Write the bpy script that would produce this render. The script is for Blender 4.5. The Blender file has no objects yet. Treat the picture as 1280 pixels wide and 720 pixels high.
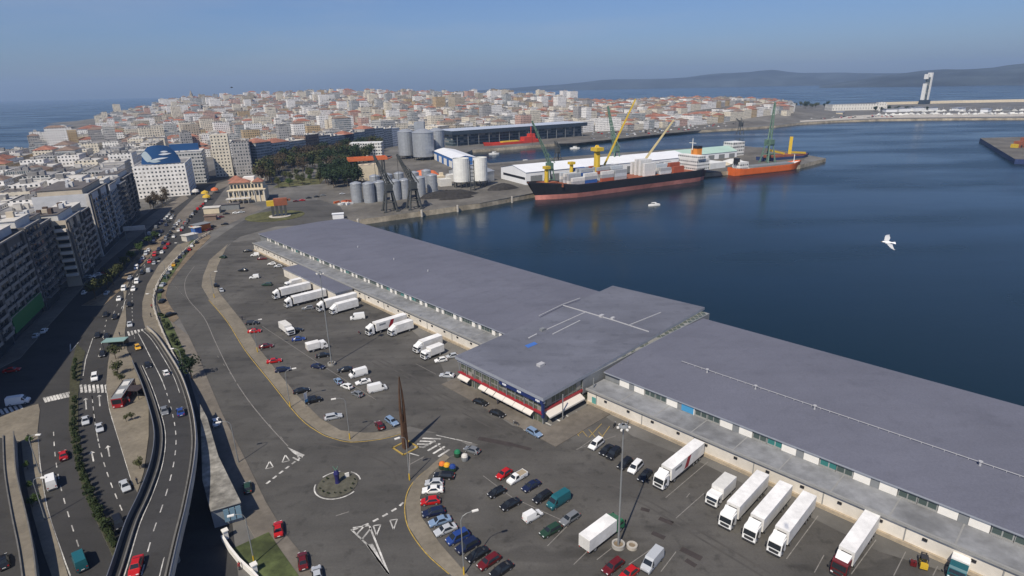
import bpy, math, random
from mathutils import Vector, Matrix
rnd = random.Random(7)
SC = bpy.context.scene
COL = SC.collection
R = math.radians
# ------------------------------------------------------------------ camera
FOC, PITCH, ROLL, EYE = 745.0, R(18.75), R(1.3), 80.0
cp, sp, cr, sr = math.cos(PITCH), math.sin(PITCH), math.cos(ROLL), math.sin(ROLL)
_R = Vector((1, 0, 0)); _U = Vector((0, sp, cp)); _F = Vector((0, cp, -sp))
camd = bpy.data.cameras.new('camera')
cam = bpy.data.objects.new('camera', camd); COL.objects.link(cam)
X_, Y_ = _R * cr - _U * sr, _R * sr + _U * cr
cam.matrix_world = Matrix(((X_.x, Y_.x, -_F.x, 0), (X_.y, Y_.y, -_F.y, 0), (X_.z, Y_.z, -_F.z, EYE), (0, 0, 0, 1)))
camd.sensor_width = 36; camd.lens = FOC / 1280 * 36
camd.clip_start = 1; camd.clip_end = 60000
SC.camera = cam
# ------------------------------------------------------------------ sky, sun, exposure
SUN_AZ, SUN_EL = R(64.5), R(50)          # direction the light travels to, on the map
w = bpy.data.worlds.new('World'); SC.world = w; w.use_nodes = True
nt = w.node_tree
bg = nt.nodes['Background']
sky = nt.nodes.new('ShaderNodeTexSky'); sky.sky_type = 'NISHITA'; sky.sun_disc = False
sky.sun_elevation = SUN_EL; sky.sun_rotation = R(205.5); sky.altitude = 0
sky.air_density = 1.0; sky.dust_density = 1.0; sky.ozone_density = 4.0
tc = nt.nodes.new('ShaderNodeTexCoord'); mp = nt.nodes.new('ShaderNodeMapping'); mp.inputs['Scale'].default_value = (1.2, 1.2, 9)
ns = nt.nodes.new('ShaderNodeTexNoise'); ns.inputs['Scale'].default_value = 2.2; ns.inputs['Detail'].default_value = 5
cl = nt.nodes.new('ShaderNodeMapRange'); cl.inputs[1].default_value = .48; cl.inputs[2].default_value = .8; cl.inputs[3].default_value = 0; cl.inputs[4].default_value = .22
mixc = nt.nodes.new('ShaderNodeMix'); mixc.data_type = 'RGBA'
mul = nt.nodes.new('ShaderNodeMix'); mul.data_type = 'RGBA'; mul.blend_type = 'MULTIPLY'; mul.inputs[0].default_value = 1
SKYTINT = (0.82, 0.96, 1.30, 1)
mul.inputs[7].default_value = SKYTINT
nt.links.new(tc.outputs['Generated'], mp.inputs[0]); nt.links.new(mp.outputs[0], ns.inputs['Vector'])
nt.links.new(ns.outputs[0], cl.inputs[0]); nt.links.new(cl.outputs[0], mixc.inputs[0])
nt.links.new(sky.outputs[0], mul.inputs[6]); nt.links.new(mul.outputs[2], mixc.inputs[6])
mixc.inputs[7].default_value = (7, 7, 7.2, 1)
nt.links.new(mixc.outputs[2], bg.inputs[0]); bg.inputs[1].default_value = 0.074
sd = bpy.data.lights.new('sun', 'SUN'); sd.energy = 5.0; sd.angle = R(.53); sd.color = (1, .91, .77)
so = bpy.data.objects.new('sun', sd); COL.objects.link(so); so.location = (0, 0, 300)
so.rotation_euler = Vector((math.cos(SUN_AZ) * math.cos(SUN_EL), math.sin(SUN_AZ) * math.cos(SUN_EL), -math.sin(SUN_EL))).to_track_quat('-Z', 'Y').to_euler()
SC.view_settings.view_transform = 'Standard'; SC.view_settings.look = 'None'
SC.view_settings.exposure = 0; SC.view_settings.gamma = 1
SC.cycles.max_bounces = 6; SC.cycles.diffuse_bounces = 2; SC.cycles.glossy_bounces = 2; SC.cycles.transparent_max_bounces = 4
SC.cycles.volume_bounces = 0
HAZE = 0.00008

def P(px, py, z=0.0):
    """survey: map point at height z seen at a pixel of the 1280x720 photograph"""
    x = (px - 640) / FOC; y = -(py - 360) / FOC
    d = _R * (x * cr + y * sr) + _U * (-x * sr + y * cr) + _F
    return Vector((0, 0, EYE)) + d * ((z - EYE) / d.z)
def project(v):
    d = Vector(v) - Vector((0, 0, EYE)); z = d.dot(_F); xr, yr = d.dot(_R) / z, d.dot(_U) / z
    return 640 + FOC * (xr * cr - yr * sr), 360 - FOC * (xr * sr + yr * cr)
def PL(pts, z=0.0): return [P(a, b, z) for a, b in pts]

# ------------------------------------------------------------------ materials
MATS = {}
def nodes_of(m):
    m.use_nodes = True
    return m.node_tree, m.node_tree.nodes['Principled BSDF']
def mat(name, col, rough=.7, metal=0, var=.18, scale=.6, spec=.3, big=None):
    """plain coloured material broken up by two scales of noise"""
    if name in MATS: return MATS[name]
    m = bpy.data.materials.new(name); t, b = nodes_of(m)
    c = (*col, 1)
    b.inputs['Roughness'].default_value = rough; b.inputs['Metallic'].default_value = metal
    b.inputs['Specular IOR Level'].default_value = spec
    if var:
        g = t.nodes.new('ShaderNodeNewGeometry')
        n = t.nodes.new('ShaderNodeTexNoise'); n.inputs['Scale'].default_value = scale; n.inputs['Detail'].default_value = 5; n.inputs['Roughness'].default_value = .65
        t.links.new(g.outputs['Position'], n.inputs['Vector'])
        r = t.nodes.new('ShaderNodeMapRange'); r.inputs[1].default_value = .3; r.inputs[2].default_value = .7
        r.inputs[3].default_value = 1 - var; r.inputs[4].default_value = 1 + var
        t.links.new(n.outputs[0], r.inputs[0])
        last = r.outputs[0]
        if big:
            n2 = t.nodes.new('ShaderNodeTexNoise'); n2.inputs['Scale'].default_value = big; n2.inputs['Detail'].default_value = 4
            t.links.new(g.outputs['Position'], n2.inputs['Vector'])
            r2 = t.nodes.new('ShaderNodeMapRange'); r2.inputs[1].default_value = .35; r2.inputs[2].default_value = .65
            r2.inputs[3].default_value = 1 - var; r2.inputs[4].default_value = 1 + var
            t.links.new(n2.outputs[0], r2.inputs[0])
            mu = t.nodes.new('ShaderNodeMath'); mu.operation = 'MULTIPLY'
            t.links.new(last, mu.inputs[0]); t.links.new(r2.outputs[0], mu.inputs[1]); last = mu.outputs[0]
        v = t.nodes.new('ShaderNodeVectorMath'); v.operation = 'SCALE'; v.inputs[0].default_value = col
        t.links.new(last, v.inputs['Scale']); t.links.new(v.outputs[0], b.inputs['Base Color'])
    else: b.inputs['Base Color'].default_value = c
    MATS[name] = m; return m
def asphalt(name, col, patch=.25, ang=0):
    """asphalt: fine grain, worn lanes stretched along the traffic, oil and repair patches"""
    m = bpy.data.materials.new(name); t, b = nodes_of(m)
    g = t.nodes.new('ShaderNodeNewGeometry')
    def noise(sc, lo, hi, a, bb, mapping=None, det=4):
        n = t.nodes.new('ShaderNodeTexNoise'); n.inputs['Scale'].default_value = sc; n.inputs['Detail'].default_value = det
        n.inputs['Roughness'].default_value = .6
        if mapping:
            mm = t.nodes.new('ShaderNodeMapping'); mm.inputs['Rotation'].default_value[2] = mapping[0]; mm.inputs['Scale'].default_value = mapping[1]
            t.links.new(g.outputs['Position'], mm.inputs[0]); t.links.new(mm.outputs[0], n.inputs['Vector'])
        else: t.links.new(g.outputs['Position'], n.inputs['Vector'])
        r = t.nodes.new('ShaderNodeMapRange'); r.inputs[1].default_value = lo; r.inputs[2].default_value = hi
        r.inputs[3].default_value = a; r.inputs[4].default_value = bb
        t.links.new(n.outputs[0], r.inputs[0]); return r.outputs[0]
    outs = [noise(2.5, .3, .7, .9, 1.1), noise(.045, .35, .65, 1 - patch * .6, 1 + patch * .5), noise(.35, .56, .68, 1, 1 - patch * .7),
            noise(.16, .4, .7, 1 + patch * .25, 1 - patch * .35, (ang, (.12, 1.6, 1)), 3), noise(.11, .6, .64, 1, 1 - patch * .55, (ang, (.4, 1.0, 1)), 2)]
    last = outs[0]
    for o in outs[1:]:
        mu = t.nodes.new('ShaderNodeMath'); mu.operation = 'MULTIPLY'; t.links.new(last, mu.inputs[0]); t.links.new(o, mu.inputs[1]); last = mu.outputs[0]
    v = t.nodes.new('ShaderNodeVectorMath'); v.operation = 'SCALE'; v.inputs[0].default_value = col
    t.links.new(last, v.inputs['Scale']); t.links.new(v.outputs[0], b.inputs['Base Color'])
    b.inputs['Roughness'].default_value = .85; b.inputs['Specular IOR Level'].default_value = .25
    MATS[name] = m; return m
def facade(name, wall, glass=(.03, .04, .05), bay=2.6, fl=3.1, ww=.5, wh=.5, band=0):
    """wall with its windows laid out in metres over the uv map (u along the wall, v up)"""
    m = bpy.data.materials.new(name); t, b = nodes_of(m)
    uv = t.nodes.new('ShaderNodeUVMap'); s = t.nodes.new('ShaderNodeSeparateXYZ'); t.links.new(uv.outputs[0], s.inputs[0])
    def mth(op, a, bb=None):
        n = t.nodes.new('ShaderNodeMath'); n.operation = op
        for i, q in enumerate((a, bb)):
            if q is None: continue
            if isinstance(q, (int, float)): n.inputs[i].default_value = q
            else: t.links.new(q, n.inputs[i])
        return n.outputs[0]
    def inside(o, period, frac):
        f = mth('FRACT', mth('DIVIDE', o, period))
        return mth('LESS_THAN', mth('ABSOLUTE', mth('SUBTRACT', f, .5)), frac / 2)
    iu = inside(s.outputs[0], bay, ww); iv = inside(s.outputs[1], fl, wh)
    k = mth('MULTIPLY', iu, iv)
    # windows differ: blinds, curtains, dark rooms
    ci = t.nodes.new('ShaderNodeCombineXYZ')
    t.links.new(mth('FLOOR', mth('DIVIDE', s.outputs[0], bay)), ci.inputs[0]); t.links.new(mth('FLOOR', mth('DIVIDE', s.outputs[1], fl)), ci.inputs[1])
    wn = t.nodes.new('ShaderNodeTexWhiteNoise'); t.links.new(ci.outputs[0], wn.inputs['Vector'])
    gm = t.nodes.new('ShaderNodeMix'); gm.data_type = 'RGBA'; gm.inputs[6].default_value = (*glass, 1); gm.inputs[7].default_value = (.28, .27, .24, 1)
    t.links.new(mth('MULTIPLY', mth('GREATER_THAN', wn.outputs[0], .72), wn.outputs[0]), gm.inputs[0])
    g = t.nodes.new('ShaderNodeNewGeometry')
    n = t.nodes.new('ShaderNodeTexNoise'); n.inputs['Scale'].default_value = .25; n.inputs['Detail'].default_value = 5; t.links.new(g.outputs['Position'], n.inputs['Vector'])
    r = t.nodes.new('ShaderNodeMapRange'); r.inputs[1].default_value = .3; r.inputs[2].default_value = .7; r.inputs[3].default_value = .82; r.inputs[4].default_value = 1.1
    t.links.new(n.outputs[0], r.inputs[0]); v = t.nodes.new('ShaderNodeVectorMath'); v.operation = 'SCALE'; v.inputs[0].default_value = wall
    sc = r.outputs[0]
    if band: sc = mth('MULTIPLY', sc, mth('SUBTRACT', 1, mth('MULTIPLY', mth('LESS_THAN', mth('FRACT', mth('DIVIDE', s.outputs[1], fl)), .12), band)))
    t.links.new(sc, v.inputs['Scale'])
    mx = t.nodes.new('ShaderNodeMix'); mx.data_type = 'RGBA'
    t.links.new(k, mx.inputs[0]); t.links.new(v.outputs[0], mx.inputs[6]); t.links.new(gm.outputs[2], mx.inputs[7]); t.links.new(mx.outputs[2], b.inputs['Base Color'])
    ro = t.nodes.new('ShaderNodeMapRange'); ro.inputs[3].default_value = .85; ro.inputs[4].default_value = .25
    t.links.new(k, ro.inputs[0]); t.links.new(ro.outputs[0], b.inputs['Roughness'])
    MATS[name] = m; return m
def paint(name, col, rough=.35, metal=0.0):
    return mat(name, col, rough, metal, 0, spec=.5)

# ------------------------------------------------------------------ mesh helper
class MB:
    def __init__(s): s.v = []; s.f = []; s.m = []; s.uv = []; s.sm = []
    def face(s, pts, m=0, uv=None, sm=False):
        i = len(s.v); s.v += [tuple(p) for p in pts]; s.f.append(tuple(range(i, i + len(pts)))); s.m.append(m); s.sm.append(sm)
        s.uv += uv if uv else [(0, 0)] * len(pts)
    def prism(s, poly, z0, z1, m=0, mt=None, bottom=False, top=True, inset=0):
        """vertical walls over a plan outline (list of xy) with a top; z0/z1 numbers or lists"""
        n = len(poly); mt = m if mt is None else mt
        if sum(poly[i][0] * poly[(i + 1) % n][1] - poly[(i + 1) % n][0] * poly[i][1] for i in range(n)) < 0: poly = poly[::-1]
        u = 0
        for i in range(n):
            a, b = poly[i], poly[(i + 1) % n]; L = math.hypot(b[0] - a[0], b[1] - a[1])
            s.face([(a[0], a[1], z0), (b[0], b[1], z0), (b[0], b[1], z1), (a[0], a[1], z1)], m, [(u, 0), (u + L, 0), (u + L, z1 - z0), (u, z1 - z0)])
            u += L
        if top: s.face([(p[0], p[1], z1) for p in poly], mt, [(p[0], p[1]) for p in poly])
        if bottom: s.face([(p[0], p[1], z0) for p in reversed(poly)], m)
    def box(s, c, d, rz=0, m=0, mt=None, bottom=True):
        ca, sa = math.cos(rz), math.sin(rz); x, y = d[0] / 2, d[1] / 2
        s.prism([(c[0] + a * ca - b * sa, c[1] + a * sa + b * ca) for a, b in ((-x, -y), (x, -y), (x, y), (-x, y))], c[2] - d[2] / 2, c[2] + d[2] / 2, m, mt, bottom)
    def bar(s, a, b, w, m=0, w2=None, n=4, cap=True):
        """beam from a to b, n-sided, radius-like half width w"""
        a, b = Vector(a), Vector(b); d = (b - a)
        if d.length < 1e-6: return
        d.normalize(); u = d.orthogonal().normalized() if abs(d.z) > .99 else d.cross(Vector((0, 0, 1))).normalized(); v = d.cross(u)
        w2 = w if w2 is None else w2; off = math.pi / n; k = 1 / math.cos(math.pi / n) if n == 4 else 1
        ra = [a + (u * math.cos(2 * math.pi * i / n + off) + v * math.sin(2 * math.pi * i / n + off)) * w * k for i in range(n)]
        rb = [b + (u * math.cos(2 * math.pi * i / n + off) + v * math.sin(2 * math.pi * i / n + off)) * w2 * k for i in range(n)]
        for i in range(n):
            j = (i + 1) % n; s.face([ra[j], ra[i], rb[i], rb[j]], m, sm=n > 6)
        if cap: s.face(ra, m); s.face(rb[::-1], m)
    def lathe(s, c, prof, n=16, m=0, sm=True):
        """profile list of (r, z) about a vertical axis at c"""
        for k in range(len(prof) - 1):
            (r0, z0), (r1, z1) = prof[k], prof[k + 1]
            for i in range(n):
                a0, a1 = 2 * math.pi * i / n, 2 * math.pi * (i + 1) / n
                q = [(c[0] + r0 * math.cos(a0), c[1] + r0 * math.sin(a0), c[2] + z0), (c[0] + r0 * math.cos(a1), c[1] + r0 * math.sin(a1), c[2] + z0),
                     (c[0] + r1 * math.cos(a1), c[1] + r1 * math.sin(a1), c[2] + z1), (c[0] + r1 * math.cos(a0), c[1] + r1 * math.sin(a0), c[2] + z1)]
                if r1 < 1e-6: q = q[:3]
                elif r0 < 1e-6: q = [q[0], q[2], q[3]]
                s.face(q, m, sm=sm)
    def cyl(s, c, r, h, n=16, m=0, r2=None):
        r2 = r if r2 is None else r2
        s.lathe(c, [(r, 0), (r2, h)], n, m); s.face([(c[0] + r2 * math.cos(2 * math.pi * i / n), c[1] + r2 * math.sin(2 * math.pi * i / n), c[2] + h) for i in range(n)], m)
    def data(s, name, mats):
        me = bpy.data.meshes.new(name); me.from_pydata(s.v, [], s.f)
        for q in (mats if isinstance(mats, (list, tuple)) else [mats]): me.materials.append(MATS[q] if isinstance(q, str) else q)
        me.polygons.foreach_set('material_index', s.m); me.polygons.foreach_set('use_smooth', s.sm)
        ul = me.uv_layers.new(name='UVMap'); ul.data.foreach_set('uv', [q for p in s.uv for q in p])
        me.update(); return me
    def build(s, name, mats, parent=None, origin=None):
        if origin is not None: s.v = [(p[0] - origin[0], p[1] - origin[1], p[2] - origin[2]) for p in s.v]
        return link(name, s.data(name, mats), parent, None if parent else origin)
def link(name, data, parent=None, loc=None):
    o = bpy.data.objects.new(name, data); COL.objects.link(o)
    if parent: o.parent = parent
    if loc is not None: o.location = loc
    return o
def tag(o, label, cat, group=None, kind=None):
    o['label'] = label; o['category'] = cat
    if group: o['group'] = group
    if kind: o['kind'] = kind
    return o
def thing(name, label, cat, loc=(0, 0, 0), rz=0, group=None):
    o = bpy.data.objects.new(name, None); COL.objects.link(o); o.location = loc; o.rotation_euler = (0, 0, rz); o.empty_display_size = .1
    return tag(o, label, cat, group)
def struct(name, mb, mats):
    o = mb.build(name, mats); o['kind'] = 'structure'; return o
def children_of():
    d = {}
    for o in COL.objects:
        if o.parent: d.setdefault(o.parent.name, []).append(o)
    return d
def copy_tree(o, kids, parent=None):
    c = o.copy(); COL.objects.link(c)
    if parent: c.parent = parent
    for k in kids.get(o.name, []): copy_tree(k, kids, c)
    return c
def lerp(a, b, t): return a + (b - a) * t
def smooth(pts, n=4):
    """Catmull-Rom through points"""
    pts = [Vector(p) for p in pts]; out = []
    for i in range(len(pts) - 1):
        p0, p1, p2, p3 = pts[max(i - 1, 0)], pts[i], pts[i + 1], pts[min(i + 2, len(pts) - 1)]
        for k in range(n):
            t = k / n
            out.append(.5 * ((2 * p1) + (p2 - p0) * t + (2 * p0 - 5 * p1 + 4 * p2 - p3) * t * t + (3 * p1 - p0 - 3 * p2 + p3) * t ** 3))
    return out + [pts[-1]]
def offset_line(pts, d):
    out = []
    for i, p in enumerate(pts):
        a = pts[max(i - 1, 0)]; b = pts[min(i + 1, len(pts) - 1)]; t = Vector((b[0] - a[0], b[1] - a[1], 0)).normalized()
        out.append(Vector((p[0] - t.y * d, p[1] + t.x * d, p[2])))
    return out
def ribbon(mb, pts, w, dz=0, m=0, off=0):
    """flat strip of width w along a 3-D line"""
    a, b = offset_line(pts, off + w / 2), offset_line(pts, off - w / 2); u = 0
    for i in range(len(pts) - 1):
        mb.face([(b[i].x, b[i].y, b[i].z + dz), (b[i + 1].x, b[i + 1].y, b[i + 1].z + dz), (a[i + 1].x, a[i + 1].y, a[i + 1].z + dz), (a[i].x, a[i].y, a[i].z + dz)], m)
def wallstrip(mb, pts, w, z0, z1, m=0, off=0, mt=None):
    """low wall of width w along a 3-D line, from z+z0 to z+z1"""
    a, b = offset_line(pts, off + w / 2), offset_line(pts, off - w / 2); mt = m if mt is None else mt
    for i in range(len(pts) - 1):
        A0, A1, B0, B1 = a[i], a[i + 1], b[i], b[i + 1]; up = lambda p, z: (p.x, p.y, p.z + z)
        mb.face([up(B0, z1), up(B1, z1), up(A1, z1), up(A0, z1)], mt)
        mb.face([up(B0, z0), up(B1, z0), up(B1, z1), up(B0, z1)], m)
        mb.face([up(A1, z0), up(A0, z0), up(A0, z1), up(A1, z1)], m)
    for k in (0, -1): mb.face([(a[k].x, a[k].y, a[k].z + z0), (a[k].x, a[k].y, a[k].z + z1), (b[k].x, b[k].y, b[k].z + z1), (b[k].x, b[k].y, b[k].z + z0)], m)
def dashes(mb, pts, w, on, gap, dz=.012, m=0, off=0):
    pts = offset_line(pts, off) if off else [Vector(p) for p in pts]
    # resample by length
    acc = [0]
    for i in range(len(pts) - 1): acc.append(acc[-1] + (pts[i + 1] - pts[i]).length)
    def at(s):
        for i in range(len(pts) - 1):
            if s <= acc[i + 1] or i == len(pts) - 2:
                return pts[i].lerp(pts[i + 1], max(0, min(1, (s - acc[i]) / max(1e-6, acc[i + 1] - acc[i]))))
    s = 0
    while s < acc[-1] - on * .5:
        ribbon(mb, [at(s), at(min(s + on, acc[-1]))], w, dz, m); s += on + gap
def inpoly(x, y, poly):
    c = False; n = len(poly)
    for i in range(n):
        a, b = poly[i], poly[(i + 1) % n]
        if (a[1] > y) != (b[1] > y) and x < (b[0] - a[0]) * (y - a[1]) / (b[1] - a[1]) + a[0]: c = not c
    return c
# ================================================================== THE SETTING
asphalt('lot_asphalt', (.083, .079, .072), .42, R(45))
asphalt('port_road', (.078, .075, .069), .34, R(-60))
asphalt('avenue_asphalt', (.044, .043, .042), .25, R(-75))
mat('pavement', (.14, .124, .103), .9, 0, .2, .5, big=.06)
mat('plaza', (.18, .158, .122), .9, 0, .16, .9, big=.12)
mat('port_concrete', (.12, .112, .098), .9, 0, .25, .2, big=.03)
mat('quay_stone', (.36, .31, .23), .9, 0, .3, .35, big=.08)
mat('town_ground', (.13, .125, .115), .9, 0, .25, .1, big=.02)
mat('dark_concrete', (.13, .125, .115), .9, 0, .25, .6); mat('kerb', (.30, .28, .24), .9, 0, .15, 1)
mat('white_line', (.43, .42, .39), .8, 0, .4, 1.6, big=.3)
mat('worn_line', (.20, .19, .175), .85, 0, .3, 1.5)
mat('yellow_line', (.36, .25, .06), .8, 0, .3, 1.2)
mat('lawn', (.060, .075, .028), .95, 0, .4, .5, big=.15)
mat('dry_lawn', (.085, .085, .035), .95, 0, .35, .4, big=.1)
mat('hedge_ground', (.05, .05, .028), .95, 0, .4, .8); mat('soil', (.16, .125, .085), .95, 0, .3, .5, big=.1)
mat('concrete', (.30, .29, .265), .85, 0, .18, .5, big=.1)
mat('pale_concrete', (.42, .39, .34), .85, 0, .16, .5, big=.08)
mat('dark_gap', (.02, .02, .022), .9, 0, 0)
mat('steel', (.30, .31, .32), .45, .6, .1)
mat('hill_far', (.035, .045, .05), .95, 0, .5, .004, big=.0012)
mat('rock', (.12, .10, .08), .95, 0, .35, .05)

# water: one sheet of dark harbour water with wind ripples and slick streaks
m = bpy.data.materials.new('sea'); t, b = nodes_of(m)
g = t.nodes.new('ShaderNodeNewGeometry')
def _noise(sc, det, scale=None):
    n = t.nodes.new('ShaderNodeTexNoise'); n.inputs['Scale'].default_value = sc; n.inputs['Detail'].default_value = det
    if scale:
        mm = t.nodes.new('ShaderNodeMapping'); mm.inputs['Scale'].default_value = scale; mm.inputs['Rotation'].default_value[2] = R(12)
        t.links.new(g.outputs['Position'], mm.inputs[0]); t.links.new(mm.outputs[0], n.inputs['Vector'])
    else: t.links.new(g.outputs['Position'], n.inputs['Vector'])
    return n
n1 = _noise(.5, 4); n2 = _noise(.008, 5, (.5, 1.6, 1)); n3 = _noise(.05, 3, (.4, 1.2, 1))
bp = t.nodes.new('ShaderNodeBump'); bp.inputs['Distance'].default_value = .10; bp.inputs['Strength'].default_value = .38
ad = t.nodes.new('ShaderNodeMath'); ad.operation = 'MULTIPLY_ADD'; ad.inputs[1].default_value = 2.2
t.links.new(n3.outputs[0], ad.inputs[0]); t.links.new(n1.outputs[0], ad.inputs[2]); t.links.new(ad.outputs[0], bp.inputs['Height']); t.links.new(bp.outputs[0], b.inputs['Normal'])
rr = t.nodes.new('ShaderNodeMapRange'); rr.inputs[1].default_value = .4; rr.inputs[2].default_value = .62; rr.inputs[3].default_value = .16; rr.inputs[4].default_value = .3
t.links.new(n2.outputs[0], rr.inputs[0]); t.links.new(rr.outputs[0], b.inputs['Roughness'])
b.inputs['Base Color'].default_value = (.005, .016, .024, 1); b.inputs['IOR'].default_value = 1.33; b.inputs['Specular IOR Level'].default_value = .36
MATS['sea'] = m
SEA = -3.6
mb = MB(); mb.face([(-14000, -600, SEA), (14000, -600, SEA), (14000, 14000, SEA), (-14000, 14000, SEA)]); struct('sea', mb, 'sea')

LAND = [(-900, -300), (-860, 350), (-800, 700), (-763, 917), (-815, 1120), (-960, 1350), (-1120, 1540), (-1190, 1640), (-1120, 1760), (-1200, 2050), (-1480, 2350),
        (-1700, 2900), (-1950, 3500), (-1900, 4100), (-1400, 4000), (-600, 3100), (100, 2450), (560, 2080), (938, 1993), (1259, 2101), (1741, 2095), (2300, 2060), (2900, 2020),
        (2900, 1240)] + [tuple(P(a, b)[:2]) for a, b in ((1420, 146.5), (1280, 147.5), (1180, 148), (1100, 149), (1040, 151), (1000, 153.5), (970, 157), (940, 159))] + [ (261, 1029), (180, 955), (99, 894), (20, 850), (-49, 812),
        (-56, 770), (-40, 700), (-21, 663), (81, 716), (200, 762), (300, 790), (322, 740), (336, 640), (287, 593), (183, 553), (105, 512), (19, 467), (-22, 428), (-103, 377), (-84, 345),
        (-20, 284), (76, 186), (128, 130), (320, -70), (320, -300)]
mb = MB(); mb.prism(LAND, -9, 0, 1, 0); struct('ground', mb, ['town_ground', 'quay_stone'])
# the hill of the old peninsula
def hz(x, y):
    def bump(cx, cy, rx, ry, h):
        d = ((x - cx) / rx) ** 2 + ((y - cy) / ry) ** 2
        return h * max(0, 1 - d) ** 1.3
    return max(bump(-700, 2300, 950, 1150, 44), bump(-150, 1750, 700, 620, 33), bump(430, 1560, 400, 330, 27), bump(-1650, 3600, 420, 600, 36)) 
mb = MB(); st = 50; G = {}
for i in range(-2100, 1500, st):
    for j in range(1000, 4300, st):
        c = (i + st / 2, j + st / 2)
        if max(hz(i, j), hz(i + st, j), hz(i, j + st), hz(i + st, j + st)) > .3 and inpoly(c[0], c[1], LAND):
            mb.face([(x, y, hz(x, y) - .25) for x, y in ((i, j), (i + st, j), (i + st, j + st), (i, j + st))], 0, sm=True)
struct('terrain', mb, 'town_ground')
# hills across the bay
def ridge(prof, d0, depth):
    mb = MB(); n = len(prof)
    rows = []
    for k, f in enumerate((0, .25, .55, 1, 1.5)):
        row = []
        for i, (px, top) in enumerate(prof):
            q = P(px, 360, 0); dirv = Vector((q.x, q.y, 0)).normalized()
            hgt = top * (0, .45, .8, 1, .6)[k] * (1 + .05 * math.sin(i * .9 + k * 1.7))
            row.append(dirv * (d0 + depth * f) + Vector((0, 0, SEA - 1 + hgt * .82)))
        rows.append(row)
    for k in range(4):
        for i in range(n - 1): mb.face([rows[k][i], rows[k][i + 1], rows[k + 1][i + 1], rows[k + 1][i]], sm=True)
    return mb
RIDGES = [(9200, 1700, [(600, 20), (650, 60), (700, 110), (745, 170), (790, 175), (840, 190), (880, 240), (910, 270), (935, 275), (960, 235), (990, 200), (1030, 190), (1100, 170), (1180, 150)]),
          (6500, 1500, [(990, 20), (1030, 70), (1060, 130), (1100, 165), (1140, 180), (1180, 190), (1220, 220), (1260, 240), (1300, 260), (1360, 250)])]
for d0, dep, pr in RIDGES:
    pr2 = [];
    for i in range(len(pr) - 1):
        for k in range(3):
            tt = k / 3; pr2.append((lerp(pr[i][0], pr[i + 1][0], tt), lerp(pr[i][1], pr[i + 1][1], tt) * (1 + rnd.uniform(-.015, .015))))
    pr2.append(pr[-1]); struct('hills', ridge(pr2, d0, dep), 'hill_far')

# ---- paving sheets, each a little above the one below
def sheet(name, polys, z, mats, raw=False):
    mb = MB()
    for p in polys:
        q = [Vector(v) for v in p] if raw else PL(p)
        if sum(q[i].x * q[(i + 1) % len(q)].y - q[(i + 1) % len(q)].x * q[i].y for i in range(len(q))) < 0: q = q[::-1]
        mb.face([(v.x, v.y, z) for v in q])
    return struct(name, mb, mats)
def raised(name, poly, h, mats, px=True):
    """kerbed island: kerb ring and a slightly inset paved top"""
    q = PL(poly) if px else [Vector(p) for p in poly]
    mb = MB(); mb.prism([(v.x, v.y) for v in q], 0, h, 1, 0); return struct(name, mb, mats)
# avenue asphalt (everything between the west facades and the port road)
sheet('avenue', [[(-160, 740), (-150, 560), (-60, 440), (10, 425), (60, 372), (112, 322), (150, 293), (190, 262), (228, 240), (262, 214), (288, 205), (300, 216), (278, 240), (262, 262), (244, 300), (222, 330), (206, 352), (200, 380), (204, 404), (216, 430), (236, 470), (262, 560), (290, 650), (300, 740)]], .02, 'avenue_asphalt')
# port road
PR_L = [(243, 316), (226, 336), (210, 358), (207, 370), (213, 383), (224, 398), (236, 420), (250, 450), (262, 480), (279, 520), (297, 555), (312, 585), (332, 627), (357, 668), (385, 702), (412, 735)]
PR_R = [(262, 325), (254, 345), (252, 358), (262, 375), (285, 402), (307, 437), (340, 478), (375, 521), (400, 540), (416, 547), (440, 552), (478, 548), (504, 541)]
sheet('port_road', [[(330, 262), (300, 278), (243, 316)] + PR_L[1:] + [(430, 760), (560, 760), (600, 740), (562, 717), (532, 690), (510, 657), (507, 627), (517, 602), (545, 577), (590, 560)] + [(560, 542), (520, 540)] + PR_R[::-1] + [(277, 312), (300, 296), (345, 283), (420, 280), (436, 274), (425, 258), (400, 250), (360, 252)]], .035, 'port_road')
# fish-market yard
LOTA = [(290, 303), (276, 318), (270, 335), (267, 352), (273, 366), (290, 387), (302, 402), (322, 435), (342, 460), (370, 494), (400, 524), (425, 539), (455, 542), (478, 541), (512, 533), (560, 545), (598, 556), (562, 572), (537, 595), (525, 622), (527, 647), (550, 680), (580, 712), (600, 760), (1300, 900), (1330, 760), (1100, 690), (880, 580), (790, 545), (735, 505), (700, 545), (640, 532), (560, 478), (545, 440), (500, 400), (440, 368), (372, 332), (318, 300)]
sheet('market_yard', [LOTA], .05, 'lot_asphalt')
sheet('back_quay', [[(-90, 342, 0), (-104, 310, 0), (0, 172, 0), (110, 60, 0), (140, 100, 0), (74, 180, 0), (-20, 280, 0)]], .02, 'port_concrete', raw=True)
# port apron, north quay
sheet('port_apron', [[(410, 268), (437, 276), (600, 254), (668, 241), (885, 216), (1000, 206), (1010, 193), (950, 184), (720, 197), (612, 206), (560, 190), (490, 196), (440, 215), (400, 236), (395, 255)]], .02, 'port_concrete')
sheet('station_forecourt', [[(250, 300), (262, 290), (300, 274), (330, 260), (300, 250), (268, 256), (258, 270), (242, 300)]], .055, 'pavement')
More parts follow.
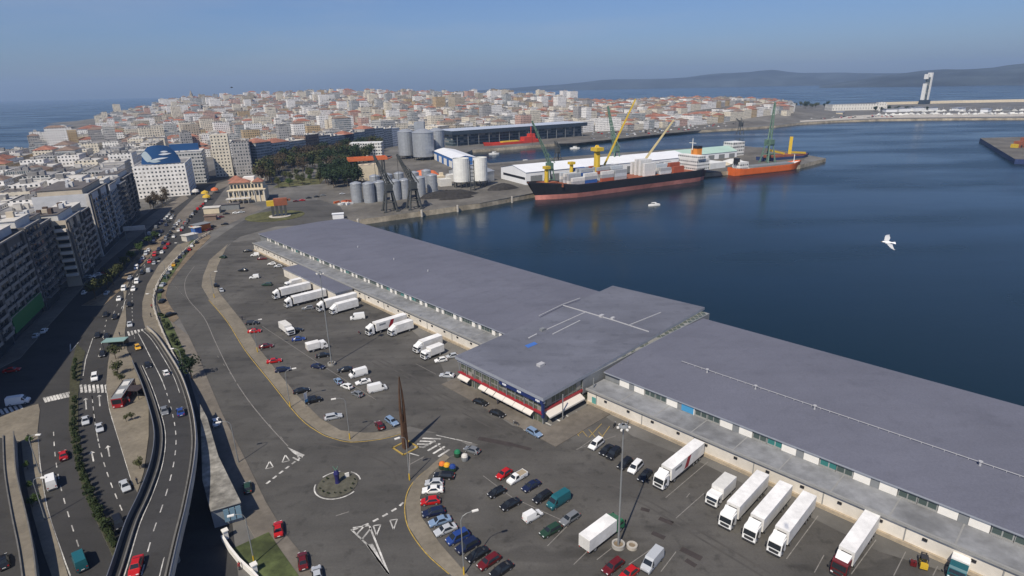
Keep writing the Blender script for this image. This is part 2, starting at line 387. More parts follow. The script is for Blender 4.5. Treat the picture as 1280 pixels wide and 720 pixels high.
# yard pavements with kerbs
STRIP_OUT = PR_R; STRIP_IN = [(285, 305), (272, 333), (268, 352), (274, 366), (291, 387), (303, 402), (323, 435), (343, 460), (371, 494), (401, 524), (426, 538.5), (455, 541.5), (478, 540.5), (506, 533)]
raised('pavement', STRIP_OUT + STRIP_IN[::-1], .14, ['plaza', 'kerb'])
raised('pavement', [(545, 577), (517, 602), (507, 627), (510, 657), (532, 690), (562, 717), (590, 750), (612, 750), (578, 712), (550, 680), (527, 647), (525, 622), (537, 595), (562, 572), (556, 568)], .14, ['plaza', 'kerb'])
raised('pavement', PR_L[6:] + [(385, 740), (330, 690), (318, 672), (300, 640), (283, 600), (262, 545), (250, 500), (236, 462), (224, 440), (213, 420), (214, 402)], .13, ['pavement', 'kerb'])
raised('pavement', [(200, 392), (208, 394), (216, 408), (226, 430), (236, 452), (229, 456), (216, 436), (205, 412)], .2, ['lawn', 'kerb'])
raised('pavement', [(264, 296), (244, 316), (226, 336), (210, 358), (207, 370), (213, 383), (224, 398), (216, 404), (203, 393), (197, 380), (198, 366), (210, 342), (226, 322), (248, 300), (258, 290)], .12, ['soil', 'kerb'])
raised('lawn', [(228, 326), (243, 306), (247, 300), (240, 300), (224, 322), (203, 348), (197, 362), (197, 376), (201, 376), (203, 362)], .22, ['lawn', 'kerb'])
raised('lawn', [(290, 687), (336, 666), (352, 690), (372, 718), (380, 735), (330, 735), (312, 712)], .2, ['lawn', 'kerb'])
# avenue islands
raised('plaza', [(157, 380), (151, 395), (141, 422), (135, 455), (133, 480), (136, 508), (147, 545), (165, 603), (172, 616), (180, 590), (186, 545), (186, 505), (179, 480), (167, 452), (159, 438), (156, 417), (158, 400)], .14, ['plaza', 'kerb'])
raised('pavement', [(96, 430), (88, 462), (87, 490), (86, 535), (95, 582), (107, 622), (130, 672), (145, 704), (152, 690), (137, 660), (118, 620), (104, 580), (98, 535), (98, 492), (103, 455), (107, 440)], .14, ['hedge_ground', 'kerb'])
raised('pavement', [(0, 520), (48, 505), (50, 513), (47, 540), (49, 580), (58, 635), (76, 690), (90, 735), (70, 735), (54, 690), (40, 640), (30, 590), (27, 552), (-10, 545)], .14, ['plaza', 'kerb'])
raised('pavement', [(-100, 470), (10, 437), (66, 376), (116, 326), (153, 297), (193, 266), (230, 243), (236, 248), (200, 274), (162, 304), (126, 334), (78, 388), (25, 448), (-80, 500)], .14, ['pavement', 'kerb'])
raised('median', [(102, 382), (130, 366), (150, 345), (178, 312), (196, 300), (206, 294), (210, 298), (196, 312), (172, 338), (152, 362), (130, 382)], .16, ['soil', 'kerb'])
raised('pavement', [(156, 378), (160, 356), (166, 345), (160, 350), (154, 362)], .14, ['plaza', 'kerb'])
raised('pavement', [(182, 411), (178, 396), (178, 378), (184, 356), (198, 332), (222, 306), (244, 300), (246, 302), (222, 325), (203, 346), (196, 363), (196, 381), (200, 398), (208, 418), (214, 434), (222, 452), (217, 452)], .14, ['plaza', 'kerb'])
raised('pavement', [(254, 254), (268, 240), (300, 226), (296, 222), (262, 232), (240, 250), (222, 268), (212, 292), (224, 290), (240, 272)], .1, ['pavement', 'kerb'])

# ---- painted markings
mb = MB()
def pxline(pts, w, dz=.06, m=0): ribbon(mb, PL(pts), w, dz, m)
def pxdash(pts, w, on, gap, dz=.06, m=0): dashes(mb, smooth(PL(pts), 3), w, on, gap, dz, m)
pxline([(210, 347), (231, 372), (250, 392)], .01)
ribbon(mb, smooth(PL([(243, 333), (233, 347), (231, 360), (236, 375), (255, 397), (268, 425), (285, 460), (305, 493), (330, 525), (360, 558)]), 4), .22, .06, 1)   # port road, long worn line
pxdash([(272, 445), (290, 470), (318, 510), (350, 545), (365, 562)], .14, 1.6, 6, .06, 1)
# give-way line and triangles, road from the west
pxdash([(333, 605), (352, 590), (372, 575), (381, 568)], .5, 1.1, .8)
def tri(c, hd, L=3.2, w=1.3, m=0):
    c = P(*c); d = Vector((math.cos(hd), math.sin(hd), 0)); n = Vector((-d.y, d.x, 0))
    for a, bb in ((c + d * L / 2, c - d * L / 2 + n * w / 2), (c + d * L / 2, c - d * L / 2 - n * w / 2), (c - d * L / 2 + n * w / 2, c - d * L / 2 - n * w / 2)): ribbon(mb, [a, bb], .26, .061, m)
tri((337, 581), R(110), 2.8, 1.6); tri((357, 573), R(112), 2.8, 1.6)
tri((731 / 1 - 0, 664), R(0), .01, .01)
tri((471, 663), R(-80), 2.8, 1.4); tri((492, 656), R(-80), 2.8, 1.4)
mb.face([(v.x, v.y, .06) for v in PL([(359, 559), (381, 569), (376, 573), (366, 566)])])
for k in (0, 1): pxline([(366 + 6 * k, 572 + k * -1), (374 + 4 * k, 576 - k * 4)], .4)
pxdash([(440, 663), (458, 656), (478, 646), (498, 634), (506, 626)], .5, 1.2, .9)
for a, bb in (((439, 662), (458, 680)), ((441, 660), (462, 657)), ((452, 675), (464, 660)), ((446, 668), (456, 657)), ((458, 680), (486, 718)), ((462, 658), (486, 718))): pxline([a, bb], .34)
mb.face([(v.x, v.y, .06) for v in PL([(458, 681), (466, 680), (486, 719), (481, 714)])])
pxline([(420, 645), (436, 640)], .25, .06, 1); pxline([(512, 565), (512, 600)], .2, .06, 1)
# round about ring
for a0, a1 in ((178, 335), (20, 75), (98, 150)):
    c = P(422, 606); ribbon(mb, [c + Vector((4.75 * math.cos(R(a)), 4.75 * math.sin(R(a)), 0)) for a in range(a0, a1 + 1, 8)], .28, .06)
# zebra by the rust monument
for k in range(4):
    f = k / 3; pxline([(lerp(528, 548, f), lerp(560, 571, f)), (lerp(544, 562, f), lerp(551, 562, f))], .55)
for k in range(4):
    f = k / 3; pxline([(lerp(518, 528, f), lerp(559, 548, f)), (lerp(532, 551, f), lerp(559, 549, f))], .5)
pxline([(545, 544), (590, 554)], .25); pxline([(545, 555), (556, 563)], .3, .06, 1); pxline([(510, 566), (524, 570)], .3)
ribbon(mb, PL([(512, 581), (530, 571), (527, 574)]), .25, .06, 1)
# yellow kerb lines
ribbon(mb, offset_line(smooth(PL(PR_R[3:]), 4), -.3), .22, .06, 2)
ribbon(mb, offset_line(smooth(PL([(547, 578), (518, 603), (508, 627), (511, 657), (533, 690), (563, 717)]), 4), -.25), .2, .06, 2)
# avenue lane lines
pxdash([(67, 540), (69, 570), (75, 605), (86, 645), (99, 685), (112, 720)], .2, 2.4, 3.2)
ribbon(mb, smooth(PL([(47, 541), (50, 580), (59, 635), (77, 690), (88, 720)]), 3), .2, .06, 0)
pxdash([(115, 495), (119, 530), (126, 565), (137, 600), (150, 632), (158, 650)], .2, 2.4, 2.6)
ribbon(mb, smooth(PL([(133, 482), (137, 512), (148, 548), (166, 606)]), 3), .2, .06, 0, ) 
ribbon(mb, smooth(PL([(115, 495), (119, 530), (123, 552)]), 3), .2, .06, 0)
for c0, c1 in (((108, 512), (107, 500)), ((125, 508), (124, 496)), ((117, 577), (115, 567)), ((137, 571), (135, 560))):
    pxline([c0, c1], .3); A, B = P(*c0), P(*c1); d = (B - A).normalized(); n = Vector((-d.y, d.x, 0)); mb.face([(v.x, v.y, .061) for v in (B + n * .6, B + d * 1.3, B - n * .6)][::-1])
for k in range(7): pxline([(101 + k * 5.2, 481), (102.5 + k * 5.2, 491)], .62)          # zebras
for k in range(9): pxline([(55 + k * 4, 497 - k * .9), (58 + k * 4, 503 - k * .9)], .6)
for k in range(6): pxline([(160 + k * 4.3, 414.5 - k * .8), (162 + k * 4.3, 420 - k * .8)], .6)
for k in range(5): pxline([(0 + k * 6, 512 - k * 1.6), (4 + k * 6, 518 - k * 1.6)], .6)
pxline([(116, 423), (107, 450), (104, 470)], .22); pxline([(88, 440), (98, 428)], .3); pxline([(88, 430), (88, 440)], .3)
pxline([(156, 376), (153, 392), (150, 400)], .25); pxdash([(166, 352), (165, 380), (166, 405)], .18, 2, 3); pxdash([(133, 400), (128, 425), (122, 450)], .18, 2, 4)
pxdash([(147, 395), (160, 370), (180, 335), (205, 300), (230, 270)], .2, 3, 6); pxdash([(142, 392), (155, 367), (190, 318), (222, 275)], .2, 3, 6)
pxline([(107, 352), (126, 343)], .5); pxline([(82, 366), (92, 364)], .8)
# yard bays
for k in range(26):
    a = P(1292, 718); bpt = P(793, 540)
for (a, bb) in (((885, 577.5), (832, 622.5)), ((862, 617), (858, 622)), ((880, 617), (845, 648)), ((1022.5, 645), (983, 699)), ((1095, 675), (1064, 718)), ((1030, 694), (1018, 716)), ((1132, 690), (1117, 720)), ((1172, 708), (1166, 720)),
                ((770, 545), (720, 562)), ((742, 548), (722, 562)), ((604, 595), (640, 622)), ((640, 622), (712, 655)), ((712, 655), (684, 683)), ((748, 676), (717, 706)), ((764, 686), (746, 700)), ((815, 686), (786, 706)), ((845, 690), (826, 715))):
    pxline([a, bb], .16, .07, 1)
for (a, bb) in (((328, 408), (395, 452)), ((395, 452), (470, 500)), ((560, 436), (600, 420)), ((520, 455), (545, 468))): pxline([a, bb], .15, .07, 1)
for k in range(7): pxline([(655 + k * 13, 537 - k * 4.5), (663 + k * 13, 540.5 - k * 4.3)], .5, .07, 0)
for k in range(5): pxline([(700 + k * 12, 528 + k * 3), (714 + k * 10, 545 + k * .5)], .14, .07, 2); pxline([(694 + k * 14, 538 + k * 3), (722 + k * 10, 521 + k * 3)], .14, .07, 2)
for (a, bb, w_) in (((801, 636), (812, 639), 1.0), ((824, 648), (841, 655), 1.1), ((815, 666), (831, 673), 1.1), ((851, 686), (877, 699), 1.3), ((857, 700), (870, 708), 1.0), ((598, 548), (640, 556), 1.6), ((640, 556), (664, 562), 1.2)): pxline([a, bb], w_, .064, 3)
for off in (-.9, .9, 2.4): ribbon(mb, offset_line(smooth(PL([(468, 452), (500, 470), (540, 494), (580, 514), (640, 545)]), 4), off), .5, .063, 4)
for off in (-.8, .8): ribbon(mb, offset_line(smooth(PL([(395, 552), (420, 556), (450, 563), (490, 580), (500, 600)]), 4), off), .45, .05, 4)
for off in (-.8, .8): ribbon(mb, offset_line(smooth(PL([(700, 590), (790, 620), (880, 672), (960, 720)]), 4), off), .45, .064, 4)
mat('repair_patch', (.048, .040, .038), .9, 0, .2, .6); mat('tyre_track', (.072, .068, .062), .9, 0, .22, .3)
struct('road_markings', mb, ['white_line', 'worn_line', 'yellow_line', 'repair_patch', 'tyre_track'])
# ================================================================== FISH MARKET HALLS
asphalt('roof_slate', (.124, .129, .162), .10, R(-45))
mat('roof_slate_edge', (.27, .29, .33), .5, 0, .08, .5)
mat('white_wall', (.62, .58, .51), .8, 0, .1, .4, big=.08)
mat('wall_plinth', (.36, .30, .22), .85, 0, .25, .7)
mat('annex_roof', (.20, .205, .21), .8, 0, .2, .4, big=.1)
mat('panel_white', (.72, .70, .65), .7, 0, .06, .5)
mat('panel_grey', (.20, .21, .215), .6, 0, .12, .5)
mat('joint_grey', (.26, .26, .25), .8, 0, .1, 1)
mat('pipe_white', (.40, .40, .41), .6, 0, .08, 1)
paint('blue_sign', (.015, .03, .12)); paint('emblem_white', (.75, .78, .8)); paint('red_band', (.30, .02, .03)); paint('awning_white', (.62, .58, .52), .8)
paint('tarp_blue', (.05, .14, .42), .6); paint('teal_door', (.10, .30, .28)); paint('blue_poster', (.06, .27, .48))
mat('stain', (.045, .045, .05), .8, 0, .3, .6)
def glazing(name, tint, frame, bay, fl, spread=.6):
    m = facade(name, frame, tint, bay, fl, .86, .86); return m
glazing('hall_glass', (.06, .085, .08), (.26, .27, .26), 1.5, 1.4)
glazing('shop_glass', (.085, .10, .075), (.22, .22, .20), 1.6, 2.2)
glazing('green_glass', (.035, .17, .16), (.3, .32, .31), 1.7, 1.4)

def frame_of(a, b):
    u = Vector((b.x - a.x, b.y - a.y, 0)).normalized(); n = Vector((-u.y, u.x, 0))
    return u, n
class Local:
    """plan frame: s along the front, t into the building"""
    def __init__(s, a, b, flip=False):
        s.o = Vector((a.x, a.y, 0)); s.u, s.n = frame_of(a, b)
        if flip: s.n = -s.n
    def __call__(s, a, t, z=0): v = s.o + s.u * a + s.n * t; return Vector((v.x, v.y, z))
    def st(s, p): d = Vector((p.x, p.y, 0)) - s.o; return d.dot(s.u), d.dot(s.n)
def slab(mb, F, s0, s1, t0, t1, z0, z1, m=0, mt=None, bottom=True):
    mb.prism([F(s0, t0)[:2], F(s1, t0)[:2], F(s1, t1)[:2], F(s0, t1)[:2]], z0, z1, m, mt, bottom)

def hall(name, label, F, s0, s1, ta, te, tr, tc, tb, zw, ze, zr, annex, phase, posts, openings, seed):
    """long low hall: annex wall and flat annex roof, clerestory of panels and glazing, shallow roof"""
    rr = random.Random(seed)
    o = F((s0 + s1) / 2, (ta + tb) / 2); T = thing(name, label, 'market hall', o)
    a0, a1 = annex
    def part(nm, mb, mats, par=T): return mb.build(nm, mats, par, o) if par is T else mb.build(nm, mats, par, (0, 0, 0))
    loc = lambda mb: [setattr(mb, 'v', [(p[0] - o.x, p[1] - o.y, p[2]) for p in mb.v])]
    mb = MB(); slab(mb, F, a0, a1, .25, ta - .4, 0, zw, 0, bottom=False)
    k = a0 + 3
    while k < a1 - 1:                                   # wall joints and downpipes
        mb.bar(F(k, .2, .3), F(k, .2, zw - .1), .09, 1); k += 14
    slab(mb, F, a0, a1, -.25, .25, 0, .75, 2); part('wall', mb, ['white_wall', 'joint_grey', 'wall_plinth'])
    k = a0 + 6
    while k < a1 - 1:
        mb = MB(); mb.box(F(k, .15, zw - 1.25), (.75, .3, .45), math.atan2(F.u.y, F.u.x)); part('vent', mb, 'dark_gap'); k += 7
    mb = MB(); slab(mb, F, a0 - .2, a1 + .2, -.35, ta, zw, zw + .28, 1, 0)
    slab(mb, F, a0 - .2, a1 + .2, -.34, .1, zw + .28, zw + .5, 1)
    k = a0 + 10
    while k < a1: slab(mb, F, k, k + .25, .2, ta - .2, zw + .28, zw + .33, 1); k += 10
    part('annex_roof', mb, ['annex_roof', 'joint_grey'])
    mb = MB(); slab(mb, F, s0, s1, ta + .3, tb, 0, ze - .2, 0); part('wall', mb, ['panel_grey'])
    z0 = zw + .3
    s = a0 + phase; i = 0
    while s < a1 - 3:
        for (ds, wd, mt) in posts:
            if s + ds + wd > a1: continue
            mb = MB(); slab(mb, F, s + ds, s + ds + wd, ta - .12, ta + .3, z0, ze - .05, 0); part('panel', mb, mt)
        for (ds, wd) in openings:
            if s + ds + wd > a1: continue
            mb = MB(); slab(mb, F, s + ds, s + ds + wd, ta + .02, ta + .3, z0 + .25, ze - .2, 0)
            gm = 'green_glass' if rr.random() < .14 else 'hall_glass'
            wn = part('window', mb, gm)
            q = MB(); slab(q, F, s + ds - .1, s + ds + wd + .1, ta - .2, ta + .28, z0, z0 + .22, 0); part('sill', q, 'joint_grey')
        s += max(d + w_ for d, w_ in openings) + .1; i += 1
    mb = MB(); prof = [(te, ze), (tr, zr), (tc, zr - .05), (tb, ze + .1)]
    for (t0, za), (t1, zb) in zip(prof, prof[1:]):
        mb.face([F(s0, t0, za), F(s1, t0, za), F(s1, t1, zb), F(s0, t1, zb)], 0)
        mb.face([F(s0, t0, za - .35), F(s0, t1, zb - .35), F(s1, t1, zb - .35), F(s1, t0, za - .35)], 1)
        for q in (s0, s1): mb.face([F(q, t0, za - .35), F(q, t1, zb - .35), F(q, t1, zb), F(q, t0, za)], 1)
    mb.face([F(s0, te, ze - .35), F(s1, te, ze - .35), F(s1, te, ze), F(s0, te, ze)], 1)
    mb.face([F(s1, tb, ze - .25), F(s0, tb, ze - .25), F(s0, tb, ze + .1), F(s1, tb, ze + .1)], 1)
    s = s0 + 4
    while s < s1:                                       # standing seams
        for (t0, za), (t1, zb) in zip(prof, prof[1:]):
            for sg in (0,): mb.face([F(s, t0, za + .03), F(s + .12, t0, za + .03), F(s + .12, t1, zb + .03), F(s, t1, zb + .03)], 0)
        s += 9
    rf = part('roof', mb, ['roof_slate', 'roof_slate_edge'])
    return T, rf, o
# east hall
Wa, Wb = P(737.5, 488.75, 4), P(1155, 667, 4)
FE = Local(Wa, Wb)
tA = sum(FE.st(P(*q, 4.1))[1] for q in ((975, 562.5), (1135, 626), (1201, 655))) / 3
tR = sum(FE.st(P(*q, 8.4))[1] for q in ((960, 489), (1280, 590))) / 2
tC = sum(FE.st(P(*q, 8.4))[1] for q in ((940, 438), (1280, 543.7))) / 2
tB = sum(FE.st(P(*q, 7.))[1] for q in ((900, 403), (1280, 507))) / 2
TE, RE, oE = hall('market_hall', 'long slate-roofed market hall running right from the glazed corner block beside the water', FE, -1, 155, tA, tA - .5, tR, tC, tB, 4, 6.7, 7.7, (-1, 150), 5.0,
     [(0, 3.0, 'panel_white'), (3.05, 1.5, 'panel_grey'), (4.6, 3.0, 'panel_white')], [(7.8, 3.1), (11.0, 3.1)], 3)
# safety rail along the roof ridge and small vents, as parts
def onroof(T, o, nm, mb, mats): return mb.build(nm, mats, T, o)
mb = MB()
for s in range(14, 150, 2): mb.bar(FE(s, tR, 7.7), FE(s, tR, 8.05), .05, 0)
mb.bar(FE(12, tR, 8.05), FE(150, tR, 8.05), .05, 0); onroof(TE, oE, 'roof_rail', mb, 'pipe_white')
for s in (20, 33, 47, 78, 96, 97.4):
    mb = MB(); q = FE(s, tR - .8, 7.6); mb.cyl(q, .22, .9, 8, 0); mb.cyl(q + Vector((0, 0, .9)), .4, .2, 8, 0); onroof(TE, oE, 'roof_vent', mb, 'pipe_white')
mb = MB(); slab(mb, FE, 22.4, 25.6, tA - .2, tA - .03, 4.4, 6.6); onroof(TE, oE, 'poster', mb, 'blue_poster')
mb = MB(); slab(mb, FE, .6, 1.9, .12, .22, .1, 2.5); onroof(TE, oE, 'door', mb, 'teal_door')
mb = MB(); slab(mb, FE, 88, 90, .12, .22, .1, 2.5); onroof(TE, oE, 'door', mb, 'teal_door')
# west hall
La, Lb = P(317.5, 305, 4), P(560, 412.5, 4)
FW = Local(La, Lb)
tAw = sum(FW.st(P(*q, 4.1))[1] for q in ((326, 302.5), (560, 396), (627, 415))) / 3
tRw = sum(FW.st(P(*q, 8.2))[1] for q in ((430, 302), (560, 345))) / 2
tBw = sum(FW.st(P(*q, 7.))[1] for q in ((433.75, 276), (560, 310), (700, 345))) / 3
sW0 = FW.st(P(324, 291, 6.9))[0]; sW1 = FW.st(P(672, 412, 6.9))[0]
TW, RW, oW = hall('market_hall', 'long slate-roofed market hall reaching away from the glazed corner block to the grassy roundabout', FW, sW0, sW1 + 8, tAw, tAw - .5, tRw, lerp(tRw, tBw, .45), tBw, 4, 6.6, 7.4, (-1.5, FW.st(P(600, 430, 4))[0] + 4), 1.2,
     [(0, 1.5, 'panel_white'), (2.6, .7, 'panel_grey'), (3.4, 1.2, 'panel_white')], [(4.8, 2.5), (7.4, 2.6)], 5)
for s in (60, 92, 118):
    mb = MB(); q = FW(s, tRw, 7.4); mb.cyl(q, .25, .8, 8); onroof(TW, oW, 'roof_vent', mb, 'pipe_white')
# porch of the west hall
A_, B_, C_, D_ = P(354, 335, 4), P(413.5, 363, 4), P(440, 359.5, 4), P(371, 330.5, 4)
sA, t0_ = FW.st(A_); sB, _t = FW.st(B_); tp = min(t0_, _t)
mb = MB(); slab(mb, FW, sA, sB + 4, tp, -.4, 0, 3.7, 0, bottom=False); mb.build('porch_wall', ['white_wall'], TW, oW)
mb = MB(); slab(mb, FW, sA - .3, sB + 4.3, tp - .3, -.36, 3.7, 4.1, 1, 0); mb.build('porch_roof', ['roof_slate', 'roof_slate_edge'], TW, oW)

# central block
FL, FT, BR, BL = P(568.75, 445, 8), P(679, 498, 8), P(881, 384, 8), P(766, 357, 8)
FC = Local(FL, FT); Lc = (FT - FL).length
sBR, tBR = FC.st(BR); sBL, tBL = FC.st(BL); Dc = max(tBR, tBL)
oC = FC(Lc / 2, Dc / 2); TC = thing('glazed_corner_block', 'glass-fronted central block with big flat grey roof, red band and white awnings', 'market building', oC)
def cpart(nm, mb, mats): return mb.build(nm, mats, TC, oC)
outer = [FL[:2], FT[:2], BR[:2], BL[:2]]
mb = MB(); mb.prism(outer, 7.1, 8.0, 1, 0, True); asphalt('roof_block', (.128, .135, .165), .22, R(45)); cpart('roof', mb, ['roof_block', 'roof_slate_edge'])
mb = MB(); slab(mb, FC, 1.2, Lc - 1.2, 1.0, Dc - 2, 0, 7.1, 0, bottom=False); cpart('wall', mb, 'shop_glass')
sR = Lc - 1.2
mb = MB(); slab(mb, FC, sR, sR + .3, 16, Dc - 2, 2.6, 7.1, 0); cpart('side_panel', mb, 'panel_grey')
mb = MB(); slab(mb, FC, .2, Lc - .2, .55, 1.0, 6.2, 7.08, 0); cpart('fascia', mb, 'roof_slate_edge')
mb = MB(); slab(mb, FC, Lc * .53, Lc - .4, .15, .5, 5.9, 7.05, 0)
ln = [i / 3 for i in range(3)]; sg = cpart('sign_band', mb, 'blue_sign')
for f in (.57, .73, .92):
    mb = MB()
    for k in range(3): slab(mb, FC, Lc * f + k * .5, Lc * f + k * .5 + .38, .08, .15, 6.3 - .1 * (k % 2), 6.75, 0)
    e = mb.build('emblem', 'emblem_white', sg, (0, 0, 0)); e.data.transform(Matrix.Translation(-oC))
    e.parent = sg; e.location = (0, 0, 0)
mb = MB(); slab(mb, FC, Lc - .9, Lc - .3, .2, .8, 2.2, 5.9, 0); cpart('corner_pylon', mb, 'blue_sign')
mb = MB(); slab(mb, FC, .6, Lc - .6, .2, 1.0, 3.0, 3.3, 0); cpart('red_band', mb, 'red_band')
aw = [(1.5, 4.0), (9.6, 2.5), (12.3, 2.7), (15.2, 3.2), (18.5, 3.2), (21.8, 3.2), (25.1, 2.6)]
k = Lc / 34.0
for s0, wd in aw:
    s0 *= k * 1.1; wd *= k * 1.1
    if s0 + wd > Lc - .5: continue
    mb = MB(); a = [FC(s0, .2, 2.95), FC(s0 + wd, .2, 2.95), FC(s0 + wd, -.9, 2.3), FC(s0, -.9, 2.3)]
    mb.face(a[::-1]); mb.face([p - Vector((0, 0, .06)) for p in a]); mb.face([a[3], a[2], a[2] - Vector((0, 0, .3)), a[3] - Vector((0, 0, .3))]); cpart('awning', mb, 'awning_white')
mb = MB(); a = [FC(sR + .1, 1.5, 3.2), FC(sR + .1, 15, 3.2), FC(sR + 1.9, 15, 2.3), FC(sR + 1.9, 1.5, 2.3)]
mb.face(a[::-1]); mb.face([p - Vector((0, 0, .06)) for p in a]); mb.face([a[3] - Vector((0, 0, .4)), a[2] - Vector((0, 0, .4)), a[2], a[3]]); cpart('awning', mb, 'awning_white')
mb = MB(); slab(mb, FC, sR, sR + .25, 1, 16, 3.2, 3.9, 0); cpart('red_band', mb, 'red_band')
for i in range(11):
    mb = MB(); mb.bar(FC(.8 + i * (Lc - 1.6) / 10, .7, 0), FC(.8 + i * (Lc - 1.6) / 10, .7, 7.1), .14, 0, n=6); cpart('column', mb, 'panel_grey')
for t in (6, 18, 30):
    mb = MB(); mb.bar(FC(sR + 2.2, t, 0), FC(sR + 2.2, t, 7.1), .16, 0, n=6); cpart('column', mb, 'panel_grey')
def roofpx(pts, w, h, nm, mt, z=8.0):
    mb = MB(); q = PL(pts, z); wallstrip(mb, q, w, .004, h); return cpart(nm, mb, mt)
roofpx([(674, 395), (703, 381), (725, 373)], .22, .2, 'roof_pipe', 'pipe_white'); roofpx([(704, 382), (768, 401), (811, 415)], .22, .25, 'roof_pipe', 'pipe_white')
roofpx([(684, 412), (733, 390)], .3, .2, 'roof_pipe', 'pipe_white'); roofpx([(691, 418), (725, 401)], .3, .2, 'roof_pipe', 'pipe_white'); roofpx([(786, 407), (826, 391)], .22, .25, 'roof_pipe', 'pipe_white')
roofpx([(661, 423), (671, 418)], .4, .25, 'roof_pipe', 'pipe_white')
mb = MB(); q = PL([(656, 432), (668, 427.5), (672, 430), (660, 435)], 8); mb.prism([v[:2] for v in q], 8.004, 8.08); cpart('blue_sheet', mb, 'tarp_blue')
for (x, y, wd) in ((678, 413, 1.6), (752, 396, 1.5), (766, 399, 1.3), (676, 457, 2.0)):
    mb = MB(); q = P(x, y, 8); mb.box((q.x, q.y, 8.35), (wd, wd * .7, .69), R(44)); cpart('roof_hatch', mb, 'pipe_white' if x != 678 else 'panel_grey')
for (x, y, a, bb) in ():
    mb = MB(); q = P(x, y, 8); mb.prism([(q.x + a * math.cos(R(i * 30)) * .5 * (1 + .2 * math.sin(i * 2.3)), q.y + bb * math.sin(R(i * 30)) * .6) for i in range(12)], 8.003, 8.012, 0); cpart('stain', mb, 'stain')
mb = MB(); slab(mb, FC, -1.5, Lc + 1.2, -4.2, 1, 0, .18, 0); slab(mb, FC, Lc + 1.2, Lc + 8, -4.2, 24, 0, .178, 0); mb = struct('pavement', mb, 'pavement')

# ================================================================== VIADUCT
VL = [((150, 408), .06), ((158, 432), .3), ((167, 454), 1.0), ((179, 483), 2.6), ((189, 515), 4.4), ((195, 545), 5.8), ((191, 580), 7.0), ((177, 620), 7.8), ((160, 657), 8.2), ((142, 712), 8.4), ((120, 775), 8.4)]
VR = [((186, 405), .06), ((195, 421), .3), ((209, 441), 1.0), ((226, 470), 2.6), ((239, 508), 4.4), ((245, 545), 5.8), ((243, 582), 7.0), ((234, 632), 7.8), ((225, 670), 8.2), ((213, 724), 8.4), ((200, 790), 8.4)]
VL[0] = ((160, 421), .06); VR[0] = ((184, 411), .06); VL[1] = ((162, 436), .3)
vl = smooth([P(*p, z) for p, z in VL], 4); vr = smooth([P(*p, z) for p, z in VR], 4)
mid = [(a + b) / 2 for a, b in zip(vl, vr)]
VO = Vector((mid[20].x, mid[20].y, 0)); TV = thing('road_viaduct', 'curving two-lane road viaduct with concrete parapets climbing toward the bottom of the photo', 'viaduct', VO)
mb = MB()
for i in range(len(vl) - 1):
    mb.face([vl[i], vr[i], vr[i + 1], vl[i + 1]][::-1], 0)
cross = [(a - b).length for a, b in zip(vl, vr)]
for i in range(len(vl) - 1):
    for A, B, fl in ((vl[i], vl[i + 1], 0), (vr[i], vr[i + 1], 1)):
        za = 0 if A.z < 3 else A.z - 1.5; zb = 0 if A.z < 3 else B.z - 1.5
        q = [Vector((A.x, A.y, za)), Vector((B.x, B.y, zb)), B, A]
        mb.face(q if fl else q[::-1], 1)
    if vl[i].z >= 3: mb.face([Vector((p.x, p.y, p.z - 1.5)) for p in (vl[i], vr[i], vr[i + 1], vl[i + 1])], 1)
mb.v = [(p[0] - VO.x, p[1] - VO.y, p[2]) for p in mb.v]; 
o = link('deck', mb.data('deck', ['avenue_asphalt', 'concrete']), TV)
def vpart(nm, mb, mats):
    mb.v = [(p[0] - VO.x, p[1] - VO.y, p[2]) for p in mb.v]; return link(nm, mb.data(nm, mats), TV)
sgn = 1 if (offset_line(vr, .5)[10] - mid[10]).length > (vr[10] - mid[10]).length else -1
mb = MB(); wallstrip(mb, vr, .35, -.4, .95, 0, sgn * .15); wallstrip(mb, vr, .12, .95, 1.25, 1, sgn * .15); vpart('parapet', mb, ['pale_concrete', 'steel'])
mb = MB(); wallstrip(mb, vr, .3, 0, .25, 0, -sgn * .8); vpart('kerb', mb, ['dark_concrete'])
mb = MB(); wallstrip(mb, vl[8:], .3, -.4, .95, 0, -sgn * .15); wallstrip(mb, vl[8:], .1, .95, 1.15, 1, -sgn * .15); vpart('parapet', mb, ['dark_concrete', 'steel'])
mb = MB(); wallstrip(mb, vl[9:], .22, 0, .5, 0, sgn * 1.3); vpart('kerb', mb, ['dark_concrete'])
mb = MB(); dashes(mb, mid, .2, 2.4, 3.0, .02); ribbon(mb, mid[:14], .2, .022); vpart('lane_marking', mb, ['white_line'])
mb = MB(); ribbon(mb, offset_line(vr, -sgn * 1.7), .16, .02); vpart('lane_marking', mb, ['white_line'])
mb = MB(); ribbon(mb, offset_line(vl, sgn * 1.9), .16, .02); vpart('lane_marking', mb, ['white_line'])
for i in (16, 21, 26, 31, 36, 39):
    mb = MB(); a = lerp(vl[i], vr[i], .28); b_ = lerp(vl[i], vr[i], .72)
    mb.bar((a.x, a.y, 0), (a.x, a.y, a.z - 1.5), .6, 0, n=8); mb.bar((b_.x, b_.y, 0), (b_.x, b_.y, b_.z - 1.5), .6, 0, n=8); vpart('pier', mb, ['concrete'])

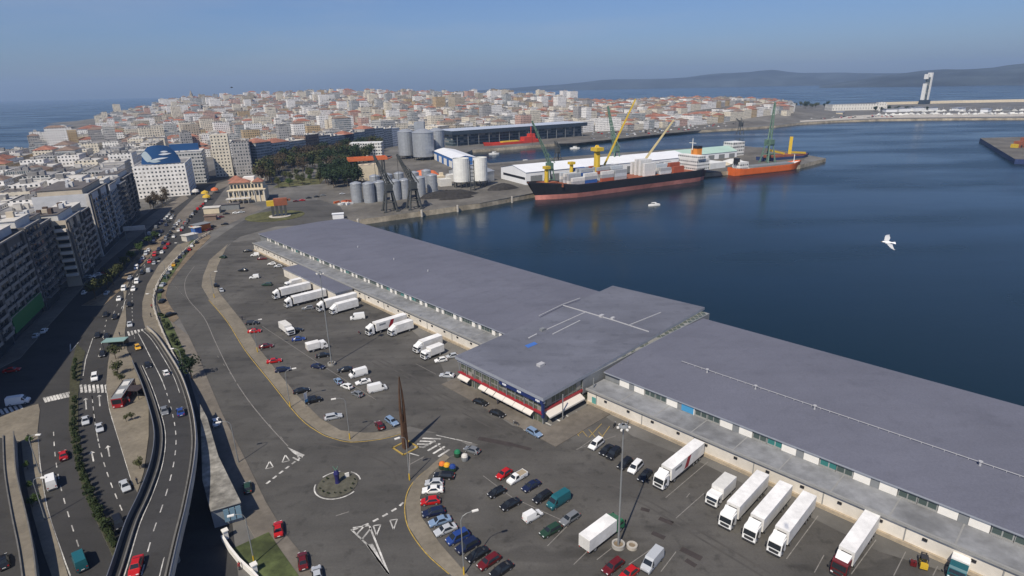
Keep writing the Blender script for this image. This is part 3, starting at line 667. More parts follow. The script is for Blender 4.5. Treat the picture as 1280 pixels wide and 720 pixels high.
# raised walkway ramp at the far lower left
rl = smooth(PL([(4, 545), (6, 590), (14, 640), (24, 690), (32, 750)], 3.2), 4); rrp = smooth(PL([(17, 540), (20, 590), (32, 640), (42, 690), (48, 750)], 3.2), 4)
mb = MB()
for i in range(len(rl) - 1):
    a, b_, c, d = rl[i], rrp[i], rrp[i + 1], rl[i + 1]; mb.face([a, b_, c, d][::-1], 0)
    for A, B in ((d, a), (b_, c)): mb.face([Vector((A.x, A.y, 0)), Vector((B.x, B.y, 0)), B, A], 1)
a, b_ = rl[0], rrp[0]; mb.face([Vector((a.x, a.y, 0)), Vector((b_.x, b_.y, 0)), b_, a], 1)
q = rl[8]; RO = Vector((q.x, q.y, 0)); TRm = thing('walkway_ramp', 'pale raised walkway beside the avenue at the lower left corner', 'ramp', RO)
mb.build('deck', ['plaza', 'concrete'], TRm, RO)
mb = MB(); wallstrip(mb, rl, .22, 0, .35, 0, 0); mb.build('parapet', ['dark_concrete'], TRm, RO)
mb = MB(); wallstrip(mb, rrp, .22, 0, .35, 0, 0); mb.build('parapet', ['dark_concrete'], TRm, RO)

# workshop tucked against the viaduct
wk = PL([(250, 505), (259, 522), (273, 570), (301, 627), (263, 638), (253, 600)], 4.6)
WO = Vector((sum(p.x for p in wk) / 6, sum(p.y for p in wk) / 6, 0)); TK = thing('workshop', 'low workshop with stained grey roof and blue glass end tucked under the viaduct', 'building', WO)
mat('workshop_wall', (.22, .24, .26), .7, 0, .15, .6); mat('ribbed_roof', (.21, .20, .175), .85, 0, .42, .7, big=.22); paint('blue_glass', (.16, .26, .34), .2)
wq = [(lerp(p.x, WO.x, .03), lerp(p.y, WO.y, .03)) for p in wk]
mb = MB(); mb.prism(wq, 0, 4.3, 0, None, False, False); mb.build('wall', ['workshop_wall'], TK, WO)
mb = MB(); mb.prism([p[:2] for p in wk], 4.3, 4.6, 1, 0, True); 
for i in range(0):
    f = (i + .5) / 9; a = lerp(wk[2], wk[3], f); b_ = lerp(wk[5], wk[4], f); mb.bar((a.x, a.y, 4.66), (b_.x, b_.y, 4.66), .13, 0)
mb.build('roof', ['ribbed_roof', 'concrete'], TK, WO)
for i in range(3):
    a = lerp(wk[3], wk[4], .05 + i * .2); b_ = lerp(wk[3], wk[4], .22 + i * .2); d = (b_ - a).normalized(); n_ = Vector((d.y, -d.x, 0)); n_ = n_ if n_.dot(a - WO) > 0 else -n_
    mb = MB(); mb.prism([(a + n_ * .02)[:2], (b_ + n_ * .02)[:2], (b_ + n_ * .1 - n_ * .25)[:2], (a - n_ * .15)[:2]], 1.0, 3.8); mb.build('window', ['blue_glass'], TK, WO)

# low wall with gate posts by the lawn
mb = MB(); wl = PL([(279, 676), (288, 690), (300, 705), (318, 722), (332, 738)]); wallstrip(mb, wl, .4, 0, 1.3, 0); tag(mb.build('garden_wall', ['panel_white'], None, Vector((wl[2].x, wl[2].y, 0))), 'white garden wall running beside the small lawn below the workshop', 'wall')
for (x, y), lb in (((283, 673), 'cream square gate post at the upper end of the white garden wall'), ((319, 716), 'cream square gate post at the lower end of the white garden wall')):
    mb = MB(); q = P(x, y); mb.box((q.x, q.y, .9), (.8, .8, 1.8), R(40)); mb.box((q.x, q.y, 1.9), (1.1, 1.1, .2), R(40)); tag(mb.build('gate_post', ['panel_white'], None, q), lb, 'gate post')
# balustrade above the green bank
bl = smooth(PL([(262, 292), (244, 303), (222, 324), (203, 346), (194, 366), (192.5, 382), (197, 400), (207, 424), (216, 443), (224, 458)]), 3)
q = bl[12]; TB = thing('balustrade', 'long pale balustrade curving between the avenue and the sunken green bank', 'balustrade', q)
mb = MB(); wallstrip(mb, bl, .3, 0, .3, 0); wallstrip(mb, bl, .35, .9, 1.1, 0)
mb.build('rail', ['pale_concrete'], TB, q)
acc = 0
for i in range(len(bl) - 1):
    L = (bl[i + 1] - bl[i]).length; kk = int(L / 5)
    for j in range(max(1, kk)):
        p = bl[i].lerp(bl[i + 1], j / max(1, kk)); mb = MB(); mb.box((p.x, p.y, .6), (.55, .55, 1.3)); mb.build('post', ['pale_concrete'], TB, q)
# ================================================================== VEHICLES
paint('car_glass', (.018, .022, .026), .12); paint('tyre', (.02, .02, .02), .9); paint('rim', (.45, .46, .48), .35, .6)
paint('headlamp', (.75, .76, .75), .15); paint('tail_lamp', (.35, .015, .012), .3); paint('trim', (.03, .03, .032), .7); paint('chassis', (.035, .035, .038), .8)
CARCOL = dict(white=(.74, .74, .72), silver=(.42, .44, .46), grey=(.16, .17, .18), black=(.012, .013, .015), navy=(.012, .018, .05), blue=(.02, .05, .20), red=(.42, .012, .012),
              maroon=(.11, .010, .012), green=(.02, .05, .03), teal=(.015, .10, .12), yellow=(.62, .33, .02), tan=(.33, .27, .18), skyblue=(.18, .26, .38), bus_red=(.30, .015, .02), truck_green=(.02, .16, .07), orange=(.6, .16, .03))
for k, v in CARCOL.items(): paint('paint_' + k, v, .28)
mat('box_white', (.76, .75, .72), .5, 0, .1, .9, big=.25); mat('box_side', (.68, .67, .64), .55, 0, .1, .9, big=.3); mat('pale_tilt', (.60, .59, .55), .6, 0, .08, .8)

def ring(x, w, zt, zb, wr, z0=.22): return [(x, -w * .9, z0), (x, -w, (z0 + zb) * .5), (x, -w * .97, zb), (x, -wr, zt), (x, wr, zt), (x, w * .97, zb), (x, w, (z0 + zb) * .5), (x, w * .9, z0)]
def body_mesh(st, belt, w):
    mb = MB(); rs = []
    for x, zt, f in st: rs.append(ring(x, w * (1 if abs(x) < abs(st[0][0]) - .25 else .92), zt, min(belt, zt - .05), w * f))
    for a, b_ in zip(rs, rs[1:]):
        for i in range(8):
            j = (i + 1) % 8; mb.face([a[i], a[j], b_[j], b_[i]], sm=True)
    mb.face(rs[0][::-1]); mb.face(rs[-1]); return mb
def wheel_mb(r=.31, wd=.2):
    mb = MB(); n = 12
    for s in (-1, 1):
        mb.face([(r * math.cos(2 * math.pi * i / n), s * wd / 2, r * math.sin(2 * math.pi * i / n)) for i in range(n)][::(-s)], 0)
        mb.face([(r * .62 * math.cos(2 * math.pi * i / n), s * (wd / 2 + .012), r * .62 * math.sin(2 * math.pi * i / n)) for i in range(n)][::(-s)], 1)
    for i in range(n):
        a, b_ = 2 * math.pi * i / n, 2 * math.pi * (i + 1) / n
        mb.face([(r * math.cos(a), -wd / 2, r * math.sin(a)), (r * math.cos(b_), -wd / 2, r * math.sin(b_)), (r * math.cos(b_), wd / 2, r * math.sin(b_)), (r * math.cos(a), wd / 2, r * math.sin(a))], 0, sm=True)
    return mb
WHEEL = wheel_mb().data('wheel', ['tyre', 'rim']); BIGWHEEL = wheel_mb(.5, .32).data('truck_wheel', ['tyre', 'rim'])
def bxd(name, dims, mt, top=None):
    mb = MB(); mb.box((0, 0, 0), dims, 0, 0, 1 if top else 0); return mb.data(name, [mt, top] if top else [mt])
HEADL = bxd('headlight', (.1, .36, .16), 'headlamp'); TAILL = bxd('tail_light', (.08, .26, .22), 'tail_lamp'); BUMP = bxd('bumper', (.12, 1.5, .16), 'trim')
MIRR = bxd('mirror', (.12, .2, .14), 'trim'); PLATE = bxd('number_plate', (.03, .5, .12), 'box_white')
# kind: (stations x, top z, roof half-width fraction), belt, half width, (windscreen i,j), (rear i,j), wheel x, headlight x,z, tail x,z
KINDS = {
 'hatchback': ([(1.95, .58, .72), (1.85, .70, .78), (1.0, .92, .80), (.25, 1.40, .64), (-1.25, 1.43, .63), (-1.85, .98, .72), (-1.95, .7, .8)], .88, .85, (2, 3), (4, 5), 1.22),
 'saloon car': ([(2.2, .56, .72), (2.1, .68, .78), (1.1, .90, .80), (.35, 1.37, .62), (-.85, 1.40, .62), (-1.55, 1.0, .74), (-2.1, .95, .74), (-2.2, .65, .8)], .87, .87, (2, 3), (4, 5), 1.35),
 'estate car': ([(2.2, .58, .72), (2.1, .70, .78), (1.1, .92, .80), (.35, 1.40, .64), (-1.75, 1.45, .63), (-2.15, .98, .72), (-2.25, .7, .8)], .89, .87, (2, 3), (4, 5), 1.35),
 'off-roader': ([(2.15, .75, .76), (2.08, .92, .82), (1.1, 1.08, .84), (.55, 1.70, .70), (-1.8, 1.75, .70), (-2.1, 1.08, .78), (-2.2, .75, .84)], 1.05, .92, (2, 3), (4, 5), 1.38),
 'people carrier': ([(2.2, .66, .74), (2.1, .80, .8), (1.45, 1.0, .82), (.6, 1.68, .68), (-1.9, 1.74, .67), (-2.2, 1.05, .76), (-2.3, .72, .82)], 1.0, .92, (2, 3), (4, 5), 1.45),
 'small van': ([(2.05, .62, .74), (1.95, .78, .8), (1.15, 1.0, .82), (.5, 1.62, .74), (.3, 1.84, .80), (-1.95, 1.86, .80), (-2.05, 1.3, .84), (-2.1, .7, .86)], 1.0, .87, (2, 3), None, 1.3),
 'van': ([(2.6, .8, .78), (2.5, 1.05, .82), (1.95, 1.25, .84), (1.3, 2.1, .80), (1.0, 2.35, .82), (-2.55, 2.38, .82), (-2.65, 1.6, .88), (-2.7, .8, .9)], 1.25, .98, (2, 3), None, 1.75),
}
def quad_at(st, i, j, belt, w, eps=.03):
    (xa, za, fa), (xb, zb, fb) = st[i], st[j]
    A = (lerp(xa, xb, .1), lerp(za, zb, .1), lerp(w * fa, w * fb, .1) * .93); B = (lerp(xa, xb, .9), lerp(za, zb, .9), lerp(w * fa, w * fb, .9) * .93)
    sgn = 1 if i < 3 else -1
    dx, dz = (eps * .8 * sgn, eps)
    mb = MB(); mb.face([(A[0] + dx, -A[2], A[1] + dz), (A[0] + dx, A[2], A[1] + dz), (B[0] + dx, B[2], B[1] + dz), (B[0] + dx, -B[2], B[1] + dz)]); return mb
def side_win(st, belt, w, s, kind):
    i0 = 2; front = st[2]; rf = st[3]; x1 = -9
    rear = [q for q in st if q[0] < 0 and q[1] > 1.3][-1]
    if kind in ('small van', 'van'):
        xr = .25 if kind == 'small van' else 1.05; top = (rf[1] if kind == 'van' else 1.6) - .05
        pts = [(front[0] - .1, belt + .05), (rf[0] - .05, top), (xr, top), (xr, belt + .05)]; fr = .83
    else:
        pts = [(front[0] - .25, belt + .05), (rf[0] - .05, rf[1] - .06), (rear[0] + .1, rear[1] - .07), (st[st.index(rear) + 1][0] + .3, belt + .06)]; fr = None
    mb = MB(); q = []
    for x, z in pts:
        zt = rf[1]; wr = w * rf[2]; t = min(1, max(0, (z - belt) / (zt - belt))); q.append((x, s * (lerp(w * .97, wr, t) + .035), z))
    mb.face(q if s > 0 else q[::-1]); return mb
PROTO = {}
def car_proto(kind):
    if kind in PROTO: return PROTO[kind]
    st, belt, w, ws, rw, wx = KINDS[kind]; L = []
    bm_ = body_mesh(st, belt, w); L.append(('body', bm_.data('car_body', ['paint_white']), (0, 0, 0), 'paint'))
    whole = MB(); whole.__dict__.update({k: list(v) for k, v in bm_.__dict__.items()})
    def add(nm, mb, loc=(0, 0, 0)):
        L.append((nm, mb.data(nm, ['car_glass']), loc, None))
        i = len(whole.v); whole.v += mb.v; whole.f += [tuple(q + i for q in f) for f in mb.f]; whole.m += [1] * len(mb.f); whole.uv += mb.uv; whole.sm += mb.sm
    add('windscreen', quad_at(st, *ws, belt, w))
    if rw: add('rear_window', quad_at(st, *rw, belt, w))
    add('side_window', side_win(st, belt, w, 1, kind)); add('side_window', side_win(st, belt, w, -1, kind))
    for x in (wx, -wx):
        for s in (-1, 1): L.append(('wheel', WHEEL, (x, s * (w - .1), .31), None)); whole.box((x, s * (w - .09), .3), (.6, .2, .6), 0, 2)
    for s in (-1, 1):
        L.append(('headlight', HEADL, (st[0][0] - .06, s * w * .62, st[0][1] + .04), None)); L.append(('tail_light', TAILL, (st[-1][0] + .02, s * w * .7, st[-1][1] + .1), None))
        L.append(('mirror', MIRR, (st[2][0] - .3, s * (w + .1), belt + .08), None))
    L.append(('bumper', BUMP, (st[0][0] + .02, 0, .4), None)); L.append(('bumper', BUMP, (st[-1][0] - .02, 0, .42), None)); L.append(('number_plate', PLATE, (st[-1][0] - .06, 0, .62), None))
    wd = whole.data('car', ['paint_white', 'car_glass', 'tyre'])
    PROTO[kind] = (L, wd); return PROTO[kind]
def recolour(o, col):
    o.material_slots[0].link = 'OBJECT'; o.material_slots[0].material = MATS['paint_' + col]
NAMEOF = {'saloon car': 'car', 'hatchback': 'car', 'estate car': 'car', 'off-roader': 'car', 'people carrier': 'car', 'small van': 'van', 'van': 'van'}
USED = {}
def uniq(label):
    USED[label] = USED.get(label, 0) + 1
    return label
def spawn(kind, col, pos, hd, label, group, detail=True, sc=1.0):
    nm = kind.replace(' ', '_').replace('-', '_') if kind not in ('saloon car', 'estate car') else {'saloon car': 'saloon_car', 'estate car': 'estate_car'}[kind]
    L, whole = car_proto(kind); pos = Vector(pos)
    if detail:
        t = thing(nm, uniq(label), NAMEOF[kind], pos, hd, group)
        for pn, me, loc, fl in L:
            o = link(pn, me, t, loc)
            if fl == 'paint': recolour(o, col)
    else:
        t = link(nm, whole, None, pos); t.rotation_euler = (0, 0, hd); tag(t, uniq(label), NAMEOF[kind], group); recolour(t, col)
    if sc != 1: t.scale = (sc, sc, sc)
    return t
Z_LOT = .055
# ---- the two market car parks and the kerbs: (kind, colour, px, py, heading degrees, label)
KERB = 'cars parked nose-in along the curved kerb'
MID = 'cars in the middle bays of the front car park'
WALLP = 'vehicles parked by the east hall'
WEST = 'cars in the west car park'
CARS = [
 ('hatchback', 'grey', 590, 565, 150, 'dark grey hatchback beside the green recycling igloo', MID),
 ('estate car', 'black', 555, 597, 172, 'black car at the top of the kerb row, next to the coloured recycling bins', KERB),
 ('hatchback', 'silver', 543, 606, 180, 'silver hatchback squeezed between the top black car and the white car of the kerb row', KERB),
 ('saloon car', 'white', 541, 615, 184, 'white saloon car in the kerb row just above the bright red car', KERB),
 ('hatchback', 'red', 538, 629, 188, 'bright red hatchback in the kerb row between the white car and a navy car', KERB),
 ('estate car', 'navy', 542, 643, 196, 'navy estate car in the kerb row directly below the bright red hatchback', KERB),
 ('saloon car', 'skyblue', 550, 654, 203, 'pale metallic blue saloon in the kerb row, sixth from the recycling bins', KERB),
 ('saloon car', 'silver', 557, 665, 209, 'silver saloon in the kerb row between the pale blue saloon and the royal blue car', KERB),
 ('people carrier', 'blue', 572, 675, 214, 'royal blue people carrier by the tall street lamp in the kerb row', KERB),
 ('off-roader', 'navy', 584, 686, 217, 'dark navy off-roader in the kerb row just behind the street lamp pole', KERB),
 ('saloon car', 'black', 597, 696, 219, 'black saloon in the kerb row just above the dark red car', KERB),
 ('estate car', 'maroon', 611, 705, 220, 'dark red estate car in the kerb row near the bottom edge', KERB),
 ('saloon car', 'black', 627, 715, 221, 'black saloon cut by the bottom edge, last in the kerb row', KERB),
 ('hatchback', 'red', 630, 595, 227, 'bright red hatchback parked beside the white pickup in the middle bays', MID),
 ('saloon car', 'navy', 664, 610, 220, 'navy saloon in the back row of the middle bays, right of the white pickup', MID),
 ('hatchback', 'black', 621, 618, 216, 'black hatchback in the front row below the bright red car of the middle bays', MID),
 ('estate car', 'black', 678, 624, 220, 'black estate car between the navy saloon and the teal van', MID),
 ('saloon car', 'black', 638, 633, 216, 'black saloon in the front row of the middle bays, left of the small white van', MID),
 ('van', 'teal', 698, 630, 220, 'dark teal van in the middle bays', MID),
 ('small van', 'white', 666, 648, 37, 'small white van facing the other way in the middle bays', MID),
 ('estate car', 'grey', 712, 651, 220, 'grey estate car with cluttered open back below the teal van', MID),
 ('estate car', 'green', 688, 666, 215, 'very dark green estate car left of the green-cabbed lorry', MID),
 ('estate car', 'maroon', 766, 711, 220, 'dark maroon estate car below the mast planter ring', MID),
 ('hatchback', 'red', 786, 720, 220, 'bright red car cut by the bottom edge below the light mast', MID),
 ('van', 'silver', 815, 706, 228, 'silver minibus van near the bottom edge right of the light mast', MID),
 ('people carrier', 'white', 745, 558, 229, 'white people carrier nearest the zebra dashes by the corner block', WALLP),
 ('saloon car', 'black', 758, 565, 229, 'black saloon parked right beside the white people carrier', WALLP),
 ('off-roader', 'black', 767, 570, 229, 'black off-roader, second black vehicle from the white people carrier', WALLP),
 ('estate car', 'black', 781, 582, 229, 'black estate car left of the white van by the striped lorry', WALLP),
 ('people carrier', 'white', 794, 587, 231, 'white van-like people carrier between two black cars by the striped lorry', WALLP),
 ('saloon car', 'black', 806, 597, 231, 'black saloon half under the nose of the red-striped lorry', WALLP),
 ('saloon car', 'black', 601, 505, -36, 'black saloon parked by the pavement in front of the red and white awnings', None),
 ('saloon car', 'black', 622, 519, -36, 'black saloon with bright tail parked behind the other one before the awnings', None),
 ('estate car', 'skyblue', 668, 543, -48, 'pale blue-green estate car driving past the corner of the glazed block', None),
 ('saloon car', 'silver', 559, 471, 170, 'silver car with blue doors at the left end of the glazed block', None),
 ('hatchback', 'white', 551, 452, 200, 'white hatchback behind the glazed block near the last lorries', None),
 ('hatchback', 'silver', 565, 447, 200, 'silver hatchback tucked against the left flank of the glazed block', None),
 # west car park
 ('saloon car', 'black', 310, 315, 10, 'black car at the far end of the west hall wall', WEST),
 ('small van', 'white', 319, 320, 190, 'small white van at the far corner of the west hall', WEST),
 ('saloon car', 'maroon', 328, 324.5, 10, 'dark red saloon parked by the far corner of the west hall', WEST),
 ('hatchback', 'white', 340, 331, 190, 'white hatchback against the west hall wall just short of the porch', WEST),
 ('hatchback', 'silver', 348, 334, 190, 'silver hatchback touching the porch of the west hall', WEST),
 ('hatchback', 'green', 279, 322.5, 160, 'dark green hatchback with pale roof by the strip of pavement at the far end', WEST),
 ('saloon car', 'black', 304, 339, 175, 'lone black saloon in the middle of the far west car park', WEST),
 ('small van', 'white', 318, 348, 195, 'lone small white van in the far west car park', WEST),
 ('estate car', 'green', 334, 357, 175, 'dark green estate car right of the lone small white van', WEST),
 ('hatchback', 'black', 270, 358, 120, 'black hatchback at the kerb beside a silver one in the far west car park', WEST),
 ('hatchback', 'silver', 277, 364, 120, 'silver hatchback at the kerb beside a black one in the far west car park', WEST),
 ('estate car', 'grey', 385, 386.5, 195, 'dark grey estate car between the two pairs of white lorries', WEST),
 ('van', 'white', 447, 399, 195, 'white delivery van standing alone right of the second pair of lorries', WEST),
 ('saloon car', 'black', 371, 414.5, 15, 'black saloon beside the white tanker-like lorry', WEST),
 ('saloon car', 'blue', 373.5, 425.5, 15, 'bright blue saloon below the lorry in the west car park aisle', WEST),
 ('estate car', 'black', 316, 405.5, 10, 'black estate car at the kerb above the bright red one', WEST),
 ('saloon car', 'red', 318.5, 415.5, 10, 'bright red saloon at the kerb, upper of two in the west car park', WEST),
 ('saloon car', 'maroon', 333, 434.5, 15, 'maroon saloon at the kerb between the two bright red cars', WEST),
 ('saloon car', 'red', 343, 453, 20, 'bright red car at the kerb, lower of two in the west car park', WEST),
 ('estate car', 'navy', 354, 464, 20, 'dark blue estate car at the kerb just below the lower bright red car', WEST),
 ('saloon car', 'black', 404, 446, 20, 'black saloon parked alongside the white van next to the mast', WEST),
 ('saloon car', 'navy', 398, 460, -20, 'navy saloon left of the foot of the light mast', WEST),
 ('saloon car', 'black', 432, 464, 195, 'black saloon right of the foot of the light mast', WEST),
 ('van', 'white', 448, 470, 212, 'white van behind the cluster of white and silver cars', WEST),
 ('hatchback', 'skyblue', 423, 478.5, 125, 'pale blue hatchback left of the cluster of white cars', WEST),
 ('hatchback', 'white', 434, 485, 145, 'white hatchback in the cluster between the pale blue hatchback and a van', WEST),
 ('saloon car', 'white', 454, 479.5, 205, 'white saloon parked between two white vans', WEST),
 ('hatchback', 'grey', 447, 494.5, 140, 'charcoal hatchback below the white hatchback of the cluster', WEST),
 ('van', 'white', 472, 488.5, 28, 'white panel van nearest the rust-coloured monument', WEST),
 ('saloon car', 'black', 377, 490.5, 25, 'black saloon at the kerb above the blue and white banner', WEST),
 ('off-roader', 'black', 392, 502.5, 25, 'black off-roader at the kerb beside the blue and white banner', WEST),
 ('estate car', 'silver', 417, 523, 20, 'silver estate car alone at the kerb bend', WEST),
 ('hatchback', 'maroon', 474.5, 534, 118, 'maroon hatchback parked at the tip of the west car park', WEST),
 ('estate car', 'skyblue', 490, 529, -48, 'pale blue estate car next to the maroon hatchback by the rust monument', WEST),
 # port road kerb
 ('saloon car', 'red', 348.5, 664, 112, 'bright red saloon by the lawn on the port road', None),
 ('saloon car', 'maroon', 379, 704, 112, 'dark maroon saloon on the port road near the bottom edge', None),
 ('saloon car', 'silver', 397, 722, 112, 'silver saloon just peeping in at the bottom edge behind the maroon one', None),
 ('hatchback', 'green', 310, 612, 115, 'dark green hatchback in the shade beside the workshop', None),
 ('saloon car', 'white', 270.5, 530, 118, 'white saloon in the shade below the viaduct', None),
]
for kd, c, x, y, h, lb, g in CARS:
    p = P(x, y, Z_LOT); spawn(kd, c, p, R(h), lb, g, p.length < 235)
# avenue traffic
AV = 'cars driving on the avenue'
AVC = [
 ('hatchback', 'yellow', 172.5, 436, -72, 'yellow taxi coming down onto the viaduct', 'V'), ('saloon car', 'black', 185, 458.5, -66, 'black saloon behind the yellow taxi on the viaduct', 'V'), ('hatchback', 'white', 208, 468, 112, 'white hatchback climbing the outer viaduct lane', 'V'),
 ('saloon car', 'grey', 206, 516, -76, 'grey saloon in the inner viaduct lane beside a blue one', 'V'), ('saloon car', 'blue', 226, 517, 102, 'blue saloon in the outer viaduct lane', 'V'), ('saloon car', 'red', 171, 711, -112, 'red saloon at the bottom of the viaduct', 'V'),
 ('saloon car', 'black', 129, 444, -80, 'black saloon just before the bus shelter', 0), ('off-roader', 'white', 119, 474, -80, 'white off-roader about to cross the zebra', 0), ('saloon car', 'silver', 107.5, 528, -83, 'silver saloon past the zebra in the lane by the hedge', 0), ('saloon car', 'silver', 125, 537, -80, 'silver saloon past the zebra in the lane by the plaza', 0),
 ('saloon car', 'silver', 157, 610, -70, 'silver saloon alone in the lane below the arrows', 0), ('off-roader', 'black', 149, 657, -66, 'black off-roader in the viaduct shade by the hedge end', 0),
 ('saloon car', 'red', 80, 571.5, 100, 'dark red saloon climbing beside the hedge', 0), ('van', 'white', 65, 606, 98, 'white van heading up the left carriageway', 0), ('van', 'teal', 101, 705, 108, 'dark teal van on the left carriageway at the bottom', 0),
 ('saloon car', 'black', 5, 705, 95, 'black saloon in the bottom left corner', 0), ('van', 'white', 24, 504.5, 20, 'white van waiting at the side street in the shade', 0), ('saloon car', 'red', 15.5, 464.5, 20, 'dark red saloon in the deep shade of the left facades', 0),
 ('hatchback', 'white', 56, 415, 110, 'white hatchback in the deep shade at left', 0), ('hatchback', 'silver', 46, 421, 110, 'silver hatchback behind the white one in the deep shade', 0),
 ('saloon car', 'silver', 162.5, 407, -84, 'silver saloon waiting above the upper zebra', 0), ('saloon car', 'black', 122.5, 420.5, -76, 'black saloon on the left of a pair above the bus shelter', 0), ('saloon car', 'black', 134, 422, -76, 'black saloon on the right of a pair above the bus shelter', 0),
 ('saloon car', 'black', 132.5, 394.5, -72, 'black saloon on the left of the pair near the island tip', 0), ('saloon car', 'black', 144, 397.5, -76, 'black saloon hugging the island tip', 0), ('hatchback', 'white', 149, 375, -70, 'white hatchback by the shadow edge above the island tip', 0), ('saloon car', 'black', 162, 382, -84, 'black saloon in the lane right of the island tip', 0),
 ('hatchback', 'white', 106, 367, 110, 'white hatchback in the shaded lanes left of the planted median', 0), ('saloon car', 'silver', 134, 367.5, 110, 'silver saloon in the shaded lanes left of the planted median', 0), ('saloon car', 'white', 113, 347.5, 20, 'white saloon parked along the shaded facade', 0), ('saloon car', 'white', 124, 344.5, 20, 'white saloon, second along the shaded facade', 0), ('saloon car', 'red', 131, 343.5, 20, 'red saloon parked along the shaded facade', 0),
]
AVL = [PL(q, .03) for q in ([(67, 540), (69, 570), (75, 605), (86, 645), (99, 685), (112, 720)], [(115, 495), (119, 530), (126, 565), (137, 600), (150, 632), (158, 650)], [(150, 372), (140, 396), (129, 430), (119, 465), (115, 495)], [(162, 372), (160, 395), (162, 412)], [(10, 705), (2, 660)])]
def deckz(p):
    best = min(range(len(mid)), key=lambda i: (mid[i].x - p.x) ** 2 + (mid[i].y - p.y) ** 2); return mid[best].z
for kd, c, x, y, h, lb, z in AVC:
    if z == 'V':
        zz = 2.
        for _ in range(12): zz = deckz(P(x, y, zz))
        p = P(x, y, zz + .03)
        i_ = min(range(1, len(mid) - 1), key=lambda i: (mid[i].x - p.x) ** 2 + (mid[i].y - p.y) ** 2); v_ = mid[i_ + 1] - mid[i_ - 1]
    else:
        p = P(x, y, .03); v_ = None; best = 1e9
        for ln in AVL:
            for a_, b2 in zip(ln, ln[1:]):
                u_ = max(0, min(1, (p - a_).dot(b2 - a_) / (b2 - a_).length_squared)); dd = (a_ + (b2 - a_) * u_ - p).length
                if dd < best: best = dd; v_ = b2 - a_
        if best > 9: v_ = None
    if v_:
        a_ = math.degrees(math.atan2(v_.y, v_.x)); h = a_ if math.cos(R(a_ - h)) > 0 else a_ + 180
    spawn(kd, c, p, R(h), lb, AV, p.length < 235)
PARKL = [(201, 365, 'black'), (203, 377.5, 'black'), (214, 394.5, 'black'), (204, 357, 'silver'), (207.5, 347.5, 'green'), (210.5, 342, 'grey'), (213.5, 337, 'white'), (217.5, 332, 'yellow'), (221, 327.5, 'black'), (225, 322.5, 'navy'), (229, 318, 'grey'), (233, 315, 'black'), (237, 312.5, 'red'), (240, 308, 'white'), (246, 304, 'black')]
ordn = ['first', 'second', 'third', 'fourth', 'fifth', 'sixth', 'seventh', 'eighth', 'ninth', 'tenth', 'eleventh', 'twelfth', 'thirteenth', 'fourteenth', 'fifteenth', 'sixteenth', 'seventeenth', 'eighteenth', 'nineteenth', 'twentieth',
        'twenty-first', 'twenty-second', 'twenty-third', 'twenty-fourth', 'twenty-fifth', 'twenty-sixth', 'twenty-seventh', 'twenty-eighth', 'twenty-ninth', 'thirtieth']
for i, (x, y, c) in enumerate(sorted(PARKL, key=lambda q: -q[1])):
    d = 112 if y > 350 else 125
    spawn('saloon car' if i % 2 else 'hatchback', c, P(x, y, .13), R(d - 12 if y < 380 else 60), f'{c} car parked below the balustrade, {ordn[i]} from the grassy bank', 'cars parked below the balustrade', False)
# dense traffic further up, lane by lane
LANES = [('traffic lane beside the planted median', [(150, 372), (165, 345), (190, 308), (214, 274), (238, 246)], -1), ('second lane from the planted median', [(163, 372), (176, 345), (199, 312), (222, 280), (246, 252)], -1),
         ('traffic lane next to the balustrade', [(182, 346), (203, 316), (226, 286), (252, 256)], 1), ('lane in the shade of the facades', [(140, 346), (170, 310), (196, 285), (222, 258)], 1), ('slip lane by the yellow stalls', [(224, 292), (240, 270), (262, 248)], 1)]
pal = ['black', 'silver', 'white', 'grey', 'white', 'black', 'navy', 'silver', 'red', 'black']
for nm, pts, sg in LANES:
    q = smooth(PL(pts, .03), 6); acc = [0]
    for a, b_ in zip(q, q[1:]): acc.append(acc[-1] + (b_ - a).length)
    s = 6 + rnd.random() * 6; i = 0
    while s < acc[-1] and i < 14:
        k = max(j for j in range(len(acc)) if acc[j] <= s); k = min(k, len(q) - 2); p = q[k].lerp(q[k + 1], (s - acc[k]) / max(.1, acc[k + 1] - acc[k])); d = q[k + 1] - q[k]
        c = rnd.choice(pal); hd = math.atan2(d.y, d.x) + (0 if sg > 0 else math.pi)
        spawn(rnd.choice(['saloon car', 'hatchback', 'estate car', 'small van']), c, p, hd, f'{c} car, {ordn[i]} from the bottom in the {nm}', 'dense traffic at the top of the avenue', False)
        s += rnd.uniform(7, 22) if s < acc[-1] * .5 else rnd.uniform(7, 13); i += 1
# forecourt cars
for i, (x, y, c, h, lb) in enumerate([(283, 268, 'black', 20, 'black car parked on the forecourt nearest the red-roofed house'), (276, 272, 'maroon', 20, 'dark red car parked on the forecourt before the white canopy'), (281, 281, 'black', 200, 'black car parked at the lower edge of the forecourt'), (270, 274, 'grey', 10, 'grey car parked on the forecourt by the brown hut'),
                                      (262, 288, 'maroon', 60, 'dark red car by the coloured kiosk'), (266, 284, 'black', 60, 'black car by the coloured kiosk'), (295, 267, 'white', 20, 'white car parked in front of the canopy posts'), (302, 266, 'silver', 20, 'silver car at the right end of the canopy'),
                                      (386, 248, 'black', 15, 'black car at the park railings beyond the roundabout'), (396, 246.5, 'black', 15, 'second black car at the park railings beyond the roundabout'), (378, 251, 'red', 15, 'red car behind the portal sculpture'), (370, 252, 'maroon', 15, 'maroon car next to the red one behind the portal sculpture'), (404, 245, 'grey', 15, 'grey car at the park railings by the silos'), (428, 243, 'silver', 15, 'silver car parked by the first silo')]):
    spawn('saloon car', c, P(x, y, .06), R(h), lb, 'cars around the forecourt and far roundabout', False)

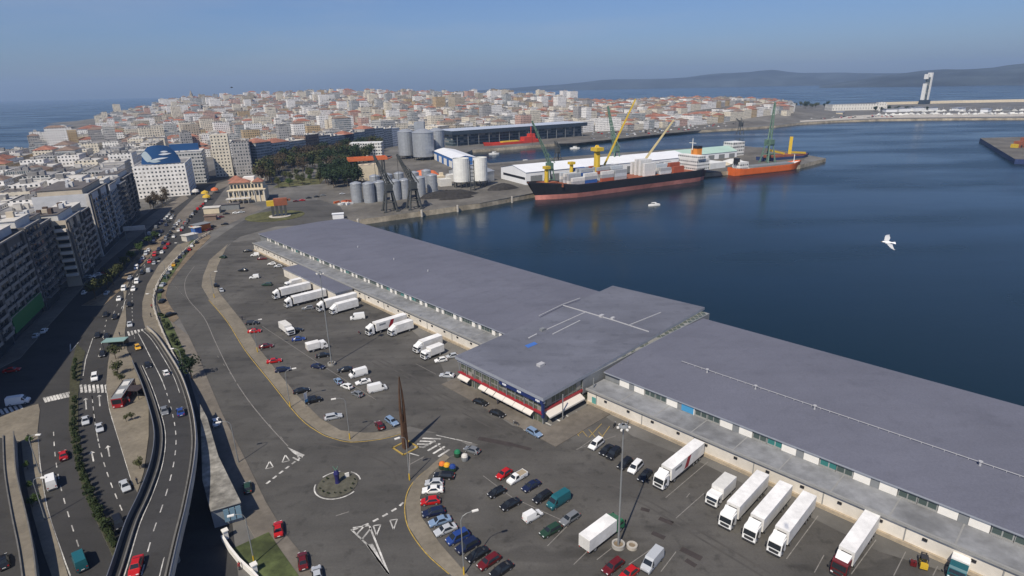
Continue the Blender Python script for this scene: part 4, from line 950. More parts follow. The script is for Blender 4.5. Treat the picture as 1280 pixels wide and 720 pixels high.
# ---- lorries
def lorry(label, cabcol, pf, pr, group, length=None, semi=True, zc=.055, stripe=None, tilt='box_white', deflect=True, sidecol=None, h=4.0):
    """articulated or rigid lorry; pf/pr are photo pixels under its nose and tail"""
    f, r_ = P(*pf, zc), P(*pr, zc); d = f - r_; hd = math.atan2(d.y, d.x); L = length or d.length; d.normalize()
    t = thing('articulated_lorry' if semi else 'box_lorry', uniq(label), 'lorry', f, hd, group)   # nose at x = 0
    cabL, W, hc = (2.3, 2.45, 3.1 if semi else 2.6); 
    mb = MB(); x0 = -cabL
    prof = [(0, .55), (-.02, 1.55), (-.32, hc - .35), (-.6, hc), (x0, hc), (x0, .55)]
    for s in (-1, 1): 
        q = [(x, s * W / 2, z) for x, z in prof]; mb.face(q if s < 0 else q[::-1])
    for a, b_ in zip(prof, prof[1:] + prof[:1]): mb.face([(a[0], W / 2, a[1]), (b_[0], W / 2, b_[1]), (b_[0], -W / 2, b_[1]), (a[0], -W / 2, a[1])])
    cab = mb.build('cab', ['paint_' + cabcol], t)
    mb = MB(); a, b_ = prof[1], prof[2]; A, B = [(lerp(a[0], b_[0], k) + .03, lerp(a[1], b_[1], k)) for k in (.05, .85)]
    mb.face([(A[0], 1.12, A[1]), (B[0], 1.08, B[1]), (B[0], -1.08, B[1]), (A[0], -1.12, A[1])][::-1]); mb.build('windscreen', ['car_glass'], cab)
    for s in (-1, 1):
        mb = MB(); q = [(-.35, s * (W / 2 + .02), 1.6), (-.55, s * (W / 2 + .02), hc - .5), (-1.35, s * (W / 2 + .02), hc - .5), (-1.35, s * (W / 2 + .02), 1.6)]; mb.face(q if s < 0 else q[::-1]); mb.build('side_window', ['car_glass'], cab)
        mb = MB(); mb.box((-.1, s * (W / 2 + .22), 2.0), (.12, .25, .6)); mb.build('mirror', ['trim'], cab)
        mb = MB(); mb.box((.03, s * .92, .78), (.08, .4, .22)); mb.build('headlight', ['headlamp'], cab)
    mb = MB(); mb.box((.03, 0, 1.12), (.06, 1.7, .55)); mb.build('grille', ['trim'], cab)
    mb = MB(); mb.box((.06, 0, .45), (.14, 2.3, .28)); mb.build('bumper', ['trim'], cab)
    if deflect:
        mb = MB(); z1 = h - .15; mb.face([(-.75, -1.0, hc + .02), (-.75, 1.0, hc + .02), (x0 + .1, 1.12, z1), (x0 + .1, -1.12, z1)][::1]); mb.face([(x0 + .1, -1.12, hc), (x0 + .1, -1.12, z1), (x0 + .1, 1.12, z1), (x0 + .1, 1.12, hc)])
        for s in (-1, 1): mb.face([(-.75, s * 1.0, hc + .02), (x0 + .1, s * 1.12, z1), (x0 + .1, s * 1.12, hc)][::s])
        mb.build('wind_deflector', ['paint_' + (cabcol if cabcol != 'maroon' else 'white')], t)
    zb = 1.15 if semi else .95; bx1 = -cabL - (.75 if semi else .15); bx0 = -L
    mb = MB(); mb.box(((bx0 + bx1) / 2, 0, (zb + h) / 2), (bx1 - bx0, 2.55, h - zb), 0, 0, 1); bx = mb.build('trailer_box' if semi else 'cargo_box', [sidecol or 'box_side', tilt], t)
    mb = MB()
    for s in (-.62, .62): mb.box((bx0 - .025, s, (zb + h) / 2), (.05, 1.2, h - zb - .15))
    mb.build('rear_door', ['pale_tilt'], bx)
    if semi:
        mb = MB(); mb.box((bx1 + .16, 0, h - 1.15), (.3, 1.6, 1.1)); mb.box((bx1 + .17, 0, h - .9), (.32, 1.2, .35)); mb.build('cooling_unit', ['chassis'], bx)
    if stripe:
        for s in (-1, 1):
            mb = MB(); y = s * 1.285; q = [(lerp(bx1, bx0, .38), y, zb + .2), (lerp(bx1, bx0, .47), y, h - .1), (lerp(bx1, bx0, .58), y, h - .1), (lerp(bx1, bx0, .50), y, zb + .2)]; mb.face(q if s < 0 else q[::-1]); mb.build('red_stripe', ['red_band'], bx)
            mb = MB(); q = [(lerp(bx1, bx0, .1), y, h - 1.2), (lerp(bx1, bx0, .1), y, h - .6), (lerp(bx1, bx0, .3), y, h - .6), (lerp(bx1, bx0, .3), y, h - 1.2)]; mb.face(q if s < 0 else q[::-1]); mb.build('grey_stripe', ['panel_grey'], bx)
    mb = MB(); mb.box(((-.4 + bx0 + .3) / 2, 0, .82), (L - .9, 1.1, .3)); mb.build('chassis', ['chassis'], t)
    for s in (-1, 1):
        mb = MB(); mb.box(((bx0 + bx1) / 2 + .5, s * 1.1, .75), ((bx1 - bx0) * .4, .08, .6)); mb.build('side_guard', ['chassis'], t)
    xs = [-1.2, -cabL - 2.2] if semi else [-1.2]
    xs += [bx0 + 1.6, bx0 + 2.9, bx0 + 4.2] if semi else [bx0 + 1.7]
    for x in xs:
        for s in (-1, 1): link('wheel', BIGWHEEL, t, (x, s * 1.08, .5))
    for s in (-1, 1): link('tail_light', TAILL, t, (bx0 - .03, s * 1.0, .95))
    return t
EL = 'white lorries backed onto the east hall'; WL = 'white lorries backed onto the west hall'
def backed(label, cab, nose, ang, L, grp, **k):
    """lorry given by its nose pixel, the direction of its tail and its length"""
    f = P(*nose, .055); r_ = f + Vector((math.cos(R(ang)), math.sin(R(ang)), 0)) * L
    kk = dict(k); t = lorry(label, cab, nose, nose if False else nose, grp, length=L, **kk); t.location = f; t.rotation_euler = (0, 0, R(ang + 180)); return t
backed('white articulated lorry with a red slash on its side', 'white', (822, 612), 44, 16.5, EL, stripe=True)
backed('short white box lorry with grey-topped box between the articulated lorries', 'white', (888, 634), 44.5, 8.0, EL, semi=False, tilt='pale_tilt', deflect=False, h=3.5)
backed('white articulated lorry next to the short box lorry', 'white', (905, 662), 45, 16.5, EL)
backed('white articulated lorry in the middle of the three together, dark band over its cab', 'white', (935, 678.5), 45, 16.5, EL)
backed('white articulated lorry on the right of the three together', 'white', (966, 695), 45, 16.5, EL)
backed('white trailer with a dark red cab at the bottom edge', 'maroon', (1046, 722), 43, 16.5, EL)
backed('white box lorry with a green cab beside the light mast', 'truck_green', (774, 657), 222, 10.2, MID, semi=False, deflect=True, h=3.5)
backed('white articulated lorry, upper of the first pair, farthest along the west hall', 'white', (342, 374.5), 41, 15.5, WL)
backed('white articulated lorry, lower of the first pair on the west hall', 'white', (357, 385), 41, 16.5, WL)
backed('white van-lorry half hidden behind the first pair of lorries', 'white', (357, 361), 43, 7.5, WL, semi=False, deflect=False, h=3.2)
backed('white articulated lorry, upper of the second pair on the west hall', 'white', (397.5, 390), 41, 16, WL)
backed('white box lorry, lower of the second pair on the west hall', 'white', (413.5, 393.5), 41, 11, WL, semi=False, h=3.8)
backed('white articulated lorry with a red patch on its side', 'white', (459, 420), 42, 15.5, WL, stripe=True)
backed('white box lorry beside the one with a red patch', 'white', (487, 420.5), 42, 9, WL, semi=False, h=3.7)
backed('white box lorry, upper of the last pair before the glazed block', 'white', (519, 442), 43, 10, WL, semi=False, h=3.6)
backed('white box lorry, lower of the last pair before the glazed block', 'white', (528.5, 450), 43, 7.5, WL, semi=False, deflect=False, h=3.3)
backed('white tank-bodied lorry crossing the aisle of the west car park', 'white', (365, 420), 130, 8.5, None, semi=False, deflect=False, tilt='pale_tilt', h=3.2)
backed('white box van with dark cab glass right beside the west mast', 'white', (409, 434), 214, 6.5, None, semi=False, deflect=False, h=3.0)
# bus
f = P(148, 511, .03); t = thing('bus', 'red city bus with grey roof at the plaza stop', 'bus', f, R(-74.0))
mb = MB(); mb.box((-6, 0, 1.7), (12, 2.55, 2.7), 0, 0, 1); b_ = mb.build('body', ['paint_bus_red', 'panel_grey'], t)
mb = MB(); mb.box((.02, 0, 2.1), (.06, 2.2, 1.3)); mb.build('windscreen', ['car_glass'], t)
for s in (-1, 1):
    mb = MB(); mb.box((-6, s * 1.28, 2.2), (11.2, .04, 1.0)); mb.build('side_window', ['car_glass'], t)
    for x in (-2.4, -8.8): link('wheel', BIGWHEEL, t, (x, s * 1.1, .5))
    link('headlight', HEADL, t, (.03, s * .95, .7))
for x in (-4, -9): mb = MB(); mb.box((x, 0, 3.15), (2.2, 1.7, .25)); mb.build('roof_unit', ['pale_tilt'], t)
# pickup
p = P(646, 600, Z_LOT); t = thing('pickup_truck', 'white pickup with a tan load in its open bed', 'pickup', p, R(222))
st = [(2.3, .62, .74), (2.2, .8, .8), (1.3, 1.0, .82), (.75, 1.6, .70), (-.1, 1.62, .70), (-.3, 1.0, .84), (-.35, .75, .86)]
mb = body_mesh(st, .98, .88); mb.box((-1.4, 0, .55), (2.2, 1.7, .35)); mb.build('body', ['paint_white'], t)
quad_at(st, 2, 3, .98, .88).build('windscreen', ['car_glass'], t); side_win(st[:5] + [(-.35, 1.0, .84)], .98, .88, 1, 'x').build('side_window', ['car_glass'], t); side_win(st[:5] + [(-.35, 1.0, .84)], .98, .88, -1, 'x').build('side_window', ['car_glass'], t)
mb = MB()
for a, b_ in (((-1.4, .85, 1.0), (2.2, .06, .5)), ((-1.4, -.85, 1.0), (2.2, .06, .5)), ((-2.48, 0, 1.0), (.06, 1.7, .5))): mb.box(a, b_)
mb.build('side_board', ['paint_white'], t)
mb = MB(); mb.box((-1.4, 0, .95), (2.0, 1.5, .45)); mb.build('load', ['paint_tan'], t)
for x in (1.45, -1.5):
    for s in (-1, 1): link('wheel', WHEEL, t, (x, s * .78, .31))
for s in (-1, 1): link('headlight', HEADL, t, (2.25, s * .55, .66))
# motorcycles by the wall
paint('moto_blue', (.10, .13, .25)); paint('chrome', (.5, .5, .52), .2, .8)
def motorbike(p, hd, lb, col):
    t = thing('motorcycle', lb, 'motorcycle', p, hd, 'motorcycles by the east hall wall')
    for x in (.72, -.68): link('wheel', WHEEL, t, (x, 0, .31)).scale = (1, .6, 1)
    mb = MB(); mb.bar((-.6, 0, .45), (.4, 0, .6), .15, 0, .2, 6); mb.bar((.3, 0, .75), (-.15, 0, .8), .18, 0, .14, 6); mb.build('body', [col], t)
    mb = MB(); mb.bar((-.1, 0, .82), (-.75, 0, .86), .12, 0, .1, 6); mb.build('seat', ['tyre'], t)
    mb = MB(); mb.bar((.72, 0, .31), (.45, 0, 1.0), .05, 0); mb.bar((.45, -.35, 1.02), (.45, .35, 1.02), .025, 0); mb.build('handlebar', ['chrome'], t)
    mb = MB(); mb.box((.62, 0, .85), (.12, .2, .2)); mb.build('headlight', ['headlamp'], t)
motorbike(P(768, 533, .055), R(60), 'black motorcycle farthest left of the bikes by the hall wall', 'trim')
motorbike(P(777, 534, .055), R(60), 'blue-grey motorcycle second from left by the hall wall', 'moto_blue')
motorbike(P(784, 531, .055), R(64), 'silver motorcycle farthest right of the bikes by the hall wall', 'rim')
motorbike(P(645, 531, .055), R(140), 'dark motorcycle by the pavement behind two black saloons', 'trim')
motorbike(P(449, 417, .055), R(120), 'dark red scooter standing beside the lorry with a red patch', 'paint_maroon')
# fork-lift at the wall
paint('lift_yellow', (.55, .36, .03))
p = P(1153, 708, .055); t = thing('forklift_truck', 'yellow and black fork-lift truck against the east hall wall', 'forklift', p, R(62))
mb = MB(); mb.box((-.2, 0, .7), (1.9, 1.1, .7)); mb.box((-.9, 0, 1.0), (.6, 1.1, .7)); mb.build('body', ['lift_yellow'], t)
mb = MB()
for x in (-.7, .5):
    for s in (-.48, .48): mb.bar((x, s, 1.0), (x + (.1 if x < 0 else -.1), s, 2.15), .05)
mb.box((-.1, 0, 2.18), (1.3, 1.1, .08)); mb.build('cage', ['trim'], t)
mb = MB()
for s in (-.35, .35): mb.bar((.85, s, .1), (.85, s, 2.3), .07)
mb.box((.85, 0, 2.2), (.1, .8, .1)); mb.build('mast', ['trim'], t)
for s in (-.3, .3):
    mb = MB(); mb.box((1.5, s, .12), (1.2, .12, .05)); mb.build('fork', ['steel'], t)
mb = MB(); mb.box((-.3, 0, 1.15), (.5, .5, .3)); mb.box((-.55, 0, 1.45), (.12, .5, .5)); mb.build('seat', ['tyre'], t)
for x in (.55, -.75):
    for s in (-1, 1): link('wheel', WHEEL, t, (x, s * .52, .31))
p = P(1141, 707, .055); t = thing('pallet_truck', 'small dark red pallet truck left of the yellow fork-lift', 'pallet truck', p, R(62))
mb = MB(); mb.box((0, 0, .55), (.8, .9, .8)); mb.build('body', ['paint_maroon'], t); mb = MB(); mb.bar((-.4, 0, .9), (-.8, 0, 1.5), .05); mb.build('handle', ['trim'], t)
for s in (-.3, .3):
    mb = MB(); mb.box((.95, s, .14), (1.2, .16, .07)); mb.build('fork', ['steel'], t)
    link('wheel', WHEEL, t, (-.1, s, .31)).scale = (.9, .8, .9)
backed('small white delivery lorry with teal cab at the bottom edge by the hall', 'teal', (1193, 728), 46, 5.5, EL, semi=False, deflect=False, h=2.8)
# ================================================================== HARBOUR
mat('hull_black', (.022, .023, .028), .5, 0, .2, .15); mat('hull_red', (.50, .20, .16), .65, 0, .22, .12, big=.03); mat('hull_orange', (.62, .13, .03), .5, 0, .12, .15); mat('deck_rust', (.26, .09, .05), .8, 0, .25, .2)
mat('ship_white', (.68, .68, .65), .55, 0, .1, .2); mat('hull_scarlet', (.50, .05, .03), .5, 0, .12, .15); mat('hull_blue', (.03, .05, .13), .5, 0, .15, .15)
paint('funnel_orange', (.62, .22, .03), .5); mat('crane_yellow', (.58, .40, .04), .5, 0, .12, .4); mat('crane_tan', (.55, .46, .25), .6, 0, .12, .4); mat('crane_green', (.10, .17, .13), .6, 0, .2, .4); mat('crane_dark', (.06, .065, .065), .6, 0, .2, .4)
for n, c in (('cont_white', (.62, .62, .60)), ('cont_grey', (.33, .35, .37)), ('cont_blue', (.03, .10, .32)), ('cont_rust', (.33, .09, .05)), ('cont_pale', (.48, .52, .55))): mat(n, c, .6, 0, .12, .6)
mat('silo_metal', (.36, .38, .40), .4, .35, .12, .4); mat('silo_white', (.70, .70, .66), .6, 0, .1, .3); paint('silo_blue', (.03, .14, .36), .5); mat('coal', (.035, .033, .032), .95, 0, .35, .5)
facade('office_white', (.66, .66, .64), (.05, .06, .07), 3.0, 3.8, .7, .45); facade('terminal_glass', (.10, .13, .15), (.03, .05, .06), 6, 4, .9, .55); mat('terminal_roof', (.50, .54, .60), .4, .1, .06, .1); mat('terminal_fascia', (.035, .05, .07), .5, 0, .1, .2)
mat('shed_white', (.74, .75, .76), .45, 0, .05, .1); mat('shed_green', (.36, .50, .43), .5, 0, .08, .1); paint('shed_blue', (.03, .13, .38), .5); mat('hopper_orange', (.55, .14, .05), .6, 0, .15, .4); mat('cream_wall', (.60, .52, .38), .85, 0, .12, .2)

def hull(name, label, bow, stern, beam, zdeck, zred, mats, fore=3.0, parent_cat='ship', side=-1, group=None):
    """ship along the waterline side seen from the land; bow/stern are pixels on that waterline"""
    a, b_ = P(*bow, SEA), P(*stern, SEA); d = (a - b_); L = d.length; hd = math.atan2(d.y, d.x); d.normalize(); n = Vector((-d.y, d.x, 0))
    c = (a + b_) / 2; 
    if n.dot(Vector((c.x, c.y, 0))) < 0: n = -n
    c = c + n * beam / 2
    t = thing(name, label, parent_cat, c, hd, group)
    mb = MB(); N = 22; S = []
    for i in range(N + 1):
        x = lerp(-.5, .5, i / N); f = 1.0
        if x > .28: f = max(.02, 1 - ((x - .28) / .22) ** 1.7)
        if x < -.42: f = 1 - ((-.42 - x) / .08) ** 2 * .3
        fw = f * (1 if x < .28 else .92); sheer = fore * max(0, (x - .30) / .2) ** 1.3 + .8 * max(0, (-.40 - x) / .1)
        top = max(f, .06 if x > .28 else f); rake = 7 * max(0, (x - .4) / .1) * (L / 180)
        S.append((x * L, f * beam / 2 * .96, (top ** .75) * beam / 2, zdeck + sheer, rake))
    for i in range(N):
        for s in (-1, 1):
            def pt(k, lv):
                x, hw, ht, zt, rk = S[k]
                return [(x, s * hw * .9, -1.0), (x + rk * .1, s * hw, zred), (x + rk, s * ht, zt), (x + rk, s * ht, zt + 1.0)][lv]
            for lv in range(3):
                q = [pt(i, lv), pt(i + 1, lv), pt(i + 1, lv + 1), pt(i, lv + 1)]; mb.face(q[::s] if s < 0 else q[::-1], 1 if lv == 0 else 0, sm=True)
        (x0, h0, t0, z0, r0), (x1, h1, t1, z1, r1) = S[i], S[i + 1]
        mb.face([(x0 + r0, -t0, z0), (x1 + r1, -t1, z1), (x1 + r1, t1, z1), (x0 + r0, t0, z0)], 2)
    x, hw, ht, zt, rk = S[0]; mb.face([(x, -hw * .9, -1), (x, -hw, zred), (x, -ht, zt + 1), (x, ht, zt + 1), (x, hw, zred), (x, hw * .9, -1)][::-1], 0)
    mb.build('hull', mats, t); return t, L, beam
def pxl(t, px, z):
    """photo pixel at world height z to ship coordinates"""
    q = P(*px, z); v = q - t.location; c, s = math.cos(t.rotation_euler.z), math.sin(t.rotation_euler.z); return v.x * c + v.y * s, -v.x * s + v.y * c
facade('bridge_white', (.66, .66, .64), (.04, .05, .06), 2.4, 3.0, .6, .4)
ship, SL, SB = hull('cargo_ship', 'black-hulled container ship with pinkish red waterline moored at the pier', (681, 253), (885, 225.5), 26, 9.2, 3.6, ['hull_black', 'hull_red', 'deck_rust'], 4.5)
z0 = 9.25
def sb(nm, c, d, mt, par=ship, top=None):
    mb = MB(); mb.box(c, d, 0, 0, 1 if top else 0); return mb.build(nm, [mt, top] if top else [mt], par)
def sx(px, py, y=-5, z=12):
    lo, hi = -SL * .6, SL * .6; c, s = math.cos(ship.rotation_euler.z), math.sin(ship.rotation_euler.z)
    f = lambda x: project((ship.location.x + x * c - y * s, ship.location.y + x * s + y * c, z))[0]
    up = f(hi) > f(lo)
    for _ in range(40):
        m_ = (lo + hi) / 2
        if (f(m_) < px) == up: lo = m_
        else: hi = m_
    return (lo + hi) / 2
xs_ = sx(862, 209)
sup = sb('superstructure', (xs_, 0, z0 + 5), (15, 22, 10), 'bridge_white', top='ship_white'); sb('bridge', (xs_ + 3, 0, z0 + 11.4), (8, 25, 2.8), 'bridge_white', sup, 'ship_white')
sb('deckhouse', (xs_ - 19, 0, z0 + 2.5), (20, 22, 5), 'ship_white')
mb = MB(); mb.box((xs_ - 2.5, 0, z0 + 15.5), (6, 7, 9)); fn = mb.build('funnel', ['funnel_orange'], ship); mb = MB(); mb.box((xs_ - 2.5, 0, z0 + 19), (6.1, 7.1, 2.2)); mb.build('band', ['hull_black'], fn)
mb = MB(); mb.bar((xs_ + 3, 0, z0 + 17), (xs_ + 3, 0, z0 + 27), .5, 0, .25, 6); mb.bar((xs_ + 3, -4, z0 + 23), (xs_ + 3, 4, z0 + 23), .2); mb.build('mast', ['ship_white'], ship)
sb('breakwater', (sx(700, 236) + 8, 0, z0 + 1.6), (.8, 22, 3.2), 'deck_rust'); sb('forecastle', (SL * .44, 0, z0 + 3.0), (14, 9, 1.2), 'deck_rust')
mb = MB(); mb.bar((SL * .45, 0, z0 + 3), (SL * .45, 0, z0 + 16), .4, 0, .2, 6); mb.build('mast', ['crane_yellow'], ship)
def deckcrane(x, y, hp, tip, mt, w=1.6):
    mb = MB(); mb.bar((x, y, z0), (x, y, z0 + hp), w, 0, w * .9, 8); pd = mb.build('crane_post', [mt], ship)
    mb = MB(); mb.box((x, y, z0 + hp + 1.4), (w * 2.6, w * 2.8, 2.8)); mb.build('cab', [mt], pd)
    mb = MB(); a = Vector((x, y, z0 + hp + .5)); b_ = Vector(tip); dd = (b_ - a).normalized(); sd_ = Vector((-dd.y, dd.x, 0)); sd_ = sd_.normalized() if sd_.length > .01 else Vector((0, 1, 0))
    for s in (-1, 1): mb.bar(a + sd_ * s * w, b_ + sd_ * s * .4, .45)
    for k in range(1, 8): f = k / 8; mb.bar(a.lerp(b_, f) + sd_ * w * (1 - f * .7), a.lerp(b_, f) - sd_ * w * (1 - f * .7), .22)
    mb.build('jib', [mt], pd)
deckcrane(sx(745, 218), -4, 23, (sx(745, 218) - 2, -7, z0 + 27), 'crane_yellow', 2.8)
deckcrane(sx(757, 218), -9, 7, (sx(757, 218) - 22, 3, z0 + 62), 'crane_yellow', 1.6)
deckcrane(sx(808, 214), -9, 9, (sx(808, 214) - 22, 2, z0 + 44), 'crane_tan', 1.7)
for xx in (717, 677):
    mb = MB(); q = sx(xx, 224); mb.bar((q, -8 if xx == 717 else 2, z0), (q, -8 if xx == 717 else 2, z0 + 14), 1.5, 0, n=8); mb.box((q, -8 if xx == 717 else 2, z0 + 14.8), (4.5, 4.5, 2)); mb.build('crane_post', ['crane_yellow'], ship)
# lettering on the bow is a row of pale strokes too small to read in the photograph
mb = MB()
for k in range(11): mb.box((SL * .33 + k * 1.25, 0, 7.2), (.8, .06, .9))
# containers on deck: every container a thing of its own
c_, s_ = math.cos(ship.rotation_euler.z), math.sin(ship.rotation_euler.z)
def to_world(x, y, z): return Vector((ship.location.x + x * c_ - y * s_, ship.location.y + x * s_ + y * c_, SEA + z))
mats_c = {'white': 'cont_white', 'grey': 'cont_grey', 'blue': 'cont_blue', 'rust': 'cont_rust', 'pale blue': 'cont_pale'}
def cont_mesh(mt):
    mb = MB(); mb.box((0, 0, 1.3), (12.2, 2.44, 2.6))
    for k in range(10):
        for s in (-1, 1): mb.box((-5.4 + k * 1.2, s * 1.24, 1.3), (.5, .05, 2.3))
    return mb.data('container', [mt])
CM = {k: cont_mesh(v) for k, v in mats_c.items()}
BAYS = [('bow stack', sx(712, 236), 3, 'grey white pale blue grey white grey'), ('second stack from the bow', sx(727, 234), 4, 'blue grey white blue pale blue grey'), ('third stack from the bow', sx(748, 232), 4, 'rust grey white rust pale blue grey'), ('fourth stack from the bow', sx(764, 230), 4, 'grey pale blue grey white rust grey'),
        ('white midship stack', sx(800, 226), 5, 'white white white white white white'), ('stack behind the white one', sx(820, 222), 3, 'pale blue grey white pale blue grey white'), ('stack nearest the bridge', sx(836, 219), 3, 'rust rust grey rust white rust')]
rowname = ['at the rail', 'one row in', 'two rows in', 'quay side']
for bn, x, tiers, cs in BAYS:
    pool = []
    ws_ = cs.replace('pale blue', 'pale_blue').split()
    for tI in range(tiers):
        for r_ in range(4):
            if tI == tiers - 1 and r_ in (3,) : continue
            cn = ws_[(r_ * 2 + tI) % 6].replace('_', ' '); 
            if bn.startswith('white') and tI == 4 and r_ == 0: continue
            o = link('shipping_container', CM[cn], None, to_world(x, -9.3 + r_ * 5.2, z0 + .02 + tI * 2.62)); o.rotation_euler.z = ship.rotation_euler.z
            tag(o, f'{cn} container, {("bottom", "second", "third", "fourth", "fifth")[tI]} tier of the {bn}, {rowname[r_]}', 'container', 'containers on the black ship')

# moored ships and boats
osh, L, B = hull('coaster', 'orange-hulled coaster moored at the pier end under a green crane', (1004, 211.5), (921, 220.5), 14, 5.2, .6, ['hull_orange', 'hull_orange', 'ship_white'], 2.0)
mb = MB(); mb.box((-L * .38, 0, 8.5), (10, 10, 7), 0, 0, 1); mb.build('superstructure', ['bridge_white', 'ship_white'], osh); mb = MB(); mb.box((-L * .44, 0, 13), (4, 4, 5)); mb.build('funnel', ['hull_black'], osh)
mb = MB(); mb.box((L * .06, 0, 6.2), (L * .62, 10, 2.0)); mb.build('hatch_cover', ['panel_grey'], osh); mb = MB(); mb.bar((L * .43, 0, 6), (L * .43, 0, 14), .3); mb.build('mast', ['ship_white'], osh)
dr, L, B = hull('dredger', 'dark blue and dull red dredger with yellow gantries behind the orange coaster', (1014, 201), (955, 206), 14, 5.5, 2.2, ['hull_blue', 'hull_red', 'deck_rust'], 1.5)
mb = MB(); mb.box((-L * .1, 0, 7), (L * .5, 10, 2.5)); mb.build('deckhouse', ['deck_rust'], dr); mb = MB(); mb.bar((L * .12, 0, 6), (L * .12, 0, 26), 1.6); mb.build('gantry', ['crane_yellow'], dr); mb = MB(); mb.bar((L * .12, 0, 10), (L * .46, 0, 8), 1.0); mb.build('jib', ['crane_yellow'], dr); mb = MB(); mb.bar((-L * .35, 0, 14), (0, 0, 9), .9); mb.build('jib', ['crane_yellow'], dr)
rs, L, B = hull('tug', 'long bright red vessel moored in the inner dock before the dark terminal', (610, 186), (676, 180.5), 14, 6.0, .6, ['hull_scarlet', 'hull_scarlet', 'hull_scarlet'], 1.5)
mb = MB(); mb.box((-L * .3, 0, 9), (L * .22, 11, 6), 0, 0, 0); mb.box((-L * .36, 0, 14), (L * .1, 8, 4)); mb.build('superstructure', ['hull_scarlet'], rs); mb = MB(); mb.box((L * .05, 0, 7.0), (L * .3, 9, 2)); mb.build('cargo_deck', ['crane_yellow'], rs); mb = MB(); mb.bar((-L * .36, 0, 16), (-L * .36, 0, 26), .5); mb.build('mast', ['hull_scarlet'], rs)
def motorboat(p, hd, L, lb, grp=None):
    t = thing('motorboat', lb, 'boat', p, hd, grp); mb = MB(); o = [(-.5, -.16), (.15, -.17), (.38, -.1), (.5, 0), (.38, .1), (.15, .17), (-.5, .16)]
    mb.prism([(x * L, y * L) for x, y in o], -.3, L * .12, 0); mb.build('hull', ['ship_white'], t); mb = MB(); mb.box((-.02 * L, 0, L * .18), (L * .35, L * .2, L * .14)); mb.build('cabin', ['ship_white'], t); mb = MB(); mb.box((.06 * L, 0, L * .19), (L * .2, L * .205, L * .05)); mb.build('window', ['car_glass'], t); return t
motorboat(P(817, 257, SEA), R(200), 9, 'small white motorboat crossing the harbour off the black ship')
for i, (x, y, h, lb) in enumerate([(657, 203.5, 30, 'white yacht lying behind the white quay shed'), (719, 186, 10, 'small white boat in the inner dock off the dark terminal'), (618, 193, 20, 'small launch in the inner dock near the white silos')]): motorboat(P(x, y, SEA), R(h), 14, lb)
o = MB(); 
# far marina
mlabel = 'small white boat moored in the far marina below the leaning white tower'
mt = MB(); mt.prism([(-7, -2.2), (3, -2.4), (8, 0), (3, 2.4), (-7, 2.2)], -.4, 2.2, 0); mt.box((-1, 0, 3.2), (6, 3, 2.2)); mt.bar((0, 0, 4), (0, 0, 11), .1); mdat = mt.data('moored_boat', ['ship_white'])
for i in range(46):
    px = 1100 + (i % 23) * 8 + rnd.uniform(-2, 2); py = 138.5 + (i // 23) * 4 + rnd.uniform(-.6, .6) + (1280 - px) * .004
    o = link('moored_boat', mdat, None, P(px, py, .6)); o.rotation_euler.z = rnd.uniform(0, 6.28); o.scale = (.9, .9, .8); tag(o, mlabel, 'boat', 'boats laid up in the far marina')

